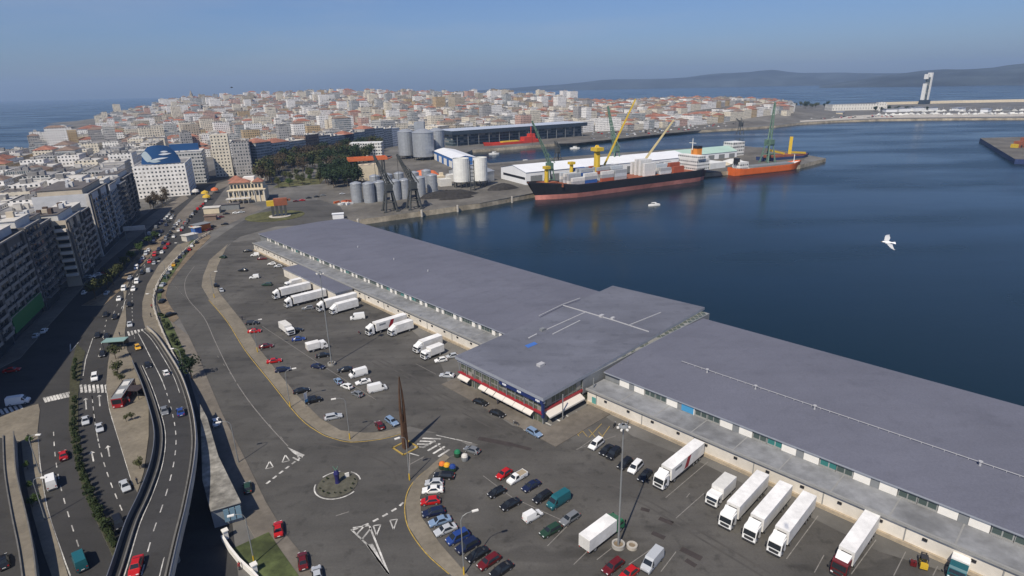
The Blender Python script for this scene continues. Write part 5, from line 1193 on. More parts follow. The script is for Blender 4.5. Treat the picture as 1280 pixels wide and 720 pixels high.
# cranes on the quays
def portal_crane(base, hd, hleg, jib_tip, label, mt, sc=1.0, jib2=None, grp='portal cranes on the quays'):
    b0 = P(*base); t = thing('portal_crane', label, 'crane', b0, hd, grp)
    for sx_ in (-1, 1):
        for sy in (-1, 1):
            mb = MB(); mb.bar((sx_ * 4.2 * sc, sy * 4.2 * sc, 0), (sx_ * 2.2 * sc, sy * 2.2 * sc, hleg), .55 * sc, 0, .45 * sc); mb.box((sx_ * 4.2 * sc, sy * 4.2 * sc, .5), (2.4 * sc, 1, 1)); mb.build('leg', [mt], t)
    mb = MB(); mb.box((0, 0, hleg + .6), (5.5 * sc, 5.5 * sc, 1.2))
    for s in (-1, 1): mb.bar((s * 3.2 * sc, -3.2 * sc, hleg * .5), (s * 3.2 * sc, 3.2 * sc, hleg * .5), .3 * sc); mb.bar((-3.2 * sc, s * 3.2 * sc, hleg * .5), (3.2 * sc, s * 3.2 * sc, hleg * .5), .3 * sc)
    mb.build('portal', [mt], t)
    mb = MB(); mb.box((0, 0, hleg + 3.6), (4.4 * sc, 6.5 * sc, 4.6)); mb.build('machine_house', [mt], t); mb = MB(); mb.box((2.6 * sc, 1.5 * sc, hleg + 4), (1.6 * sc, 2 * sc, 2.4)); mb.build('cab', ['hall_glass'], t)
    tip = Vector(jib_tip) - b0; c, s = math.cos(-hd), math.sin(-hd); tip = Vector((tip.x * c - tip.y * s, tip.x * s + tip.y * c, tip.z)); a = Vector((0, 0, hleg + 5.5))
    dd = (tip - a).normalized(); sd_ = dd.cross(Vector((0, 0, 1))).normalized(); up = sd_.cross(dd)
    mb = MB(); n = 12
    for u, v in ((-1, -1), (1, -1), (1, 1), (-1, 1)): mb.bar(a + sd_ * u * 1.3 * sc + up * v * 1.2 * sc, tip + sd_ * u * .35 * sc + up * v * .35 * sc, .26 * sc)
    for k in range(n):
        f, g_ = k / n, (k + 1) / n; w0, w1 = lerp(1.3, .35, f) * sc, lerp(1.3, .35, g_) * sc; p0, p1 = a.lerp(tip, f), a.lerp(tip, g_); e = 1 if k % 2 else -1
        mb.bar(p0 + sd_ * w0 * e + up * w0, p1 - sd_ * w1 * e + up * w1, .16 * sc); mb.bar(p0 + sd_ * w0 * e - up * w0, p1 + sd_ * w1 * e + up * w1, .16 * sc); mb.bar(p0 - sd_ * w0 * e - up * w0, p1 - sd_ * w1 * e + up * w1, .16 * sc)
    mb.build('jib', [mt], t)
    mb = MB(); top = a + Vector((-1.5 * sc, 0, 9 * sc)); 
    for s in (-1, 1): mb.bar(a + sd_ * s * 1.5 * sc, top, .3 * sc)
    mb.bar(top, a.lerp(tip, .75), .12); mb.bar(top, a - Vector((dd.x, dd.y, 0)).normalized() * 5 * sc if Vector((dd.x, dd.y, 0)).length > .01 else a, .3 * sc); mb.build('stay_frame', [mt], t)
    mb = MB(); mb.bar(tip, Vector((tip.x, tip.y, max(hleg * .6, tip.z - 18))), .1); mb.build('hoist_rope', ['trim'], t)
    return t
def tip_at(base, px, reach):
    """jib tip: on the sight line of px, the given ground distance nearer or farther than the crane's foot"""
    b0 = P(*base); D = math.hypot(b0.x, b0.y) + reach; r_ = P(*px, 0) if False else None
    x = (px[0] - 640) / FOC; y = -(px[1] - 360) / FOC; d = _R * (x * cr + y * sr) + _U * (-x * sr + y * cr) + _F; k = D / math.hypot(d.x, d.y); return Vector((0, 0, EYE)) + d * k
portal_crane((488, 264), R(25), 13, tip_at((488, 264), (467, 194), 6), 'dark portal crane on the near quay, left of the pair by the grey silos', 'crane_dark')
portal_crane((518, 261), R(25), 13, tip_at((518, 261), (496, 193), 6), 'dark portal crane on the near quay, right of the pair by the grey silos', 'crane_dark')
portal_crane((687, 236), R(28), 15, tip_at((687, 236), (665, 151), -4), 'slim green portal crane behind the bow of the black ship', 'crane_green', .9)
portal_crane((768, 214), R(28), 18, tip_at((768, 214), (760, 133), 8), 'green portal crane amidships with a pale cab beside the yellow jib', 'crane_green', 1.15)
portal_crane((959, 203), R(28), 17, tip_at((959, 203), (969, 128), 4), 'tall green portal crane over the orange coaster at the pier end', 'crane_green', 1.25)
portal_crane((697, 202), R(28), 9, tip_at((697, 202), (693, 176), 2), 'small dark crane on the back edge of the pier beyond the white shed', 'crane_dark', .8)
portal_crane((925, 168), R(28), 12, tip_at((925, 168), (920, 148), 2), 'small dark crane on the city quay far behind the funnel', 'crane_dark', .9)

# sheds on the pier
paint('pane_dark', (.02, .022, .026), .2)
def gable(name, label, cat, corners, h, hr, mw, mr, doors=0, md='panel_grey', group=None, hip=0, over=.5):
    """long gabled shed on four plan corners (first side = front eave)"""
    q = [Vector((p.x, p.y, 0)) for p in corners]; o = sum(q, Vector()) / 4; t = thing(name, label, cat, o, 0, group); l = [p - o for p in q]
    mb = MB(); mb.prism([p[:2] for p in l], 0, h, 0, top=False)
    m0, m1 = (l[0] + l[3]) / 2, (l[1] + l[2]) / 2
    for a, b_, m_ in ((l[3], l[0], m0), (l[1], l[2], m1)): mb.face([(a.x, a.y, h), (b_.x, b_.y, h), (m_.x, m_.y, hr)], 0)
    mb.build('wall', [mw], t); mb = MB(); dx = (l[1] - l[0]).normalized() * over; dy = (l[3] - l[0]).normalized() * over
    u0, u1 = m0 + (m1 - m0) * hip, m1 + (m0 - m1) * hip
    e = [l[0] - dx - dy, l[1] + dx - dy, l[2] + dx + dy, l[3] - dx + dy]; r0, r1 = (m0 - dx, m1 + dx) if not hip else (u0, u1)
    v = lambda p, z: (p.x, p.y, z)
    mb.face([v(e[0], h + .02), v(e[1], h + .02), v(r1, hr + .05), v(r0, hr + .05)]); mb.face([v(e[2], h + .02), v(e[3], h + .02), v(r0, hr + .05), v(r1, hr + .05)])
    if hip: mb.face([v(e[3], h + .02), v(e[0], h + .02), v(r0, hr + .05)]); mb.face([v(e[1], h + .02), v(e[2], h + .02), v(r1, hr + .05)])
    mb.build('roof', [mr], t)
    if name == 'quay_shed' and h > 8:
        dd_ = (l[3] - l[0]).normalized(); ll_ = (l[3] - l[0]).length; xx = (l[0] - l[1]).normalized(); mb = MB(); p0, p1 = l[0] + dd_ * 1.5, l[0] + dd_ * ll_ * .9; mb.prism([(p0 + xx * .02)[:2], (p1 + xx * .02)[:2], (p1 + xx * .12)[:2], (p0 + xx * .12)[:2]], 4.2, 6.2); mb.build('window', ['pane_dark'], t)
    for k in range(doors):
        f = (k + .5) / doors; p = l[0].lerp(l[1], f); d = (l[1] - l[0]).normalized(); n = Vector((d.y, -d.x, 0)); n = n if n.dot(l[0] - l[3]) > 0 else -n
        mb = MB(); w_ = (l[1] - l[0]).length / doors * .28; mb.prism([(p - d * w_ + n * .03)[:2], (p + d * w_ + n * .03)[:2], (p + d * w_ + n * .12)[:2], (p - d * w_ + n * .12)[:2]], .2, h * .7); mb.build('door', [md], t)
    return t
pd_ = (P(183 and 885, 216) - P(668, 241)).normalized(); pn_ = Vector((-pd_.y, pd_.x, 0))
w0 = P(662, 232.5); w0 = w0 + pn_ * 6
gable('quay_shed', 'very long white quay shed with shallow white roof behind the black ship', 'shed', [w0, w0 + pd_ * 185, w0 + pd_ * 185 + pn_ * 46, w0 + pn_ * 46], 10.5, 14.5, 'shed_white', 'shed_white', 9)
g0 = P(868, 208) + pn_ * 30
gable('quay_shed', 'long quay shed with pale green roof toward the pier end', 'shed', [g0, g0 + pd_ * 92, g0 + pd_ * 92 + pn_ * 26, g0 + pn_ * 26], 6.5, 11.5, 'shed_white', 'shed_green', 6)
g1 = g0 + pd_ * 94 + pn_ * 8; mb = MB(); mb.prism([(g1 + a)[:2] for a in (Vector(), pd_ * 18, pd_ * 18 + pn_ * 14, pn_ * 14)], 0, 15, 0, 1); o = mb.build('pier_office', ['office_white', 'ship_white'], None, g1 + pd_ * 9 + pn_ * 7); tag(o, 'white three-storey pier office at the end of the green shed', 'building')
for i, (x, y, s, mt, lb) in enumerate([(897, 206, 12, 'cream_wall', 'heap of pinkish sacks on the pier behind the orange coaster'), (915, 203, 12, 'pale_tilt', 'heap of pale bulk cargo on the pier under the green roof'), (845, 213, 9, 'pale_tilt', 'heap of pale bulk cargo beside the stern of the black ship')]):
    mb = MB(); q = P(x, y); mb.lathe((0, 0, 0), [(s, 0), (s * .7, 2.0), (s * .25, 3.6), (0, 3.9)], 14); o = mb.build('cargo_heap', [mt], None); o.location = q; o.rotation_euler.z = .6; o.scale = (1.4, .8, 1); tag(o, lb, 'heap')

# silo yard
def silo(px, py, r, h, label, group, legs=0, mt='silo_metal', cap=None):
    p = P(px, py); p = p + Vector((p.x, p.y, 0)).normalized() * r; t = thing('silo', label, 'silo', p, 0, group); mb = MB()
    prof = [(r, legs)]
    for k in range(1, 7): z = legs + (h - legs) * k / 6; prof += [(r, z - .25), (r * 1.012, z - .15), (r, z)]
    mb.lathe((0, 0, 0), prof, 20, 0); 
    if legs: mb.lathe((0, 0, 0), [(r * .25, legs * .45), (r, legs)], 20, 0)
    mb.build('shell', [mt], t); mb = MB()
    if cap: mb.lathe((0, 0, 0), [(r * 1.06, h - 1), (r * 1.06, h + 2.4), (r * .5, h + 3.2), (0, h + 3.2)], 20)
    else: mb.lathe((0, 0, 0), [(r * 1.03, h), (r * 1.0, h + .3), (r * .3, h + r * .32), (0, h + r * .34)], 20); mb.build('cap', [cap or mt], t)
    for k in range(8 if legs else 0):
        a = k * math.pi / 4; mb = MB(); mb.bar((r * .92 * math.cos(a), r * .92 * math.sin(a), 0), (r * .92 * math.cos(a), r * .92 * math.sin(a), legs + .3), .3); mb.build('leg', ['crane_dark'], t)
    return t
for i, (x, y) in enumerate([(447, 254), (462.5, 254), (476, 252), (495, 250.5), (507, 249), (526, 246.5), (541, 243)]): silo(x, y, 4.2, 14 if i < 5 else 14.5, f'grey metal silo, {ordn[i]} from the left in the quayside row', 'grey silos by the near quay')
for i, (x, y) in enumerate([(470, 243), (486, 241), (500, 239), (519, 238), (534, 235)]): silo(x, y, 4.0, 14, f'grey metal silo, {ordn[i]} from the left in the hidden second row', 'grey silos by the near quay')
silo(509, 199, 9.5, 31, 'tall grey silo on legs, left of the three big ones', 'big grey silos on legs', 4); silo(530.5, 201, 12.5, 31, 'widest tall grey silo on legs, in the middle of three', 'big grey silos on legs', 4); silo(547, 197, 9.5, 31, 'tall grey silo on legs, right of the three and shaded', 'big grey silos on legs', 4)
mb = MB(); q = P(528, 196) + Vector((-4, 22, 0)); mb.box((0, 0, 20), (12, 12, 40)); o = mb.build('elevator_tower', ['silo_metal']); o.location = q; tag(o, 'square grey elevator tower rising behind the big silos', 'tower')
silo(577.5, 235.5, 6.8, 24, 'white silo with blue cap, left of the pair on the quay', 'white silos with blue caps', 5, 'silo_white', 'silo_blue'); silo(601, 234, 6.0, 24, 'white silo with blue cap, right of the pair on the quay', 'white silos with blue caps', 5, 'silo_white', 'silo_blue')
for dx, lb in ((0, None),):
    q = P(591, 238); t = thing('stair_tower', 'dark open stair tower between the two white silos', 'stair tower', q)
    mb = MB()
    for a in (-1.6, 1.6):
        for b_ in (-1.6, 1.6): mb.bar((a, b_, 0), (a, b_, 24), .2)
    mb.build('frame', ['crane_dark'], t)
    for k in range(8): mb = MB(); mb.box((0, 0, 2.5 + k * 2.9), (3.2, 3.2, .2)); mb.build('landing', ['crane_dark'], t)
c0, c1 = P(542, 199), P(567, 211); n_ = Vector((-(c1 - c0).y, (c1 - c0).x, 0)).normalized(); n_ = n_ if n_.y > 0 else -n_
gable('warehouse', 'blue-fronted warehouse with white roof and white doors behind the white silos', 'warehouse', [c0, c1, c1 + n_ * 26, c0 + n_ * 26], 10, 12.5, 'shed_blue', 'shed_white', 4, 'panel_white')
c0, c1 = P(604, 229), P(618, 226); n_ = Vector((-(c1 - c0).y, (c1 - c0).x, 0)).normalized(); n_ = n_ if n_.y > 0 else -n_
gable('warehouse', 'grey barn-roofed store between the white silos and the white shed', 'warehouse', [c0, c1, c1 + n_ * 40, c0 + n_ * 40], 9, 14, 'silo_metal', 'silo_metal')
mb = MB(); q0, q1 = P(439, 199), P(478, 198); d = (q1 - q0).normalized(); n_ = Vector((-d.y, d.x, 0)); mb.prism([q0[:2], q1[:2], (q1 + n_ * 16)[:2], (q0 + n_ * 16)[:2]], 0, 19, 0, 1); o = mb.build('office_block', ['office_white', 'ship_white'], None, (q0 + q1) / 2); tag(o, 'plain white four-storey office block at the edge of the park', 'office block')
for (x, y, rx, ry, h, lb) in ((560, 245, 24, 9, 4.5, 'long black coal heap in front of the white silos'), (628, 236, 14, 8, 4.5, 'black coal heap before the end wall of the white shed'), (570, 248, 14, 5, 3, 'low black coal heap on the quay edge')):
    mb = MB(); prof = []
    for ring_ in range(4):
        for i in range(18):
            pass
    n = 18; rings = []
    for f, z in ((1, 0), (.78, .5), (.45, .85), (.12, 1)):
        rings.append([(rx * f * math.cos(2 * math.pi * i / n) * rnd.uniform(.9, 1.1), ry * f * math.sin(2 * math.pi * i / n) * rnd.uniform(.9, 1.1), h * z * rnd.uniform(.85, 1.1) if z else 0) for i in range(n)])
    for a, b_ in zip(rings, rings[1:]):
        for i in range(n): mb.face([a[i], a[(i + 1) % n], b_[(i + 1) % n], b_[i]], sm=True)
    mb.face(rings[-1]); o = mb.build('coal_heap', ['coal']); o.location = P(x, y); o.rotation_euler.z = R(25); tag(o, lb, 'coal heap')
# orange hopper gantry
q = P(463, 226); t = thing('loading_hopper', 'orange loading hopper frame on a cream tower above the quayside silos', 'hopper', q, R(20))
mb = MB(); mb.box((0, 8, 7), (16, 12, 14)); mb.build('tower', ['cream_wall'], t); mb = MB()
for s in (-1, 1): mb.box((0, 8 + s * 8, 19.5), (34, .8, 2.4)); mb.box((s * 17, 8, 19.5), (.8, 17, 2.4))
for k in range(6): mb.bar((-17 + k * 6.8, 0, 18.6), (-10.2 + k * 6.8, 16, 18.6), .45)
mb.build('tray', ['hopper_orange'], t); mb = MB()
for a in (-14, 14):
    for b_ in (1, 15): mb.bar((a, b_, 0), (a, b_, 18.5), .5)
mb.build('frame', ['crane_dark'], t)
q = P(532, 219); mb = MB(); mb.lathe((0, 0, 0), [(9, 0), (6, 4), (0, 6)], 12); o = mb.build('rust_heap', ['hopper_orange']); o.location = q; o.scale = (1.5, .8, 1); tag(o, 'rust-red scrap heap behind the grey silos', 'heap')
for i, (x, y, c) in enumerate([(556, 232, 'pale_tilt'), (548, 228, 'cream_wall'), (566, 226, 'pale_tilt')]):
    mb = MB(); mb.box((0, 0, 3), (10, 8, 6)); mb.box((3, 0, 7), (3, 3, 3)); o = mb.build('conveyor_house', [c]); o.location = P(x, y); o.rotation_euler.z = R(25); tag(o, f'{("pale box-like conveyor house left of", "cream conveyor house tucked behind the coal near", "small pale conveyor house nearest to")[i]} the white silos', 'conveyor house')
# red scrap by quay end, small white hut
for i, (x, y) in enumerate([(428, 253), (436, 252.5), (432, 256)]):
    mb = MB(); 
    for k in range(7): mb.box((rnd.uniform(-4, 4), rnd.uniform(-3, 3), .7), (rnd.uniform(2, 5), 1.2, 1.4), rnd.uniform(0, 3), 0)
    o = mb.build('scrap_heap', [('hopper_orange', 'cont_rust', 'cont_white')[i]]); o.location = P(x, y); o['kind'] = 'stuff'; tag(o, ('loose orange scrap on the quay left of the silos', 'loose rusty scrap on the quay beside the first silo', 'loose pale rubble on the quay end')[i], 'scrap')
mb = MB(); mb.box((0, 0, 1.6), (7, 4, 3.2)); mb.box((0, 0, 3.3), (7.6, 4.6, .2)); o = mb.build('quay_hut', ['shed_white']); o.location = P(423, 273); o.rotation_euler.z = R(15); tag(o, 'white flat-roofed hut at the quay corner behind the west hall', 'hut')
for i, (x, y) in enumerate([(447.5, 276), (527, 264.5), (572, 258.5), (640, 247.5)]):
    mb = MB(); mb.bar((0, 0, -4), (0, 0, 1.2), .8, n=8); o = mb.build('mooring_dolphin', ['pale_concrete']); o.location = P(x, y); tag(o, f'pale fender post on the near quay wall, {ordn[i]} from the left', 'fender post', 'fender posts on the quay wall')

# passenger terminal 
t0, t1 = P(566, 183), P(727, 170); d = (t1 - t0).normalized(); n_ = Vector((-d.y, d.x, 0)); L = (t1 - t0).length
to_ = (t0 + t1) / 2; T = thing('passenger_terminal', 'long dark glass passenger terminal with pale blue-grey roof on the city quay', 'terminal', to_)
mb = MB(); mb.prism([v[:2] for v in (t0, t1, t1 + n_ * 42, t0 + n_ * 42)], 0, 16, 0); mb.build('wall', ['terminal_glass'], T, to_)
mb = MB(); a0, a1 = t0 - d * 4 - n_ * 7, t1 + d * 6 - n_ * 7; mb.prism([v[:2] for v in (a0, a1, a1 + n_ * 54, a0 + n_ * 54)], 16, 21.5, 1, 0, True); mb.build('roof', ['terminal_roof', 'terminal_fascia'], T, to_)
for k in range(14):
    mb = MB(); p = a0.lerp(a1, (k + .5) / 14) + n_ * 1.5; mb.bar((p.x, p.y, 0), (p.x, p.y, 16), .45, n=6); mb.build('column', ['panel_grey'], T, to_)
# city quay apron and car park
sheet('city_quay', [[(585, 183), (610, 181), (720, 179), (832, 167), (940, 157), (1000, 152), (1000, 150), (940, 151), (860, 156), (740, 163), (566, 174)]], .03, 'port_concrete')
sheet('promenade', [[(1000, 152.5), (1100, 147.5), (1280, 145.5), (1400, 145), (1400, 141), (1280, 141), (1100, 143), (1000, 148)]], .03, 'pale_concrete')
far_l = 'tiny parked car in the packed quay car park beyond the inner dock'
fm = {}
for i in range(120):
    px = rnd.uniform(738, 925); base = lerp(176, 157.5, (px - 738) / 187); py = base - rnd.choice([1.5, 3.2, 5, 7, 9, 11]) * 1.0
    c = rnd.choice(['white', 'white', 'silver', 'silver', 'black', 'red', 'grey', 'white', 'skyblue'])
    o = link('parked_car', car_proto(rnd.choice(['hatchback', 'saloon car', 'small van']))[1], None, P(px, py, .05)); o.rotation_euler.z = R(rnd.choice([30, 120])); recolour(o, c); tag(o, far_l, 'car', 'cars in the quay car park across the dock')
# right-hand jetty
jq = [P(1225, 172.5, 1), P(1269, 199, 1), P(1500, 205, 1), P(1480, 165, 1)]
mb = MB(); mb.prism([v[:2] for v in jq], -9, 1.0, 1, 0); o = mb.build('jetty', ['port_concrete', 'hull_blue'], None, jq[0]); tag(o, 'broad concrete jetty with a dark flank at the right edge', 'jetty')
q = P(1275, 184, 1); t = thing('bulk_loader', 'rusty loader with a yellow bucket on the jetty at the right edge', 'loader', q, R(200))
mb = MB(); mb.box((0, 0, 3.5), (14, 7, 7)); mb.box((-4, 0, 8.5), (5, 5, 4)); mb.build('body', ['deck_rust'], t); mb = MB(); mb.box((10, 0, 2), (4, 6, 4)); mb.build('bucket', ['crane_yellow'], t)
for a in (-4, 4):
    for b_ in (-3, 3): mb = MB(); mb.bar((a, b_ - .8, 1.4), (a, b_ + .8, 1.4), 1.4, n=12); mb.build('wheel', ['tyre'], t)
# control tower at the harbour mouth
q = P(1155, 130); t = thing('control_tower', 'tall white port control tower with dark glass slot on the far breakwater', 'tower', q, R(28))
mb = MB(); mb.box((0, 0, 6), (26, 20, 12)); mb.build('base', ['terminal_fascia'], t); mb = MB(); mb.box((6, 0, 49), (7, 12, 82)); mb.build('slab', ['ship_white'], t); mb = MB(); mb.box((-8, 3, 34), (5, 10, 50)); mb.box((-7, 3, 79), (8, 11, 14)); mb.build('slab', ['ship_white'], t); mb = MB(); mb.box((-2, 0, 44), (9, 8, 66)); mb.build('glass_core', ['terminal_glass'], t)
q0, q1 = P(1040, 138.5), P(1108, 137); d = (q1 - q0).normalized(); n_ = Vector((-d.y, d.x, 0)); mb = MB(); facade('long_white', (.66, .64, .58), (.2, .2, .2), 7, 9, .25, .5); mb.prism([v[:2] for v in (q0, q1, q1 + n_ * 40, q0 + n_ * 40)], 0, 15, 0, 1); mb.prism([v[:2] for v in (q1 - d * 22, q1 - d * 4, q1 - d * 4 + n_ * 12, q1 - d * 22 + n_ * 12)], 15, 19, 0, 1)
o = mb.build('harbour_building', ['long_white', 'panel_grey'], None, (q0 + q1) / 2); tag(o, 'long low white building on the far shore left of the white tower', 'building')
for i, (x, y, L_, h_, lb) in enumerate([(1112, 140, 26, 7, 'white boathouse left of the far white tower'), (1128, 139.5, 30, 8, 'second white boathouse left of the far white tower'), (1146, 139, 24, 9, 'white harbour office at the foot of the far tower'), (1163, 138.5, 34, 8, 'white boathouse directly right of the far tower'), (1198, 138, 40, 6, 'long pale marina shed right of the far tower'), (1232, 140, 30, 7, 'white marina clubhouse among the far boats'), (1258, 139, 26, 6, 'grey marina shed near the right edge'), (1050, 143, 30, 5, 'low tan quay shed below the long white building'), (1010, 146, 34, 4, 'low grey quay shed at the end of the old town')]):
    mb = MB(); mb.box((0, 0, h_ / 2), (L_, 14, h_)); mb.prism([(-L_ / 2 - 1, -8), (L_ / 2 + 1, -8), (L_ / 2 + 1, 8), (-L_ / 2 - 1, 8)], h_, h_ + .8, 1, 1, True); o = mb.build('marina_shed', [('cream_wall' if i == 7 else 'panel_grey' if i in (6, 8) else 'shed_white'), ('roof_slate_edge' if i % 3 else 'panel_grey')]); o.location = P(x, y); o.rotation_euler.z = R(8 * i); tag(o, lb, 'shed', 'sheds along the far promenade')
for i in range(60):
    px = rnd.uniform(990, 1120); o = link('parked_car', car_proto(('hatchback', 'saloon car', 'small van')[i % 3])[1], None, P(px, 147 - rnd.choice([.4, 1.2, 2.0]) + (1100 - px) * .025, .05)); recolour(o, rnd.choice(['white', 'silver', 'black', 'grey', 'white', 'red'])); tag(o, 'tiny parked car along the far promenade beyond the pier end', 'car', 'cars along the far promenade')
bw = [P(1098, 131), P(1200, 128.5), P(1290, 127), P(1420, 125.5)]; mb = MB(); wallstrip(mb, bw, 22, -4, 7, 0); o = mb.build('breakwater', ['cream_wall'], None, bw[1]); tag(o, 'long tan breakwater wall closing the harbour behind the far marina', 'breakwater')
# ================================================================== TOWN
FAC = {}
def fac(n, wall, **k): FAC[n] = 'fac_' + n; facade('fac_' + n, wall, **k)
fac('white', (.80, .78, .74), bay=2.8, ww=.45, wh=.42); fac('cream', (.68, .62, .50), bay=3.0, ww=.42, wh=.45); fac('ochre', (.48, .36, .21), bay=2.8, ww=.45, wh=.45); fac('grey', (.36, .35, .34), bay=2.6, ww=.5, wh=.48)
fac('pale grey', (.50, .50, .48), bay=2.4, ww=.72, wh=.45, band=.2); fac('pink', (.50, .33, .27), bay=2.9, ww=.42, wh=.45); fac('brown', (.22, .15, .11), bay=2.8, ww=.5, wh=.5); fac('glazed', (.52, .53, .52), glass=(.10, .12, .13), bay=1.3, fl=2.9, ww=.78, wh=.72)
fac('beige', (.46, .40, .31), bay=3.2, ww=.5, wh=.42, band=.3); fac('slate blue', (.05, .065, .09), glass=(.02, .03, .05), bay=2.2, ww=.7, wh=.6)
mat('roof_red', (.28, .125, .085), .85, 0, .22, .4, big=.05); mat('roof_grey', (.24, .235, .23), .85, 0, .25, .25, big=.04); mat('roof_white', (.52, .50, .46), .8, 0, .15, .3); mat('roof_dark', (.115, .105, .10), .8, 0, .22, .3); mat('roof_brown', (.20, .145, .115), .85, 0, .22, .3)
ROOFS = {'flat grey roof': 'roof_grey', 'red tiled roof': 'roof_red', 'white flat roof': 'roof_white', 'dark roof': 'roof_dark', 'brown tiled roof': 'roof_brown'}
def massing(mb, rf, poly, z, h, roof, mw, mr, r_, mtrim):
    """walls into mb, roof into rf (may be the same); poly is a plan rectangle p0..p3"""
    p = [Vector((q[0], q[1], 0)) for q in poly]
    mb.prism([q[:2] for q in p], z - 3, z + h, mw, top=False)
    if 'tiled' in roof:
        a, b_, c, d = p
        if (b_ - a).length < (c - b_).length: a, b_, c, d = b_, c, d, a
        rise = min((c - b_).length * .22, 4); m0, m1 = (a + d) / 2, (b_ + c) / 2; ins = (m1 - m0).normalized() * min((c - b_).length * .45, (m1 - m0).length * .42)
        r0, r1 = m0 + ins, m1 - ins; cen = (a + b_ + c + d) / 4
        a, b_, c, d = [q + (q - cen).normalized() * .5 for q in (a, b_, c, d)]
        v = lambda q, zz: (q.x, q.y, zz)
        z1, z2 = z + h + .02, z + h + rise
        for f in ([v(a, z1), v(b_, z1), v(r1, z2), v(r0, z2)], [v(c, z1), v(d, z1), v(r0, z2), v(r1, z2)], [v(d, z1), v(a, z1), v(r0, z2)], [v(b_, z1), v(c, z1), v(r1, z2)]): rf.face(f, mr)
        q = r0.lerp(r1, r_.random()); rf.box((q.x, q.y, z2 + .2), (1.0, .8, 1.6), 0, mtrim)
    else:
        cen = sum(p, Vector()) / 4
        rf.face([(q.x, q.y, z + h - .5) for q in p], mr)
        e = [cen + (q - cen) * .965 for q in p]
        for i in range(4):
            a, b_, c, d = p[i], p[(i + 1) % 4], e[(i + 1) % 4], e[i]
            rf.face([(a.x, a.y, z + h), (b_.x, b_.y, z + h), (c.x, c.y, z + h), (d.x, d.y, z + h)], mtrim); rf.face([(c.x, c.y, z + h - .5), (d.x, d.y, z + h - .5), (d.x, d.y, z + h), (c.x, c.y, z + h)], mtrim)
        ang = math.atan2((p[1] - p[0]).y, (p[1] - p[0]).x)
        for k in range(r_.randint(1, 3)):
            u, w_ = r_.uniform(.2, .8), r_.uniform(.25, .75); q = p[0] + (p[1] - p[0]) * u + (p[3] - p[0]) * w_; s = r_.uniform(2.2, 4.6); hh = r_.uniform(1.6, 3.2)
            rf.box((q.x, q.y, z + h - .48 + hh / 2), (s, s * r_.uniform(.6, 1.3), hh), ang, mtrim, mr, False)
        for k in range(r_.randint(0, 2)):
            u, w_ = r_.uniform(.15, .85), r_.uniform(.15, .85); q = p[0] + (p[1] - p[0]) * u + (p[3] - p[0]) * w_; rf.box((q.x, q.y, z + h + .2), (.9, .9, 1.3), ang, mr, None, False)
BRND = random.Random(11)
def building(name, label, poly, z, h, wall, roof, group=None, cat='building', trim='white', seed=None, penthouse=False):
    r_ = random.Random(seed if seed is not None else BRND.random())
    o = Vector((sum(q[0] for q in poly) / 4, sum(q[1] for q in poly) / 4, z)); t = thing(name, label, cat, o, 0, group)
    mb, rf = MB(), MB(); massing(mb, rf, poly, z, h, roof, 0, 0, r_, 1)
    mb.build('wall', [FAC[wall]], t, o); rf.build('roof', [ROOFS[roof], FAC[trim] if False else ('roof_white' if trim == 'white' else 'roof_grey')], t, o); return t
DS = Vector((-.365, .931, 0)).normalized(); NS = Vector((-DS.y, DS.x, 0)); OS = Vector((-171, 188, 0))
def AVP(s, t): q = OS + DS * s + NS * t; return (q.x, q.y)
def rect(s0, s1, t0, t1): return [AVP(s0, t0), AVP(s1, t0), AVP(s1, t1), AVP(s0, t1)]
# ---- the shaded front row along the avenue: real windows, balconies, cornices
mat('frame_pale', (.27, .26, .25), .6, 0, 0); paint('pane', (.035, .045, .055), .15); paint('shop_green', (.02, .16, .05), .5); mat('balcony', (.26, .25, .235), .8, 0, .1, .5); paint('rail_dark', (.08, .08, .085), .6)
def win_mesh(w_, h_):
    mb = MB(); mb.box((0, 0, 0), (w_ + .25, .10, h_ + .25), 0, 0); mb.box((0, -.04, 0), (w_ / 2 - .06, .08, h_), 0, 1) if False else None
    for s in (-1, 1): mb.box((s * w_ / 4, -.06, 0), (w_ / 2 - .08, .06, h_ - .05), 0, 1)
    return mb.data('window', ['frame_pale', 'pane'])
def blind_mesh(w_, h_):
    mb = MB(); mb.box((0, 0, 0), (w_ + .25, .10, h_ + .25), 0, 0); mb.box((0, -.06, h_ * .17), (w_ - .1, .06, h_ * .62), 0, 0); mb.box((0, -.05, -h_ * .33), (w_ - .1, .06, h_ * .3), 0, 1); return mb.data('window', ['frame_pale', 'pane'])
WBLIND = {k: blind_mesh(*k) for k in ((1.5, 1.5), (2.1, 1.7), (1.2, 2.0), (2.6, 1.5))}
WMESH = {k: win_mesh(*k) for k in ((1.5, 1.5), (2.1, 1.7), (1.2, 2.0), (2.6, 1.5))}
WANG = math.atan2(DS.y, DS.x)
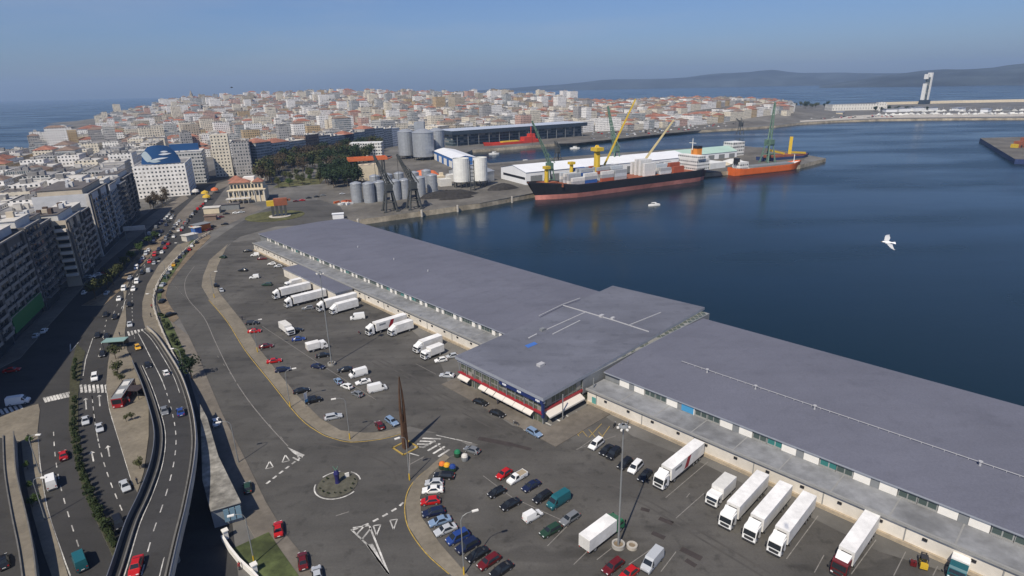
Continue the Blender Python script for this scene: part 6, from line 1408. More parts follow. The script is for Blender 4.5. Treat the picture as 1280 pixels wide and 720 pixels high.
def front(label, s0, s1, t0, depth, h, col, roof, wk, fl=3.15, bal=True, bay=3.4, seed=1, sidewall=None):
    r_ = random.Random(seed)
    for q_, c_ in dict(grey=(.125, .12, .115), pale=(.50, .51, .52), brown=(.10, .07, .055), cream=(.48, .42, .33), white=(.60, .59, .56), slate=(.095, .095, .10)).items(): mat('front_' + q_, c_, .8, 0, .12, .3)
    poly = rect(s0, s1, t0, t0 + depth); o = Vector((*AVP((s0 + s1) / 2, t0 + depth / 2), 0)); t = thing('apartment_block', label, 'apartment block', o, 0, 'apartment blocks lining the avenue')
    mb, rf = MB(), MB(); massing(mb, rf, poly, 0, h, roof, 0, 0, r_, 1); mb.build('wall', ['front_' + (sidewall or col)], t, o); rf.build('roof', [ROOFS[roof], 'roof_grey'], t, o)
    def wp(nm, s, tt, z, data): 
        q = OS + DS * s + NS * tt; ob = link(nm, data, t, (q.x - o.x, q.y - o.y, z)); ob.rotation_euler.z = WANG; return ob
    nb = max(2, int((s1 - s0 - 1) / bay)); nf = int((h - 5) / fl); 
    while nb * nf > 100: nb -= 1
    st = (s1 - s0) / nb; nseg = 1 + seed % 4 if s1 - s0 > 20 else 1; gap = (0, .1, .16)[seed % 3]; outw = (1.1, 1.5, 1.3)[seed % 3]
    if s1 - s0 > 20:
        for f_ in (.0, .5, 1.0): mb = MB(); q_ = lerp(s0 + .3, s1 - 2.1, f_); mb.prism(rect(q_, q_ + 1.8, t0 - .9, t0 - .02), 3.9, h - .55, 0, None, True); mb.build('bay_pier', ['front_' + ('grey' if seed % 2 else 'slate')], t, o)
    wm = WMESH[wk]; flip = link
    for f in range(nf):
        z = 4.6 + f * fl + 1.6
        for b_ in range(nb):
            wp('window', s0 + (b_ + .5) * st, t0 - .02, z, wm if r_.random() < .68 else WBLIND[wk])
        if bal:
            for b_ in range(0, nb):
                if (b_ + (f if bal == 2 else 0)) % 2 and bal != 3: continue
                pass
            for k_ in range(nseg):
                q0, q1 = lerp(s0 + .4, s1 - .4, (k_ + .04 + gap) / nseg), lerp(s0 + .4, s1 - .4, (k_ + .96 - gap) / nseg); mb = MB(); mb.prism(rect(q0, q1, t0 - outw, t0 - .02), z - 1.62, z - 1.42, 0, None, True); mb.prism(rect(q0, q1, t0 - outw - .05, t0 - outw + .03), z - 1.42, z - .5, 1); mb.build('balcony', ['balcony', 'balcony' if (col in ('pale', 'white') or seed % 2) else 'rail_dark'], t, o)
    if s1 - s0 > 14:
        mb = MB(); mb.prism(rect(s0 + .8, s1 - .8, t0 + 2.6, t0 + depth - 2.5), h - .48, h + 2.5, 0, None, True); ob = mb.build('attic_storey', ['front_' + r_.choice(['white', 'cream', 'pale'])], t, o)
        mb = MB(); mb.prism(rect(s0 + .5, s1 - .5, t0 + 2.3, t0 + depth - 2.2), h + 2.5, h + 2.75, 0, None, True); mb.build('attic_roof', [ROOFS[r_.choice(['white flat roof', 'flat grey roof', 'dark roof'])]], t, o)
        for k_ in range(r_.randint(3, 6)):
            q0 = r_.uniform(s0 + 2, s1 - 4); t1_ = t0 + r_.uniform(4, depth - 6); w_ = r_.uniform(1.2, 3); mb = MB(); mb.prism(rect(q0, q0 + w_, t1_, t1_ + r_.uniform(1, 2.6)), h + 2.76, h + 2.76 + r_.uniform(1, 2.6), 0, None, True); mb.build(r_.choice(['chimney', 'stair_house']), ['front_' + r_.choice(['white', 'cream', 'brown', 'pale'])], t, o)
    mb = MB(); mb.prism(rect(s0 - .1, s1 + .1, t0 - .5, t0 - .02), h - .5, h + .1, 0, None, True); mb.build('cornice', ['balcony'], t, o)
    mb = MB(); mb.prism(rect(s0 + .6, s1 - .6, t0 - .06, t0 - .02), .3, 3.8, 0); mb.build('shop_front', ['pane'], t, o)
    # side windows on the sunlit gable
    return t
# the wall of a window mesh faces -y in its own frame, which is the street side here
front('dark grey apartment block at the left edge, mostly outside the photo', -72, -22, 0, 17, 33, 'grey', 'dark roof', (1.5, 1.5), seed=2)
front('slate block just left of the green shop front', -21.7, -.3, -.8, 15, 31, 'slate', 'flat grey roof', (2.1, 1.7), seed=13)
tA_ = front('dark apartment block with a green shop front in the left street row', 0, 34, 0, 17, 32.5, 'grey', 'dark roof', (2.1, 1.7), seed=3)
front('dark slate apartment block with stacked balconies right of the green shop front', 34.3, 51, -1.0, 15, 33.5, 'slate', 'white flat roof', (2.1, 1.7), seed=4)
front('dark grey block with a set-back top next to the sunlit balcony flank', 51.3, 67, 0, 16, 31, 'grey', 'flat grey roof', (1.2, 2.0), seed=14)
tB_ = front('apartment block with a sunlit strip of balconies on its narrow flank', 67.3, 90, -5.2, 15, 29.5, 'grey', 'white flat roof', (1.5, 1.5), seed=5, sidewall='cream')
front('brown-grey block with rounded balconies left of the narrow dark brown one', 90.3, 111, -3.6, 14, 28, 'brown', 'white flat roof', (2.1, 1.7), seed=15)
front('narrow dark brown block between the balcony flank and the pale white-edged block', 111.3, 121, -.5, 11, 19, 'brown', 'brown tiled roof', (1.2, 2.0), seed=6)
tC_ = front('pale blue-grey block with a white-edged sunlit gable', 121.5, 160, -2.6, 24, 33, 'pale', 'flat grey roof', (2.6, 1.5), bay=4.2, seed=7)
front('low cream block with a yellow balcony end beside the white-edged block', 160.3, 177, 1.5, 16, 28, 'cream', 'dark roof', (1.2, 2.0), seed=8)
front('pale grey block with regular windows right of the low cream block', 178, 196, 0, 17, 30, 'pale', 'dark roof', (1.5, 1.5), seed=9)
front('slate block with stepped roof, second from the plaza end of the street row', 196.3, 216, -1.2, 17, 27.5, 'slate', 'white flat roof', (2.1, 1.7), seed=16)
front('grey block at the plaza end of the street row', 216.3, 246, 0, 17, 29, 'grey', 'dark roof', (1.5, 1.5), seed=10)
def ap(t, nm, s0, s1, t0, t1, z0, z1, mt): 
    mb = MB(); mb.prism(rect(s0, s1, t0, t1), z0, z1, 0, None, True); return mb.build(nm, [mt], t, Vector(t.location))
ap(tA_, 'shop_front', 2, 32, -1.2, -.07, 3.0, 8.5, 'shop_green')
for f in range(7): ap(tB_, 'balcony', 65.9, 67.28, -4.9, -.6, 5 + f * 3.3, 6.1 + f * 3.3, 'awning_white'); ap(tB_, 'window', 67.15, 67.29, -4.7, -.8, 6.4 + f * 3.3, 7.8 + f * 3.3, 'pane')
ap(tC_, 'edge_strip', 121.2, 121.49, -2.45, -1.0, 0, 32.7, 'roof_white')
# ---- landmark blocks
def pbuilding(name, label, pa, pb, depth, h, wall, roof, z=0, **k):
    a, b_ = P(*pa, z), P(*pb, z); d = (b_ - a).normalized(); n = Vector((-d.y, d.x, 0)); n = n if n.dot(Vector((a.x, a.y, 0))) > 0 else -n
    return building(name, label, [a[:2], b_[:2], (b_ + n * depth)[:2], (a + n * depth)[:2]], z, h, wall, roof, **k)
ov = building('corner_block', 'whitish corner block carrying a big round blue rooftop billboard', rect(318, 368, -25, 12), 0, 26, 'white', 'flat grey roof', seed=5)
paint('billboard_blue', (.012, .07, .20), .5); paint('billboard_pale', (.38, .46, .50), .6); paint('billboard_white', (.72, .76, .80), .6)
mb = MB(); n = 20; arc = []
for i in range(n + 1):
    f = i / n; tt = lerp(6, -22, f); sag = 3 * math.sin(f * math.pi); q = AVP(322 - sag, tt); hh = 28.0 + 13 * (1 - abs(2 * f - 1) ** 3.6); arc.append((q, hh))
for (a, ha), (b_, hb) in zip(arc, arc[1:]): mb.face([(a[0], a[1], 26.5), (b_[0], b_[1], 26.5), (b_[0], b_[1], hb), (a[0], a[1], ha)]); mb.face([(b_[0], b_[1], hb), (a[0], a[1], ha), (a[0] + DS.x * 2.5, a[1] + DS.y * 2.5, ha - .2), (b_[0] + DS.x * 2.5, b_[1] + DS.y * 2.5, hb - .2)])
o = Vector(ov.location); bb = mb.build('billboard', ['billboard_blue'], ov, o)
def bpatch(f0, f1, z0, z1, mt, sl=0):
    mb = MB(); m_ = 6
    for i in range(m_):
        qs = []
        for f, zz in ((lerp(f0, f1, i / m_), 0), (lerp(f0, f1, (i + 1) / m_), 0)):
            q = AVP(322 - 3 * math.sin(f * math.pi) - .25, lerp(6, -22, f)); qs.append(q)
        (a, b_) = qs; g0, g1 = sl * i / m_, sl * (i + 1) / m_
        e0, e1 = math.sin(math.pi * i / m_), math.sin(math.pi * (i + 1) / m_); zm = (z0 + z1) / 2; hh = (z1 - z0) / 2
        mb.face([(a[0], a[1], zm - hh * e0 + g0), (b_[0], b_[1], zm - hh * e1 + g1), (b_[0], b_[1], zm + hh * e1 + g1), (a[0], a[1], zm + hh * e0 + g0)])
    mb.v = [(p[0] - o.x, p[1] - o.y, p[2] - o.z) for p in mb.v]; link('emblem', mb.data('emblem', [mt]), bb)
bpatch(.04, .30, 29.5, 38.0, 'billboard_pale', -2.5); bpatch(.18, .52, 27.8, 30.4, 'billboard_pale', -.4); bpatch(.30, .72, 29.6, 30.8, 'billboard_white', 1.0); bpatch(.48, .82, 33.0, 34.6, 'billboard_white', .5); bpatch(.54, .74, 35.2, 36.6, 'billboard_white')
mb = MB(); mb.prism(rect(395, 397, -30, -6), 30, 36, 0, None, True); tb = building('corner_block', 'grey block behind the round billboard with a flat dark blue roof sign', rect(390, 425, -32, 0), 0, 29, 'pale grey', 'white flat roof', seed=8); mb.build('roof_sign', ['billboard_blue'], tb, Vector(tb.location))
building('tower_block', 'tall white slab block rising right of the round billboard', rect(428, 441, -54, -38), 0, 41, 'cream', 'white flat roof', seed=4)
building('tower_block', 'dark shaded slab beside the tall white block', rect(428, 470, -72, -56), 0, 33, 'grey', 'dark roof', seed=3)
# seafront houses facing the park
MA, MZ = Vector((-268, 648, 0)), Vector((-160, 905, 0)); md = (MZ - MA).normalized(); mn = Vector((-md.y, md.x, 0)); ml = (MZ - MA).length; s = 0; i = 0
cols = ['glazed', 'pale grey', 'glazed', 'brown', 'pale grey', 'glazed', 'slate blue', 'glazed', 'grey', 'pale grey', 'glazed', 'white']
while s < ml - 8:
    L = BRND.uniform(16, 30); a, b_ = MA + md * s, MA + md * min(s + L - .3, ml); hh = BRND.uniform(25, 31); w_ = cols[i % 12]; rf_ = BRND.choice(['flat grey roof', 'dark roof', 'white flat roof', 'red tiled roof'])
    building('seafront_house', f'{w_} seafront house facing the park, {ordn[i]} from the left, with {rf_}', [a[:2], b_[:2], (b_ + mn * 20)[:2], (a + mn * 20)[:2]], 0, hh, w_, rf_, 'seafront houses facing the park'); s += L; i += 1
pbuilding('office_tower', 'grey-banded office tower standing above the big silos', (478, 178), (496, 176.5), 30, 33, 'pale grey', 'white flat roof', seed=2)
pbuilding('corner_house', 'pale yellow building with white gable left of the dark terminal', (548, 176), (562, 174), 30, 22, 'cream', 'white flat roof', seed=2)
pbuilding('office_tower', 'dark blue glass block in the middle of the skyline', (540, 132.5), (564, 131.5), 40, 22, 'slate blue', 'dark roof', z=hz(-150, 1500), seed=2)
pbuilding('tower_block', 'tall white tower standing alone on the old town skyline', (681, 134), (694, 133.5), 24, 42, 'white', 'white flat roof', z=hz(150, 1500) * .9, seed=2)
pbuilding('apartment_tower', 'ochre twin apartment tower above the roofs left of the park', (252, 176), (271, 174), 26, 30, 'ochre', 'brown tiled roof', z=1, seed=2)
pbuilding('sports_hall', 'huge pale windowless hall above the beach at left', (150, 151), (193, 149), 60, 24, 'beige', 'roof' if False else 'white flat roof', z=2, seed=2)
pbuilding('beach_block', 'big beach-front block with red roofs and banded white balconies', (101, 184), (128, 182.5), 70, 28, 'white', 'red tiled roof', z=1, seed=2)
pbuilding('barracks', 'long pink building near the right end of the old town', (928, 146), (966, 144.5), 30, 17, 'pink', 'red tiled roof', z=4, seed=2)
for i, (xa, xb, h, w_, rf_) in enumerate([(690, 716, 19, 'pale grey', 'flat grey roof'), (722, 742, 18, 'white', 'white flat roof'), (744, 776, 21, 'white', 'white flat roof'), (780, 806, 26, 'glazed', 'flat grey roof'), (808, 838, 18, 'white', 'red tiled roof'), (842, 866, 18, 'white', 'flat grey roof'), (868, 896, 17, 'cream', 'red tiled roof'), (898, 924, 17, 'pale grey', 'brown tiled roof')]):
    y = lerp(168.5, 148.5, (xa - 690) / 240); pbuilding('quayside_house', f'{w_} quayside house, {rf_}, {ordn[i]} from the left beyond the packed car park', (xa, y), (xb, y - 1.6), 24, h, w_, rf_, z=.5, seed=i, group='quayside houses of the old town')
q = P(241, 130, 34); T = thing('lighthouse', 'slender stone lighthouse tower on the far headland at left', 'lighthouse', (q.x, q.y, 20)); mb = MB(); mb.box((0, 0, 24), (22, 22, 48)); mb.build('shaft', [FAC['beige']], T); mb = MB(); mb.cyl((0, 0, 48), 7, 10, 8); mb.cyl((0, 0, 58), 4, 12, 8, r2=2); mb.build('lantern', [FAC['beige']], T)
# red-roofed plaza house
a, b_ = P(287, 254), P(333, 251); d = (b_ - a).normalized(); n_ = Vector((-d.y, d.x, 0)); L = (b_ - a).length; o = (a + b_) / 2 + n_ * 11
T = thing('plaza_house', 'cream colonial house with stepped red roofs and balcony rows on the plaza', 'house', o); W_ = lambda s, t: (a + d * s + n_ * t)
def ph(nm, s0, s1, t0, t1, z0, z1, mts): mb = MB(); mb.prism([W_(s0, t0)[:2], W_(s1, t0)[:2], W_(s1, t1)[:2], W_(s0, t1)[:2]], z0, z1, 0, 1 if len(mts) > 1 else 0, True); return mb.build(nm, mts, T, o)
ph('wall', 0, L, 0, 22, 0, 9, ['cream_wall']); ph('wall', 1.5, L - 1.5, 3, 20, 9, 14.5, ['cream_wall']); ph('terrace', -.6, L + .6, -.8, 3, 8.9, 9.4, ['cream_wall'])
for k in range(9): ph('window', 1 + k * (L - 2) / 9, 1 + k * (L - 2) / 9 + L / 14, -.06, -.01, 4.8, 7.8, ['pane']); ph('window', 2 + k * (L - 4) / 9, 2 + k * (L - 4) / 9 + L / 16, 2.94, 2.99, 10.2, 13, ['pane'])
for k in range(8): ph('column', .4 + k * (L - 1.2) / 7, .8 + k * (L - 1.2) / 7, -.8, -.4, 0, 8.9, ['panel_white'])
def hip(s0, s1, t0, t1, z, r_):
    mb = MB(); c = [W_(s0, t0), W_(s1, t0), W_(s1, t1), W_(s0, t1)]; k = min(s1 - s0, t1 - t0) * .48; r0, r1 = (W_(s0 + k, (t0 + t1) / 2), W_(s1 - k, (t0 + t1) / 2)); v = lambda q, zz: (q.x, q.y, zz)
    for f in ([c[0], c[1], r1, r0], [c[2], c[3], r0, r1], [c[3], c[0], r0], [c[1], c[2], r1]): mb.face([v(q, z + (r_ if q in (r0, r1) else 0)) for q in f])
    mb.face([v(q, z) for q in c[::-1]]); mb.build('roof', ['roof_red'], T, o)
hip(.6, L * .62, 2, 11, 14.55, 2.6); hip(L * .66, L - .6, 2, 12, 14.55, 2.8); hip(-1, L * .38, 11.5, 21, 15.2, 3.2); ph('roof_white', L * .4, L * .7, 10, 18, 14.5, 17.5, ['panel_white'])
mb = MB(); mb.prism([v_[:2] for v_ in (W_(-1, -8), W_(L * .62, -8), W_(L * .62, -1.5), W_(-1, -1.5))], 3.8, 4.1, 0, None, True)
for k in range(5): 
    for tt in (-7.6, -2): q = W_(k * L * .14, tt); mb.bar((q.x, q.y, 0), (q.x, q.y, 3.8), .15)
o2 = W_(L * .3, -5); tag(mb.build('canopy', ['roof_white'], None, o2), 'white flat canopy on posts before the red-roofed plaza house', 'canopy')
# kiosks and street things on the plaza side
for i, (x, y, dx, dy, h, c, rc, lb) in enumerate([(252, 288, 9, 6, 4, 'paint_orange', 'panel_grey', 'kiosk with orange side and grey roof at the tip of the avenue island'), (246, 291.5, 4, 4, 3.6, 'tarp_blue', 'roof_white', 'small blue and white kiosk left of the orange kiosk'), (238, 300, 7, 5, 3.2, 'roof_white', 'roof_white', 'white box kiosk at the top of the balustrade'),
        (266, 266, 10, 7, 4, 'cream_wall', 'roof_white', 'white-topped pavilion at the bus forecourt'), (264, 275, 7, 4, 3, 'roof_brown', 'roof_brown', 'brown wooden hut on the forecourt'), (285, 262, 16, 5, 4, 'panel_grey', 'roof_dark', 'long dark glazed shelter under the white canopy')]):
    t = thing('kiosk', lb, 'kiosk', P(x, y), R(60 if i < 3 else 15)); mb = MB(); mb.box((0, 0, h / 2), (dx, dy, h)); mb.build('wall', [c], t); mb = MB(); mb.box((0, 0, h + .15), (dx + .8, dy + .8, .3)); mb.build('roof', [rc], t)
for i, (x, y, c, lb) in enumerate([(259, 250, 'lift_yellow', 'yellow inflatable tent in the shade of the plaza'), (257, 245, 'lift_yellow', 'smaller yellow stall behind the yellow inflatable tent'), (269, 241, 'hopper_orange', 'orange stall awning on the far side of the plaza'), (245, 243, 'roof_white', 'white round tent by the shaded plaza street')]):
    t = thing('stall', lb, 'stall', P(x, y), .4); mb = MB(); mb.lathe((0, 0, 0), [(3.2, 2.2), (2.6, 3.6), (0, 4.8)], 10, 0); mb.build('canopy', [c], t)
    mb = MB()
    for k in range(4): mb.bar((2.6 * math.cos(k * 1.57), 2.6 * math.sin(k * 1.57), 0), (2.6 * math.cos(k * 1.57), 2.6 * math.sin(k * 1.57), 2.6), .12)
    mb.build('frame', ['panel_grey'], t)
t = thing('sign_gantry', 'white sign gantry on thin legs over the shaded lanes', 'gantry', P(171, 300), R(15)); mb = MB(); mb.box((0, 0, 7), (11, 1.2, 2.4)); mb.build('panel', ['roof_white'], t)
for x in (-5, 5): mb = MB(); mb.bar((x, 0, 0), (x, 0, 6), .25); mb.build('leg', ['panel_grey'], t)

# ---- the rest of the town
WCH = ['white', 'white', 'cream', 'white', 'pale grey', 'grey', 'ochre', 'cream', 'cream', 'glazed', 'white', 'pink', 'white', 'beige', 'white', 'cream']
RCH = ['flat grey roof', 'flat grey roof', 'white flat roof', 'red tiled roof', 'white flat roof', 'dark roof', 'flat grey roof', 'white flat roof', 'brown tiled roof', 'flat grey roof']
CAND = []   # (distance, poly, z, h, wall, roof, label, group)
cr_ = random.Random(23)
taken = [rect(300, 382, -40, 16), rect(382, 480, -80, 4)]
def clash(poly, pad=2):
    c = (sum(q[0] for q in poly) / 4, sum(q[1] for q in poly) / 4)
    return any(inpoly(c[0], c[1], tk) or any(inpoly(q[0], q[1], tk) for q in poly) for tk in taken)
def footprint(px0, px1, y0, y1, depth, z=0):
    a, b_ = P(px0, y0, z), P(px1, y1, z); d = (b_ - a).normalized(); n = Vector((-d.y, d.x, 0)); n = n if n.dot(Vector((a.x, a.y, 0))) > 0 else -n
    a, b_ = a - d * 8 - n * 8, b_ + d * 8 - n * 8; depth += 16; taken.append([a[:2], b_[:2], (b_ + n * depth)[:2], (a + n * depth)[:2]])
footprint(478, 496, 178, 176.5, 30); footprint(548, 562, 176, 174, 30); footprint(540, 564, 132.5, 131.5, 40, hz(-150, 1500)); footprint(681, 694, 134, 133.5, 24, hz(150, 1500) * .9); footprint(252, 271, 176, 174, 26); footprint(150, 193, 151, 149, 60); footprint(101, 128, 184, 182.5, 70); footprint(928, 966, 146, 144.5, 30); footprint(566, 727, 183, 170, 62); footprint(690, 924, 168.5, 147, 30)
taken.append([(MA - mn * 6 - md * 5)[:2], (MZ - mn * 6 + md * 5)[:2], (MZ + mn * 24 + md * 5)[:2], (MA + mn * 24 - md * 5)[:2]])
t = 26; row = 0
while t < 520:
    dep = cr_.uniform(15, 19); s = -110; k = 0
    while s < 620:
        L = cr_.uniform(15, 30)
        if (s + 110) % 100 < 11: s += 11
        h = cr_.uniform(23, 30) if t < 70 else cr_.uniform(16, 31) if t < 420 else cr_.uniform(14, 26)
        if t > 60: h *= .92
        p = rect(s, s + L - .3, t, t + dep)
        if all(inpoly(q[0] - 12, q[1], LAND) for q in p) and not clash(p) and not (255 < s + L and s < 300 and t < 40):
            wl, rf_ = cr_.choice(WCH), cr_.choice([q_ for q_ in RCH if t > 70 or 'tiled' not in q_]); CAND.append((math.hypot(*p[0]), p, 0, h, wl, rf_, f'{wl} block with {rf_}, {ordn[row]} row behind the avenue, {ordn[min(k, 29)]} from the bottom', 'town blocks behind the avenue')); k += 1
        s += L
    t += dep + (cr_.uniform(9, 11) if row % 2 else 3); row += 1
CITYP = [(-400, 790), (-300, 690), (-268, 668), (-185, 880), (-130, 925), (-60, 930), (60, 1015), (300, 1150), (470, 1272), (590, 1325), (700, 1375), (860, 1400), (900, 1500), (820, 1700), (560, 2010), (100, 2350), (-600, 3000), (-1250, 3500), (-1550, 3300), (-1450, 2650), (-1330, 2350), (-1100, 2080), (-1020, 1780), (-980, 1480), (-860, 1330), (-740, 1080), (-700, 900), (-620, 800)]
XLIM = P(988, 140).x / P(988, 140).y
E1 = Vector((.83, .557, 0)).normalized(); E2 = Vector((-E1.y, E1.x, 0)); OC = Vector((-150, 800, 0)); row = 0; y = 0
while y < 3300:
    dep = cr_.uniform(13, 18); x = -2600; k = 0
    while x < 1500:
        L = cr_.uniform(11, 26); 
        if x % 90 < 9: x += 9
        c = OC + E1 * (x + L / 2) + E2 * (y + dep / 2 - 900)
        sA_ = (c - OS).dot(DS); tA2 = (c - OS).dot(NS)
        if c.x / c.y < XLIM and inpoly(c.x, c.y, CITYP) and not (sA_ < 628 and tA2 < 540):
            a = OC + E1 * x + E2 * (y - 900); b_ = a + E1 * (L - .2); p = [a[:2], b_[:2], (b_ + E2 * dep)[:2], (a + E2 * dep)[:2]]
            if not clash(p):
                old = c.x > 180 or cr_.random() < .25
                h = cr_.uniform(9, 18) if old else cr_.uniform(13, 26) if cr_.random() < .88 else cr_.uniform(27, 40)
                wl = cr_.choice(WCH); rf_ = cr_.choice(['red tiled roof', 'brown tiled roof', 'flat grey roof', 'flat grey roof', 'white flat roof'] if old else RCH)
                k += 1; CAND.append((c.length, p, hz(c.x, c.y), h, wl, rf_, f'{wl} house with {rf_}, {ordn[min(row, 29)]} row of the old peninsula, number {k}', 'houses of the old peninsula'))
        x += L
    y += dep + (cr_.uniform(8, 11) if row % 2 else 2.5); row += 1
# which of them the photograph can show: sight lines from the eye to their tops, walls and corners
mass = MB(); WL_ = list(FAC.values()); RL_ = list(ROOFS.values()); MI = {m: i for i, m in enumerate(WL_ + RL_)}
def add_mass(c, mb, r_): massing(mb, mb, c[1], c[2], c[3], c[5], MI[FAC[c[4]]], MI[ROOFS[c[5]]], r_, MI['roof_grey'])
tmp = MB(); FID = []
for i, c in enumerate(CAND):
    n0 = len(tmp.f); tmp.prism(c[1], c[2] - 1, c[2] + c[3]); FID += [i] * (len(tmp.f) - n0)
from mathutils.bvhtree import BVHTree
bvh = BVHTree.FromPolygons(tmp.v, tmp.f); eye = Vector((0, 0, EYE)); SEEN = []
def inframe(p):
    v = p - eye; z = v.dot(_F); 
    if z < 1: return False
    xr, yr = v.dot(_R) / z, v.dot(_U) / z; x, y = xr * cr - yr * sr, xr * sr + yr * cr
    return abs(x * FOC) < 640 and abs(y * FOC) < 360
for i, c in enumerate(CAND):
    p, z, h = c[1], c[2], c[3]; cx, cy = sum(q[0] for q in p) / 4, sum(q[1] for q in p) / 4; pts = [Vector((cx, cy, z + h))]
    for q in p:
        for f in (.35, .75, 1): pts.append(Vector((lerp(cx, q[0], .9), lerp(cy, q[1], .9), z + h * f)))
    ok = 0
    for q in pts:
        if not inframe(q): continue
        d = q - eye; hit = bvh.ray_cast(eye, d.normalized(), d.length + 40)
        if hit[0] is not None and FID[hit[2]] == i: ok += 1
    if ok: SEEN.append((ok * c[3] / c[0] ** 1.5, i))
SEEN.sort(reverse=True); KEEP = {i for _, i in SEEN[:285]}
# labels count only the blocks that are kept, so that an ordinal can be checked in the picture
by = {}
for i in sorted(KEEP):
    c = CAND[i]; key = (c[7], c[4], c[5]); by.setdefault(key, []).append(i)
def scr(i):
    c = CAND[i]; p = Vector((sum(q[0] for q in c[1]) / 4, sum(q[1] for q in c[1]) / 4, c[2] + c[3])) - eye; z = p.dot(_F); return p.dot(_R) / z, p.dot(_U) / z
LBL = {}
for (g, wl, rf_), ids in by.items():
    ids.sort(key=lambda i: scr(i)[0])
    for k, i in enumerate(ids):
        fl_ = max(2, round(CAND[i][3] / 3.1)); wd = 'block' if 'avenue' in g else 'house'
        where = 'behind the avenue' if 'avenue' in g else 'on the old peninsula'
        LBL[i] = f'{wl} {wd}, {rf_}, {ordn[k] + " such" if k < 30 else "last such"} from the left, {where}'
for i, c in enumerate(CAND):
    if i in KEEP: building('town_block' if 'avenue' in c[7] else 'town_house', LBL[i], c[1], c[2], c[3], c[4], c[5], c[7], seed=i, trim='white' if i % 3 == 0 else 'grey')
    else: add_mass(c, mass, random.Random(i))
o = mass.build('far_houses', WL_ + RL_); o['kind'] = 'stuff'; tag(o, 'packed mass of pale far houses and red roofs covering the peninsula', 'houses')
# ================================================================== TREES
def leafmat(n, a, b2):
    m = bpy.data.materials.new(n); t, b = nodes_of(m); g = t.nodes.new('ShaderNodeNewGeometry'); oi = t.nodes.new('ShaderNodeObjectInfo')
    nz = t.nodes.new('ShaderNodeTexNoise'); nz.inputs['Scale'].default_value = .5; t.links.new(g.outputs['Position'], nz.inputs['Vector'])
    ad = t.nodes.new('ShaderNodeMath'); ad.operation = 'MULTIPLY_ADD'; ad.inputs[1].default_value = .45; t.links.new(oi.outputs['Random'], ad.inputs[0]); t.links.new(nz.outputs[0], ad.inputs[2])
    sb_ = t.nodes.new('ShaderNodeMath'); sb_.operation = 'SUBTRACT'; sb_.inputs[1].default_value = .2; t.links.new(ad.outputs[0], sb_.inputs[0])
    mx = t.nodes.new('ShaderNodeMix'); mx.data_type = 'RGBA'; mx.inputs[6].default_value = (*a, 1); mx.inputs[7].default_value = (*b2, 1); t.links.new(sb_.outputs[0], mx.inputs[0]); t.links.new(mx.outputs[2], b.inputs['Base Color']); b.inputs['Roughness'].default_value = .8; b.inputs['Specular IOR Level'].default_value = .2; MATS[n] = m
leafmat('leaf_dark', (.012, .024, .012), (.03, .05, .02)); leafmat('leaf_olive', (.035, .045, .016), (.085, .09, .035)); leafmat('leaf_hedge', (.012, .022, .009), (.04, .055, .018)); leafmat('leaf_brown', (.05, .038, .024), (.10, .075, .045)); leafmat('leaf_green', (.025, .05, .012), (.07, .11, .03)); mat('bark', (.09, .07, .05), .9, 0, .2, 2)
TREES = {}
def tree_mesh(kind, v):
    r_ = random.Random(hash((len(kind), v)) % 999 + v * 7); H_, rad, n, lf, mt = {'dark': (13, 5.5, 620, 1.0, 'leaf_dark'), 'olive': (11, 4.6, 520, .9, 'leaf_olive'), 'brown': (11, 4.8, 430, .75, 'leaf_brown'), 'green': (8, 3.2, 420, .7, 'leaf_green'), 'shrub': (2.2, 1.2, 260, .38, 'leaf_hedge')}[kind]
    tk = MB(); tk.bar((0, 0, 0), (0, 0, H_ * .45), H_ * .028, 0, H_ * .016, 6); lobes = []
    for k in range(9 if kind != 'shrub' else 4):
        a = r_.uniform(0, 6.28); q = r_.uniform(.15, .62) * rad; z = H_ * r_.uniform(.5, .86); lobes.append((Vector((q * math.cos(a), q * math.sin(a), z)), rad * r_.uniform(.36, .6))); tk.bar((0, 0, H_ * r_.uniform(.28, .45)), lobes[-1][0], H_ * .012, 0, H_ * .004, 4, False)
    cw = MB()
    for k in range(n):
        c, R_ = r_.choice(lobes); d = Vector((r_.gauss(0, 1), r_.gauss(0, 1), r_.gauss(0, .85))).normalized(); p = c + d * R_ * (r_.random() ** .4); u = (d + Vector((r_.gauss(0, .6), r_.gauss(0, .6), r_.gauss(0, .6) + .4))).normalized(); e = u.orthogonal().normalized(); f = u.cross(e); s = lf * r_.uniform(.5, 1.1)
        cw.face([p - e * s * .5 - f * s * .3, p + e * s * .5 - f * s * .35, p + e * s * .4 + f * s * .45, p - e * s * .35 + f * s * .4])
    return tk.data('trunk', ['bark']), cw.data('crown', [mt])
for kd in ('dark', 'olive', 'brown', 'green', 'shrub'): TREES[kd] = [tree_mesh(kd, v) for v in range(4)]
tr_ = random.Random(3)
def tree(kind, p, label, group, sc=1.0, name='tree'):
    tk, cw = tr_.choice(TREES[kind]); t = thing(name, label, 'tree' if name == 'tree' else 'shrub', p, tr_.uniform(0, 6.28), group); k = sc * tr_.uniform(.85, 1.15); t.scale = (k, k, k * tr_.uniform(.92, 1.1)); link('trunk', tk, t); link('crown', cw, t); return t
KW = {'dark': 'dark evergreen', 'olive': 'olive-green', 'brown': 'bare brownish', 'green': 'bright green'}
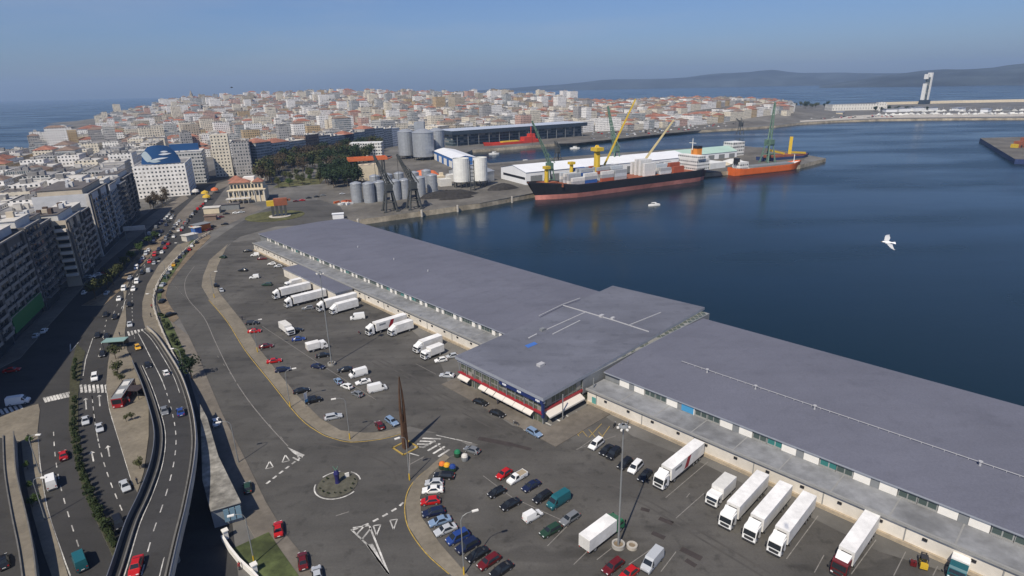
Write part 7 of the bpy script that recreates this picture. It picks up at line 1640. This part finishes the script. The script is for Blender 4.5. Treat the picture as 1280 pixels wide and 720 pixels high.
def grove(poly, n, kinds, where, group, sc=1.0, mind=6):
    """scatter over a photo polygon on the ground; labels count each kind from the left"""
    q = [v[:2] for v in PL(poly)]; xs, ys = [v[0] for v in q], [v[1] for v in q]; pts = []; tries = 0
    while len(pts) < n and tries < 6000:
        tries += 1; x, y = tr_.uniform(min(xs), max(xs)), tr_.uniform(min(ys), max(ys))
        if inpoly(x, y, q) and all((x - a) ** 2 + (y - b_) ** 2 > mind ** 2 for a, b_, _ in pts): pts.append((x, y, tr_.choice(kinds)))
    pts.sort(key=lambda v: v[0] / v[1]); cnt = {}
    for x, y, kd in pts:
        cnt[kd] = cnt.get(kd, 0) + 1; nn = cnt[kd]; od = f'{ordn[nn - 1]} such from the left' if nn <= 30 else f'{ordn[(nn - 1) % 30]} such in the {ordn[(nn - 1) // 30]} thirty from left'; tree(kd, (x, y, 0), f'{KW[kd]} tree {where}, {od}', group, sc)
grove([(338, 234), (352, 216), (368, 206), (408, 201), (440, 197), (470, 190), (478, 184), (462, 180), (420, 190), (370, 204), (335, 216), (326, 232)], 135, ['brown', 'brown', 'olive', 'dark', 'olive'], 'in the park', 'trees of the harbour park', 1.65, 7)
grove([(356, 221), (404, 215), (414, 220), (444, 213), (472, 197), (478, 188), (440, 197), (400, 205), (370, 210)], 42, ['brown', 'olive', 'dark', 'olive'], 'on the inner park side', 'trees on the inner park side', 1.5, 8)
grove([(343, 238), (402, 231), (412, 222), (404, 217), (352, 226)], 16, ['olive', 'green'], 'around the park lawn', 'trees around the park lawn', .95, 9)
grove([(403, 237), (452, 233), (454, 222), (430, 219), (404, 226)], 26, ['dark'], 'beside the silos', 'dark evergreen clump by the silos', 1.25, 5)
sheet('dry_lawn', [[(341, 235), (400, 230), (408, 221), (356, 225)]], .06, 'dry_lawn')
grove([(188, 266), (214, 254), (212, 246), (196, 250), (186, 258)], 10, ['brown'], 'on the little square under the round billboard', 'bare trees under the billboard', .85, 6)
grove([(988, 137), (1036, 136), (1036, 132), (990, 133)], 16, ['dark', 'olive'], 'at the far end of the old town', 'trees at the end of the old town', 1.3, 12)
grove([(1086, 141), (1165, 139), (1165, 137.5), (1086, 139)], 12, ['dark'], 'along the far promenade', 'trees along the far promenade', .9, 16)
for i, (x, y) in enumerate([(120, 374), (128, 367), (135, 362), (142, 356), (150, 347), (158, 337), (166, 328), (176, 318), (187, 307), (196, 302)]): tree('green' if i > 5 else 'olive', P(x, y), f'leafy tree on the planted median, {ordn[i]} from the near end', 'trees on the planted median', .7)
for i, (x, y, k) in enumerate([(145, 449, .8), (148, 468, .7), (153, 478, .4), (147, 474, .4), (165, 525, .35), (158, 527, .35), (175, 586, .4)]): tree('olive', P(x, y, .14), f'small tree on the bus-stop plaza, {ordn[i]} from the top', 'small trees on the plaza', k * .62)
tree('dark', P(240, 474), 'round dark tree at the foot of the viaduct beside the port road', None, .62)
for i in range(40):
    f = i / 39; pts = [(95, 455), (94, 490), (93, 535), (100, 582), (112, 622), (126, 650), (146, 690)]; k = f * 6; j = min(5, int(k)); x, y = lerp(pts[j][0], pts[j + 1][0], k - j), lerp(pts[j][1], pts[j + 1][1], k - j)
    if 480 < y < 496: continue
    tree('shrub', P(x, y, .12), f'clipped shrub in the hedge row between the carriageways, {ordn[min(i, 29)] if i < 30 else "near its bottom end"}{"" if i < 30 else ", " + ordn[39 - i] + " from last"}', 'shrubs of the central hedge', .92, 'shrub')
for i, (x, y, k) in enumerate([(203, 398, 1), (210, 412, 1.2), (216, 424, 1), (222, 436, 1.3), (228, 447, 1.1), (205, 404, .8), (219, 430, .9)]): tree('shrub', P(x, y, .2), f'low shrub on the green bank below the balustrade, {ordn[i]} from the top', 'shrubs on the green bank', k, 'shrub')
for i, (x, y) in enumerate([(35, 587), (39, 612), (41, 634), (48, 630), (38, 555)]): tree('green', P(x, y), f'small street tree by the left carriageway, {ordn[i]} listed from the crossing', 'street trees at the lower left', .3)
# ================================================================== STREET FURNITURE
mat('pole_grey', (.26, .27, .27), .5, .3, .05); mat('rust_steel', (.085, .046, .026), .85, 0, .3, .8)
def mast(px, h, label, ringr=1.2):
    t = thing('light_mast', label, 'light mast', P(*px, .05), 0, 'tall light masts in the car parks'); mb = MB(); mb.bar((0, 0, 0), (0, 0, h), .2, 0, .11, 10); mb.build('pole', ['pole_grey'], t); mb = MB(); mb.lathe((0, 0, 0), [(ringr, 0), (ringr, .75), (ringr - .3, .75), (ringr - .3, .1)], 20); mb.lathe((0, 0, 0), [(ringr - .3, .35), (0, .35)], 20, 1); mb.build('base_ring', ['concrete', 'soil'], t)
    mb = MB(); mb.lathe((0, 0, h), [(.3, -.3), (.8, 0), (.8, .2), (.3, .4)], 12); mb.build('head_ring', ['pole_grey'], t)
    for k in range(6): mb = MB(); a = k * math.pi / 3; mb.box((.95 * math.cos(a), .95 * math.sin(a), h - .1), (.4, .3, .25), a); mb.build('floodlight', ['panel_white'], t)
mast((772.8, 683), 25, 'tall light mast in a planter ring beside the green-cabbed lorry'); mast((414.7, 456), 29.5, 'tall light mast among the vans of the west car park', 1.2)
t = thing('planter', 'low round concrete planter right of the tall light mast', 'planter', P(790, 684, .05)); mb = MB(); mb.lathe((0, 0, 0), [(1.0, 0), (1.0, .6), (.6, .6), (.6, .2)], 14); mb.build('rim', ['pale_concrete'], t); mb = MB(); mb.lathe((0, 0, 0), [(.6, .4), (0, .45)], 12); mb.build('earth', ['soil'], t)
def lamp(px, h, arm, ang, label, yellow=True, z=.14):
    t = thing('street_lamp', label, 'street lamp', P(*px, z), R(ang), 'curved street lamps'); mb = MB(); mb.bar((0, 0, 1.6), (0, 0, h - 1.2), .11, 0, .08, 8); pts = [(0, 0, h - 1.2), (arm * .15, 0, h - .5), (arm * .5, 0, h - .1), (arm, 0, h)]
    for a, b_ in zip(pts, pts[1:]): mb.bar(a, b_, .06, 0, n=6)
    mb.build('pole', ['pole_grey'], t); mb = MB(); mb.bar((0, 0, 0), (0, 0, 1.7), .16, 0, .14, 8); mb.build('base', ['lift_yellow' if yellow else 'pole_grey'], t); mb = MB(); mb.box((arm + .35, 0, h - .02), (1.1, .4, .2)); mb.build('lantern', ['panel_white'], t)
lamp((580, 718), 12.6, 2.2, 20, 'street lamp with yellow foot among the kerb row of cars'); lamp((437.5, 549), 11.5, 2.2, 200, 'street lamp with yellow foot at the kerb bend of the west car park'); lamp((318, 704), 11, 1.8, 200, 'street lamp with yellow foot on the small lawn')
lamp((363, 509), 11, 2, 20, 'street lamp on the kerb strip by the banner'); lamp((322, 440), 11, 2, 20, 'street lamp on the kerb strip by the two red cars'); lamp((298, 578), 11, 2, 200, 'street lamp between the workshop and the port road', False); lamp((50, 592), 10, 2, 0, 'street lamp beside the white van at lower left', False, .03); lamp((57, 650), 10, 2, 0, 'street lamp beside the left carriageway, nearer the bottom', False, .03); lamp((268, 372), 11, 2, 20, 'street lamp at the far end of the kerb strip'); lamp((512, 600), 11, 1.5, 210, 'street lamp standing by the give-way line of the roundabout')
for i, (x, y) in enumerate([(209, 350), (197, 395), (231, 470), (229, 325), (245, 303)]): lamp((x, y), 9, 1.6, 180, f'pale balustrade lamp, {ordn[i]} listed along the avenue wall', False)
# rust steel monument: two tall leaning blades joined at the tip
b0 = P(507, 560); t = thing('monument', 'tall rust-coloured steel needle monument with a slot, at the zebra crossing', 'monument', b0, R(45))
for s in (-1, 1):
    mb = MB(); prof = [(0, .45, .55), (7, .48, .6), (11, .62, .45), (15, .42, .3), (18.6, .08, .08)]; prof = [(a_, b2 * .78, c2 * .8) for a_, b2, c2 in prof]
    for (z0_, x0_, w0_), (z1_, x1_, w1_) in zip(prof, prof[1:]):
        A = [(s * x0_ - w0_ * .5, -.55), (s * x0_ + w0_ * .5, -.55), (s * x0_ + w0_ * .5, .55), (s * x0_ - w0_ * .5, .55)]; k = lerp(1, .15, z1_ / 18.6) ; B = [(s * x1_ - w1_ * .5, -.55 * k), (s * x1_ + w1_ * .5, -.55 * k), (s * x1_ + w1_ * .5, .55 * k), (s * x1_ - w1_ * .5, .55 * k)]; k0 = lerp(1, .15, z0_ / 18.6); A = [(a, b_ * k0) for a, b_ in A]
        for i in range(4): j = (i + 1) % 4; mb.face([(A[i][0], A[i][1], z0_), (A[j][0], A[j][1], z0_), (B[j][0], B[j][1], z1_), (B[i][0], B[i][1], z1_)])
    mb.build('blade', ['rust_steel'], t)
mb = MB(); mb.box((0, 0, 3.5), (.5, .9, 7)); mb.build('core', ['rust_steel'], t); mb = MB()
for k in range(4): a = k * math.pi / 2; mb.box((2.1 * math.cos(a), 2.1 * math.sin(a), .12), (.3, 4.5, .24), a)
mb.build('kerb', ['yellow_line'], t)
# roundabout ring island and its small sculpture
mb = MB(); mb.lathe((0, 0, 0), [(4.2, .05), (4.2, .16), (0, .24)], 28); mat('island_dirt', (.085, .082, .062), .95, 0, .35, .8); o = mb.build('roundabout_island', ['island_dirt']); o.location = P(422, 606); tag(o, 'round grassy mini-roundabout island with white ring', 'island')
t = thing('sculpture', 'small dark blue upright sculpture on the mini roundabout', 'sculpture', P(422, 603.5, .2), .5); paint('sculpture_blue', (.02, .02, .10), .4); mb = MB(); mb.lathe((0, 0, 0), [(.55, 0), (.45, .6), (.5, 1.6), (.65, 2.4), (.35, 3.1), (.12, 3.3)], 9); mb.build('figure', ['sculpture_blue'], t); mb = MB(); mb.bar((0, 0, 3.2), (-.5, .2, 4.2), .22, 0, .1, 6); mb.bar((0, 0, 3.0), (.5, .1, 3.9), .14, 0, .08, 6); mb.build('finial', ['crane_green'], t)
for i, (a, r_) in enumerate([(200, 3.6), (225, 3.4), (250, 3.2), (275, 3.0), (295, 3.3), (315, 3.1), (335, 3.5), (0, 3.3), (25, 3.6), (165, 3.5), (145, 3.4)]):
    q = P(422, 606, .2); tree('shrub', q + Vector((r_ * math.cos(R(a)), r_ * math.sin(R(a)), 0)), f'tiny shrub on the mini roundabout, {ordn[i]} round from its left edge', 'tiny shrubs on the mini roundabout', .22, 'shrub')
mb = MB(); mb.box((0, 0, .5), (.9, .2, 1.0)); o = mb.build('marker_board', ['panel_white']); o.location = P(434, 596, .2); o.rotation_euler.z = .5; tag(o, 'white marker board on the far side of the mini roundabout', 'marker board')
# grassy roundabout and portal sculpture
mb = MB(); c = P(344, 270); mb.lathe((0, 0, 0), [(19, .04), (19, .2), (0, .5)], 32); o = mb.build('roundabout_island', ['dry_lawn']); o.location = c; tag(o, 'large grassy roundabout island beyond the west hall', 'island')
t = thing('portal_sculpture', 'dark four-legged sculpture with a red and yellow top on the grassy roundabout', 'sculpture', P(350, 270, .3), R(20))
for x in (-4, -1.3, 1.3, 4): mb = MB(); mb.box((x, 0, 3.6), (1.5, 3.4, 7.2)); mb.build('leg', ['crane_dark'], t)
mb = MB(); mb.box((1.5, 0, 9.6), (8.5, 3.6, 4.6)); mb.build('body', ['deck_rust'], t); mb = MB(); mb.box((-5.0, 0, 9), (4.6, 3.2, 3.4)); mb.build('nose', ['crane_yellow'], t); mb = MB(); mb.box((6.5, 0, 10.5), (3, 1.5, 1.2)); mb.build('boom', ['deck_rust'], t); mb = MB(); mb.cyl((0, 0, 0), 7, .25, 24); mb.build('plinth', ['pale_concrete'], t)
# recycling bins
def igloo(px, c, lb, cap=None):
    t = thing('recycling_bin', lb, 'recycling bin', P(*px, .14), 0, 'recycling bins by the kerb row'); mb = MB(); mb.lathe((0, 0, 0), [(.75, 0), (.82, .5), (.78, 1.0)], 12); mb.build('body', [cap or 'paint_green'], t); mb = MB(); mb.lathe((0, 0, 0), [(.8, 1.0), (.62, 1.45), (.2, 1.7), (0, 1.72)], 12); mb.build('lid', [c], t)
    for a in (-1, 1): mb = MB(); mb.box((.78 * a, 0, 1.1), (.12, .4, .2)); mb.build('opening', ['trim'], t)
igloo((572, 570), 'paint_truck_green', 'green igloo recycling bin above the coloured row'); igloo((581, 575), 'roof_white', 'pale grey igloo recycling bin beside the green one', 'panel_grey'); igloo((553, 585), 'paint_orange', 'recycling bin with an orange lid'); igloo((559, 586.5), 'paint_yellow', 'recycling bin with a yellow lid'); igloo((566, 588.5), 'paint_blue', 'recycling bin with a blue lid')
# banner, bus shelters, people
t = thing('banner', 'leaning blue and white feather banner on the kerb strip', 'banner', P(382, 509, .14), R(60)); mb = MB(); mb.bar((0, 0, 0), (0, 0, 4.2), .05); mb.build('pole', ['pole_grey'], t); mb = MB(); mb.box((.5, 0, 3.1), (.95, .05, 2.0)); mb.build('flag', ['panel_white'], t); mb = MB(); mb.box((.5, 0, 1.7), (.95, .05, .8)); mb.build('flag', ['blue_poster'], t)
def shelter(px, ang, L, W2, lb, roof):
    t = thing('bus_shelter', lb, 'bus shelter', P(*px, .14), R(ang), 'bus shelters on the plaza'); mb = MB(); mb.box((0, 0, 2.7), (L, W2, .18)); mb.build('roof', [roof], t)
    for x in (-L / 2 + .3, L / 2 - .3):
        for y in (-W2 / 2 + .2, W2 / 2 - .2): mb = MB(); mb.bar((x, y, 0), (x, y, 2.62), .08); mb.build('post', ['crane_dark'], t)
    mb = MB(); mb.box((0, W2 / 2 - .25, 1.4), (L - .9, .04, 1.8)); mb.build('glass_panel', ['car_glass'], t); mb = MB(); mb.box((0, W2 / 2 - .6, .5), (L * .6, .4, .08)); mb.build('bench', ['trim'], t)
paint('shelter_green', (.22, .34, .31), .4); mat('shelter_dark', (.045, .035, .035), .7, 0, .15, 1)
shelter((146, 434), 8, 7, 3.6, 'pale green roofed bus shelter at the head of the plaza', 'shelter_green'); shelter((161, 490), -72, 5, 3.2, 'dark-roofed kiosk shelter beside the red bus, upper one', 'shelter_dark'); shelter((171.5, 496), -8, 4, 3.2, 'dark-roofed kiosk shelter right of the upper one', 'shelter_dark'); shelter((154, 497), -74, 9, 2.2, 'long dark bus shelter alongside the red bus', 'shelter_dark')
paint('skin', (.45, .27, .19), .6); paint('cloth_dark', (.03, .035, .05), .8); paint('cloth_red', (.3, .04, .04), .8); paint('cloth_pale', (.5, .48, .44), .8); paint('hair', (.03, .02, .015), .7)
def person_mesh(top):
    mb = MB()
    mb.lathe((0, 0, 0), [(.0, 0)], 8) if False else None
    for s in (-1, 1):
        mb.bar((.08 * s, s * .1, 0), (0, s * .09, .84), .07, 1, .095, 7); mb.box((.08 * s + .06, s * .1, .04), (.26, .1, .08), 0, 3)
        mb.bar((0, s * .22, 1.40), (.05 * s, s * .27, 1.08), .052, 0, .045, 6); mb.bar((.05 * s, s * .27, 1.08), (.12, s * .25, .84), .042, 0, .035, 6); mb.bar((.12, s * .25, .84), (.14, s * .25, .72), .04, 2, .03, 6)
    mb.lathe((0, 0, .8), [(.16, 0), (.17, .1), (.15, .25), (.19, .5), (.21, .62), (.10, .7), (.06, .74)], 10, 0); mb.lathe((0, 0, 1.5), [(.055, 0), (.06, .08), (.095, .14), (.10, .22)], 10, 2); mb.lathe((0, 0, 1.5), [(.105, .2), (.085, .27), (0, .31)], 10, 3)
    return mb.data('person', [top, 'cloth_dark', 'skin', 'hair'])
PM = {c: person_mesh('cloth_' + c) for c in ('dark', 'red', 'pale')}
for i, (x, y, c, lb) in enumerate([(152, 437, 'dark', 'person in dark clothes waiting by the pale green shelter'), (150, 420, 'dark', 'person in dark clothes walking up the island tip'), (161, 502, 'pale', 'person in a pale top beside the long dark shelter'), (163, 505, 'red', 'person in a red top below the dark shelters'), (190, 385, 'red', 'person in a red top on the balustrade pavement'), (189, 396, 'dark', 'person in dark clothes on the balustrade pavement near the zebra'), (172, 605, 'dark', 'person in dark clothes at the foot of the plaza'), (300, 712, 'red', 'person in a red top behind the white garden wall'), (622, 505, 'dark', 'person in dark clothes under the awnings of the glazed block'), (37, 550, 'dark', 'person in dark clothes on the lower left pavement'), (193, 365, 'pale', 'person in a pale top by the balustrade'), (303, 400, 'dark', 'person in dark clothes on the kerb strip of the west car park')]):
    o = link('person', PM[c], None, P(x, y, .15)); o.rotation_euler.z = i * 1.3; tag(o, lb, 'person', 'people on foot')
# gulls
paint('gull_white', (.82, .82, .82), .6); paint('gull_grey', (.45, .46, .47), .6); paint('beak', (.6, .35, .05), .5)
def gull(pos, span, hd, roll, label, mt, mw):
    t = thing('gull', label, 'bird', pos, hd); t.rotation_euler = (roll, R(-4), hd); k = span / 1.35; mb = MB()
    def tube(st, n=10):
        rs = [[(x, r_ * math.cos(2 * math.pi * i / n), z + r_ * .9 * math.sin(2 * math.pi * i / n)) for i in range(n)] for x, r_, z in st]
        for a, b_ in zip(rs, rs[1:]):
            for i in range(n): j = (i + 1) % n; mb.face([a[j], a[i], b_[i], b_[j]], sm=True)
        mb.face(rs[0]); mb.face(rs[-1][::-1])
    tube([(.33, .01, .02), (.30, .04, .02), (.24, .052, .02), (.17, .05, .01), (.08, .075, 0), (-.05, .08, 0), (-.18, .05, 0), (-.26, .03, 0)])
    mb.face([(-.22, -.04, .01), (-.22, .04, .01), (-.42, .10, .01), (-.42, -.10, .01)]); mb.face([(-.22, .04, -.004), (-.22, -.04, -.004), (-.42, -.10, -.004), (-.42, .10, -.004)])
    for s in (-1, 1):
        st = [(.06, .12, .14, .03), (.0, .30, .16, .13), (-.02, .45, .13, .13), (-.10, .60, .08, .08), (-.22, .68, .02, .05)]
        pv = [(.10, .05, -.10, .03)] + [(x + c, y, x - c * .9, z) for x, y, c, z in st]
        for (x0_, y0_, x1_, z0_), (x2, y2, x3, z2) in zip(pv, pv[1:]):
            a = [(x0_, s * y0_, z0_), (x2, s * y2, z2), (x3, s * y2, z2 - .005), (x1_, s * y0_, z0_ - .005)]; mb.face(a if s < 0 else a[::-1], 1, sm=True); b_ = [(q[0], q[1], q[2] - .018) for q in a]; mb.face(b_[::-1] if s < 0 else b_, 0, sm=True)
    mb.v = [(p[0] * k, p[1] * k, p[2] * k) for p in mb.v]; mb.build('body', [mt, mw], t); mb = MB(); mb.bar((.33 * k, 0, .02 * k), (.40 * k, 0, .008 * k), .012 * k, 0, .003 * k, 6); mb.build('beak', ['beak'], t)
def sight(px, py, D): x = (px - 640) / FOC; y = -(py - 360) / FOC; d = _R * (x * cr + y * sr) + _U * (-x * sr + y * cr) + _F; return Vector((0, 0, EYE)) + d.normalized() * D
gull(sight(1110, 303, 46), 1.45, R(168), R(-28), 'white gull gliding over the dark harbour water', 'gull_white', 'gull_grey'); gull(sight(289.5, 109.5, 150), 1.3, R(20), R(5), 'small dark gull against the hazy sky above the skyline', 'cloth_dark', 'cloth_dark')
# ================================================================== HAZE
m = bpy.data.materials.new('haze'); m.use_nodes = True; t = m.node_tree; t.nodes.remove(t.nodes['Principled BSDF']); pv = t.nodes.new('ShaderNodeVolumePrincipled'); pv.inputs['Color'].default_value = (.50, .70, 1, 1); pv.inputs['Density'].default_value = HAZE; pv.inputs['Anisotropy'].default_value = .1
t.links.new(pv.outputs[0], t.nodes['Material Output'].inputs['Volume']); MATS['haze'] = m
mb = MB(); mb.prism([(-16000, -900), (16000, -900), (16000, 15500), (-16000, 15500)], -11, 420, 0, None, True); o = mb.build('haze', ['haze']); o['kind'] = 'stuff'; o['label'] = 'thin blue sea haze over the harbour and the hills'; o['category'] = 'haze'
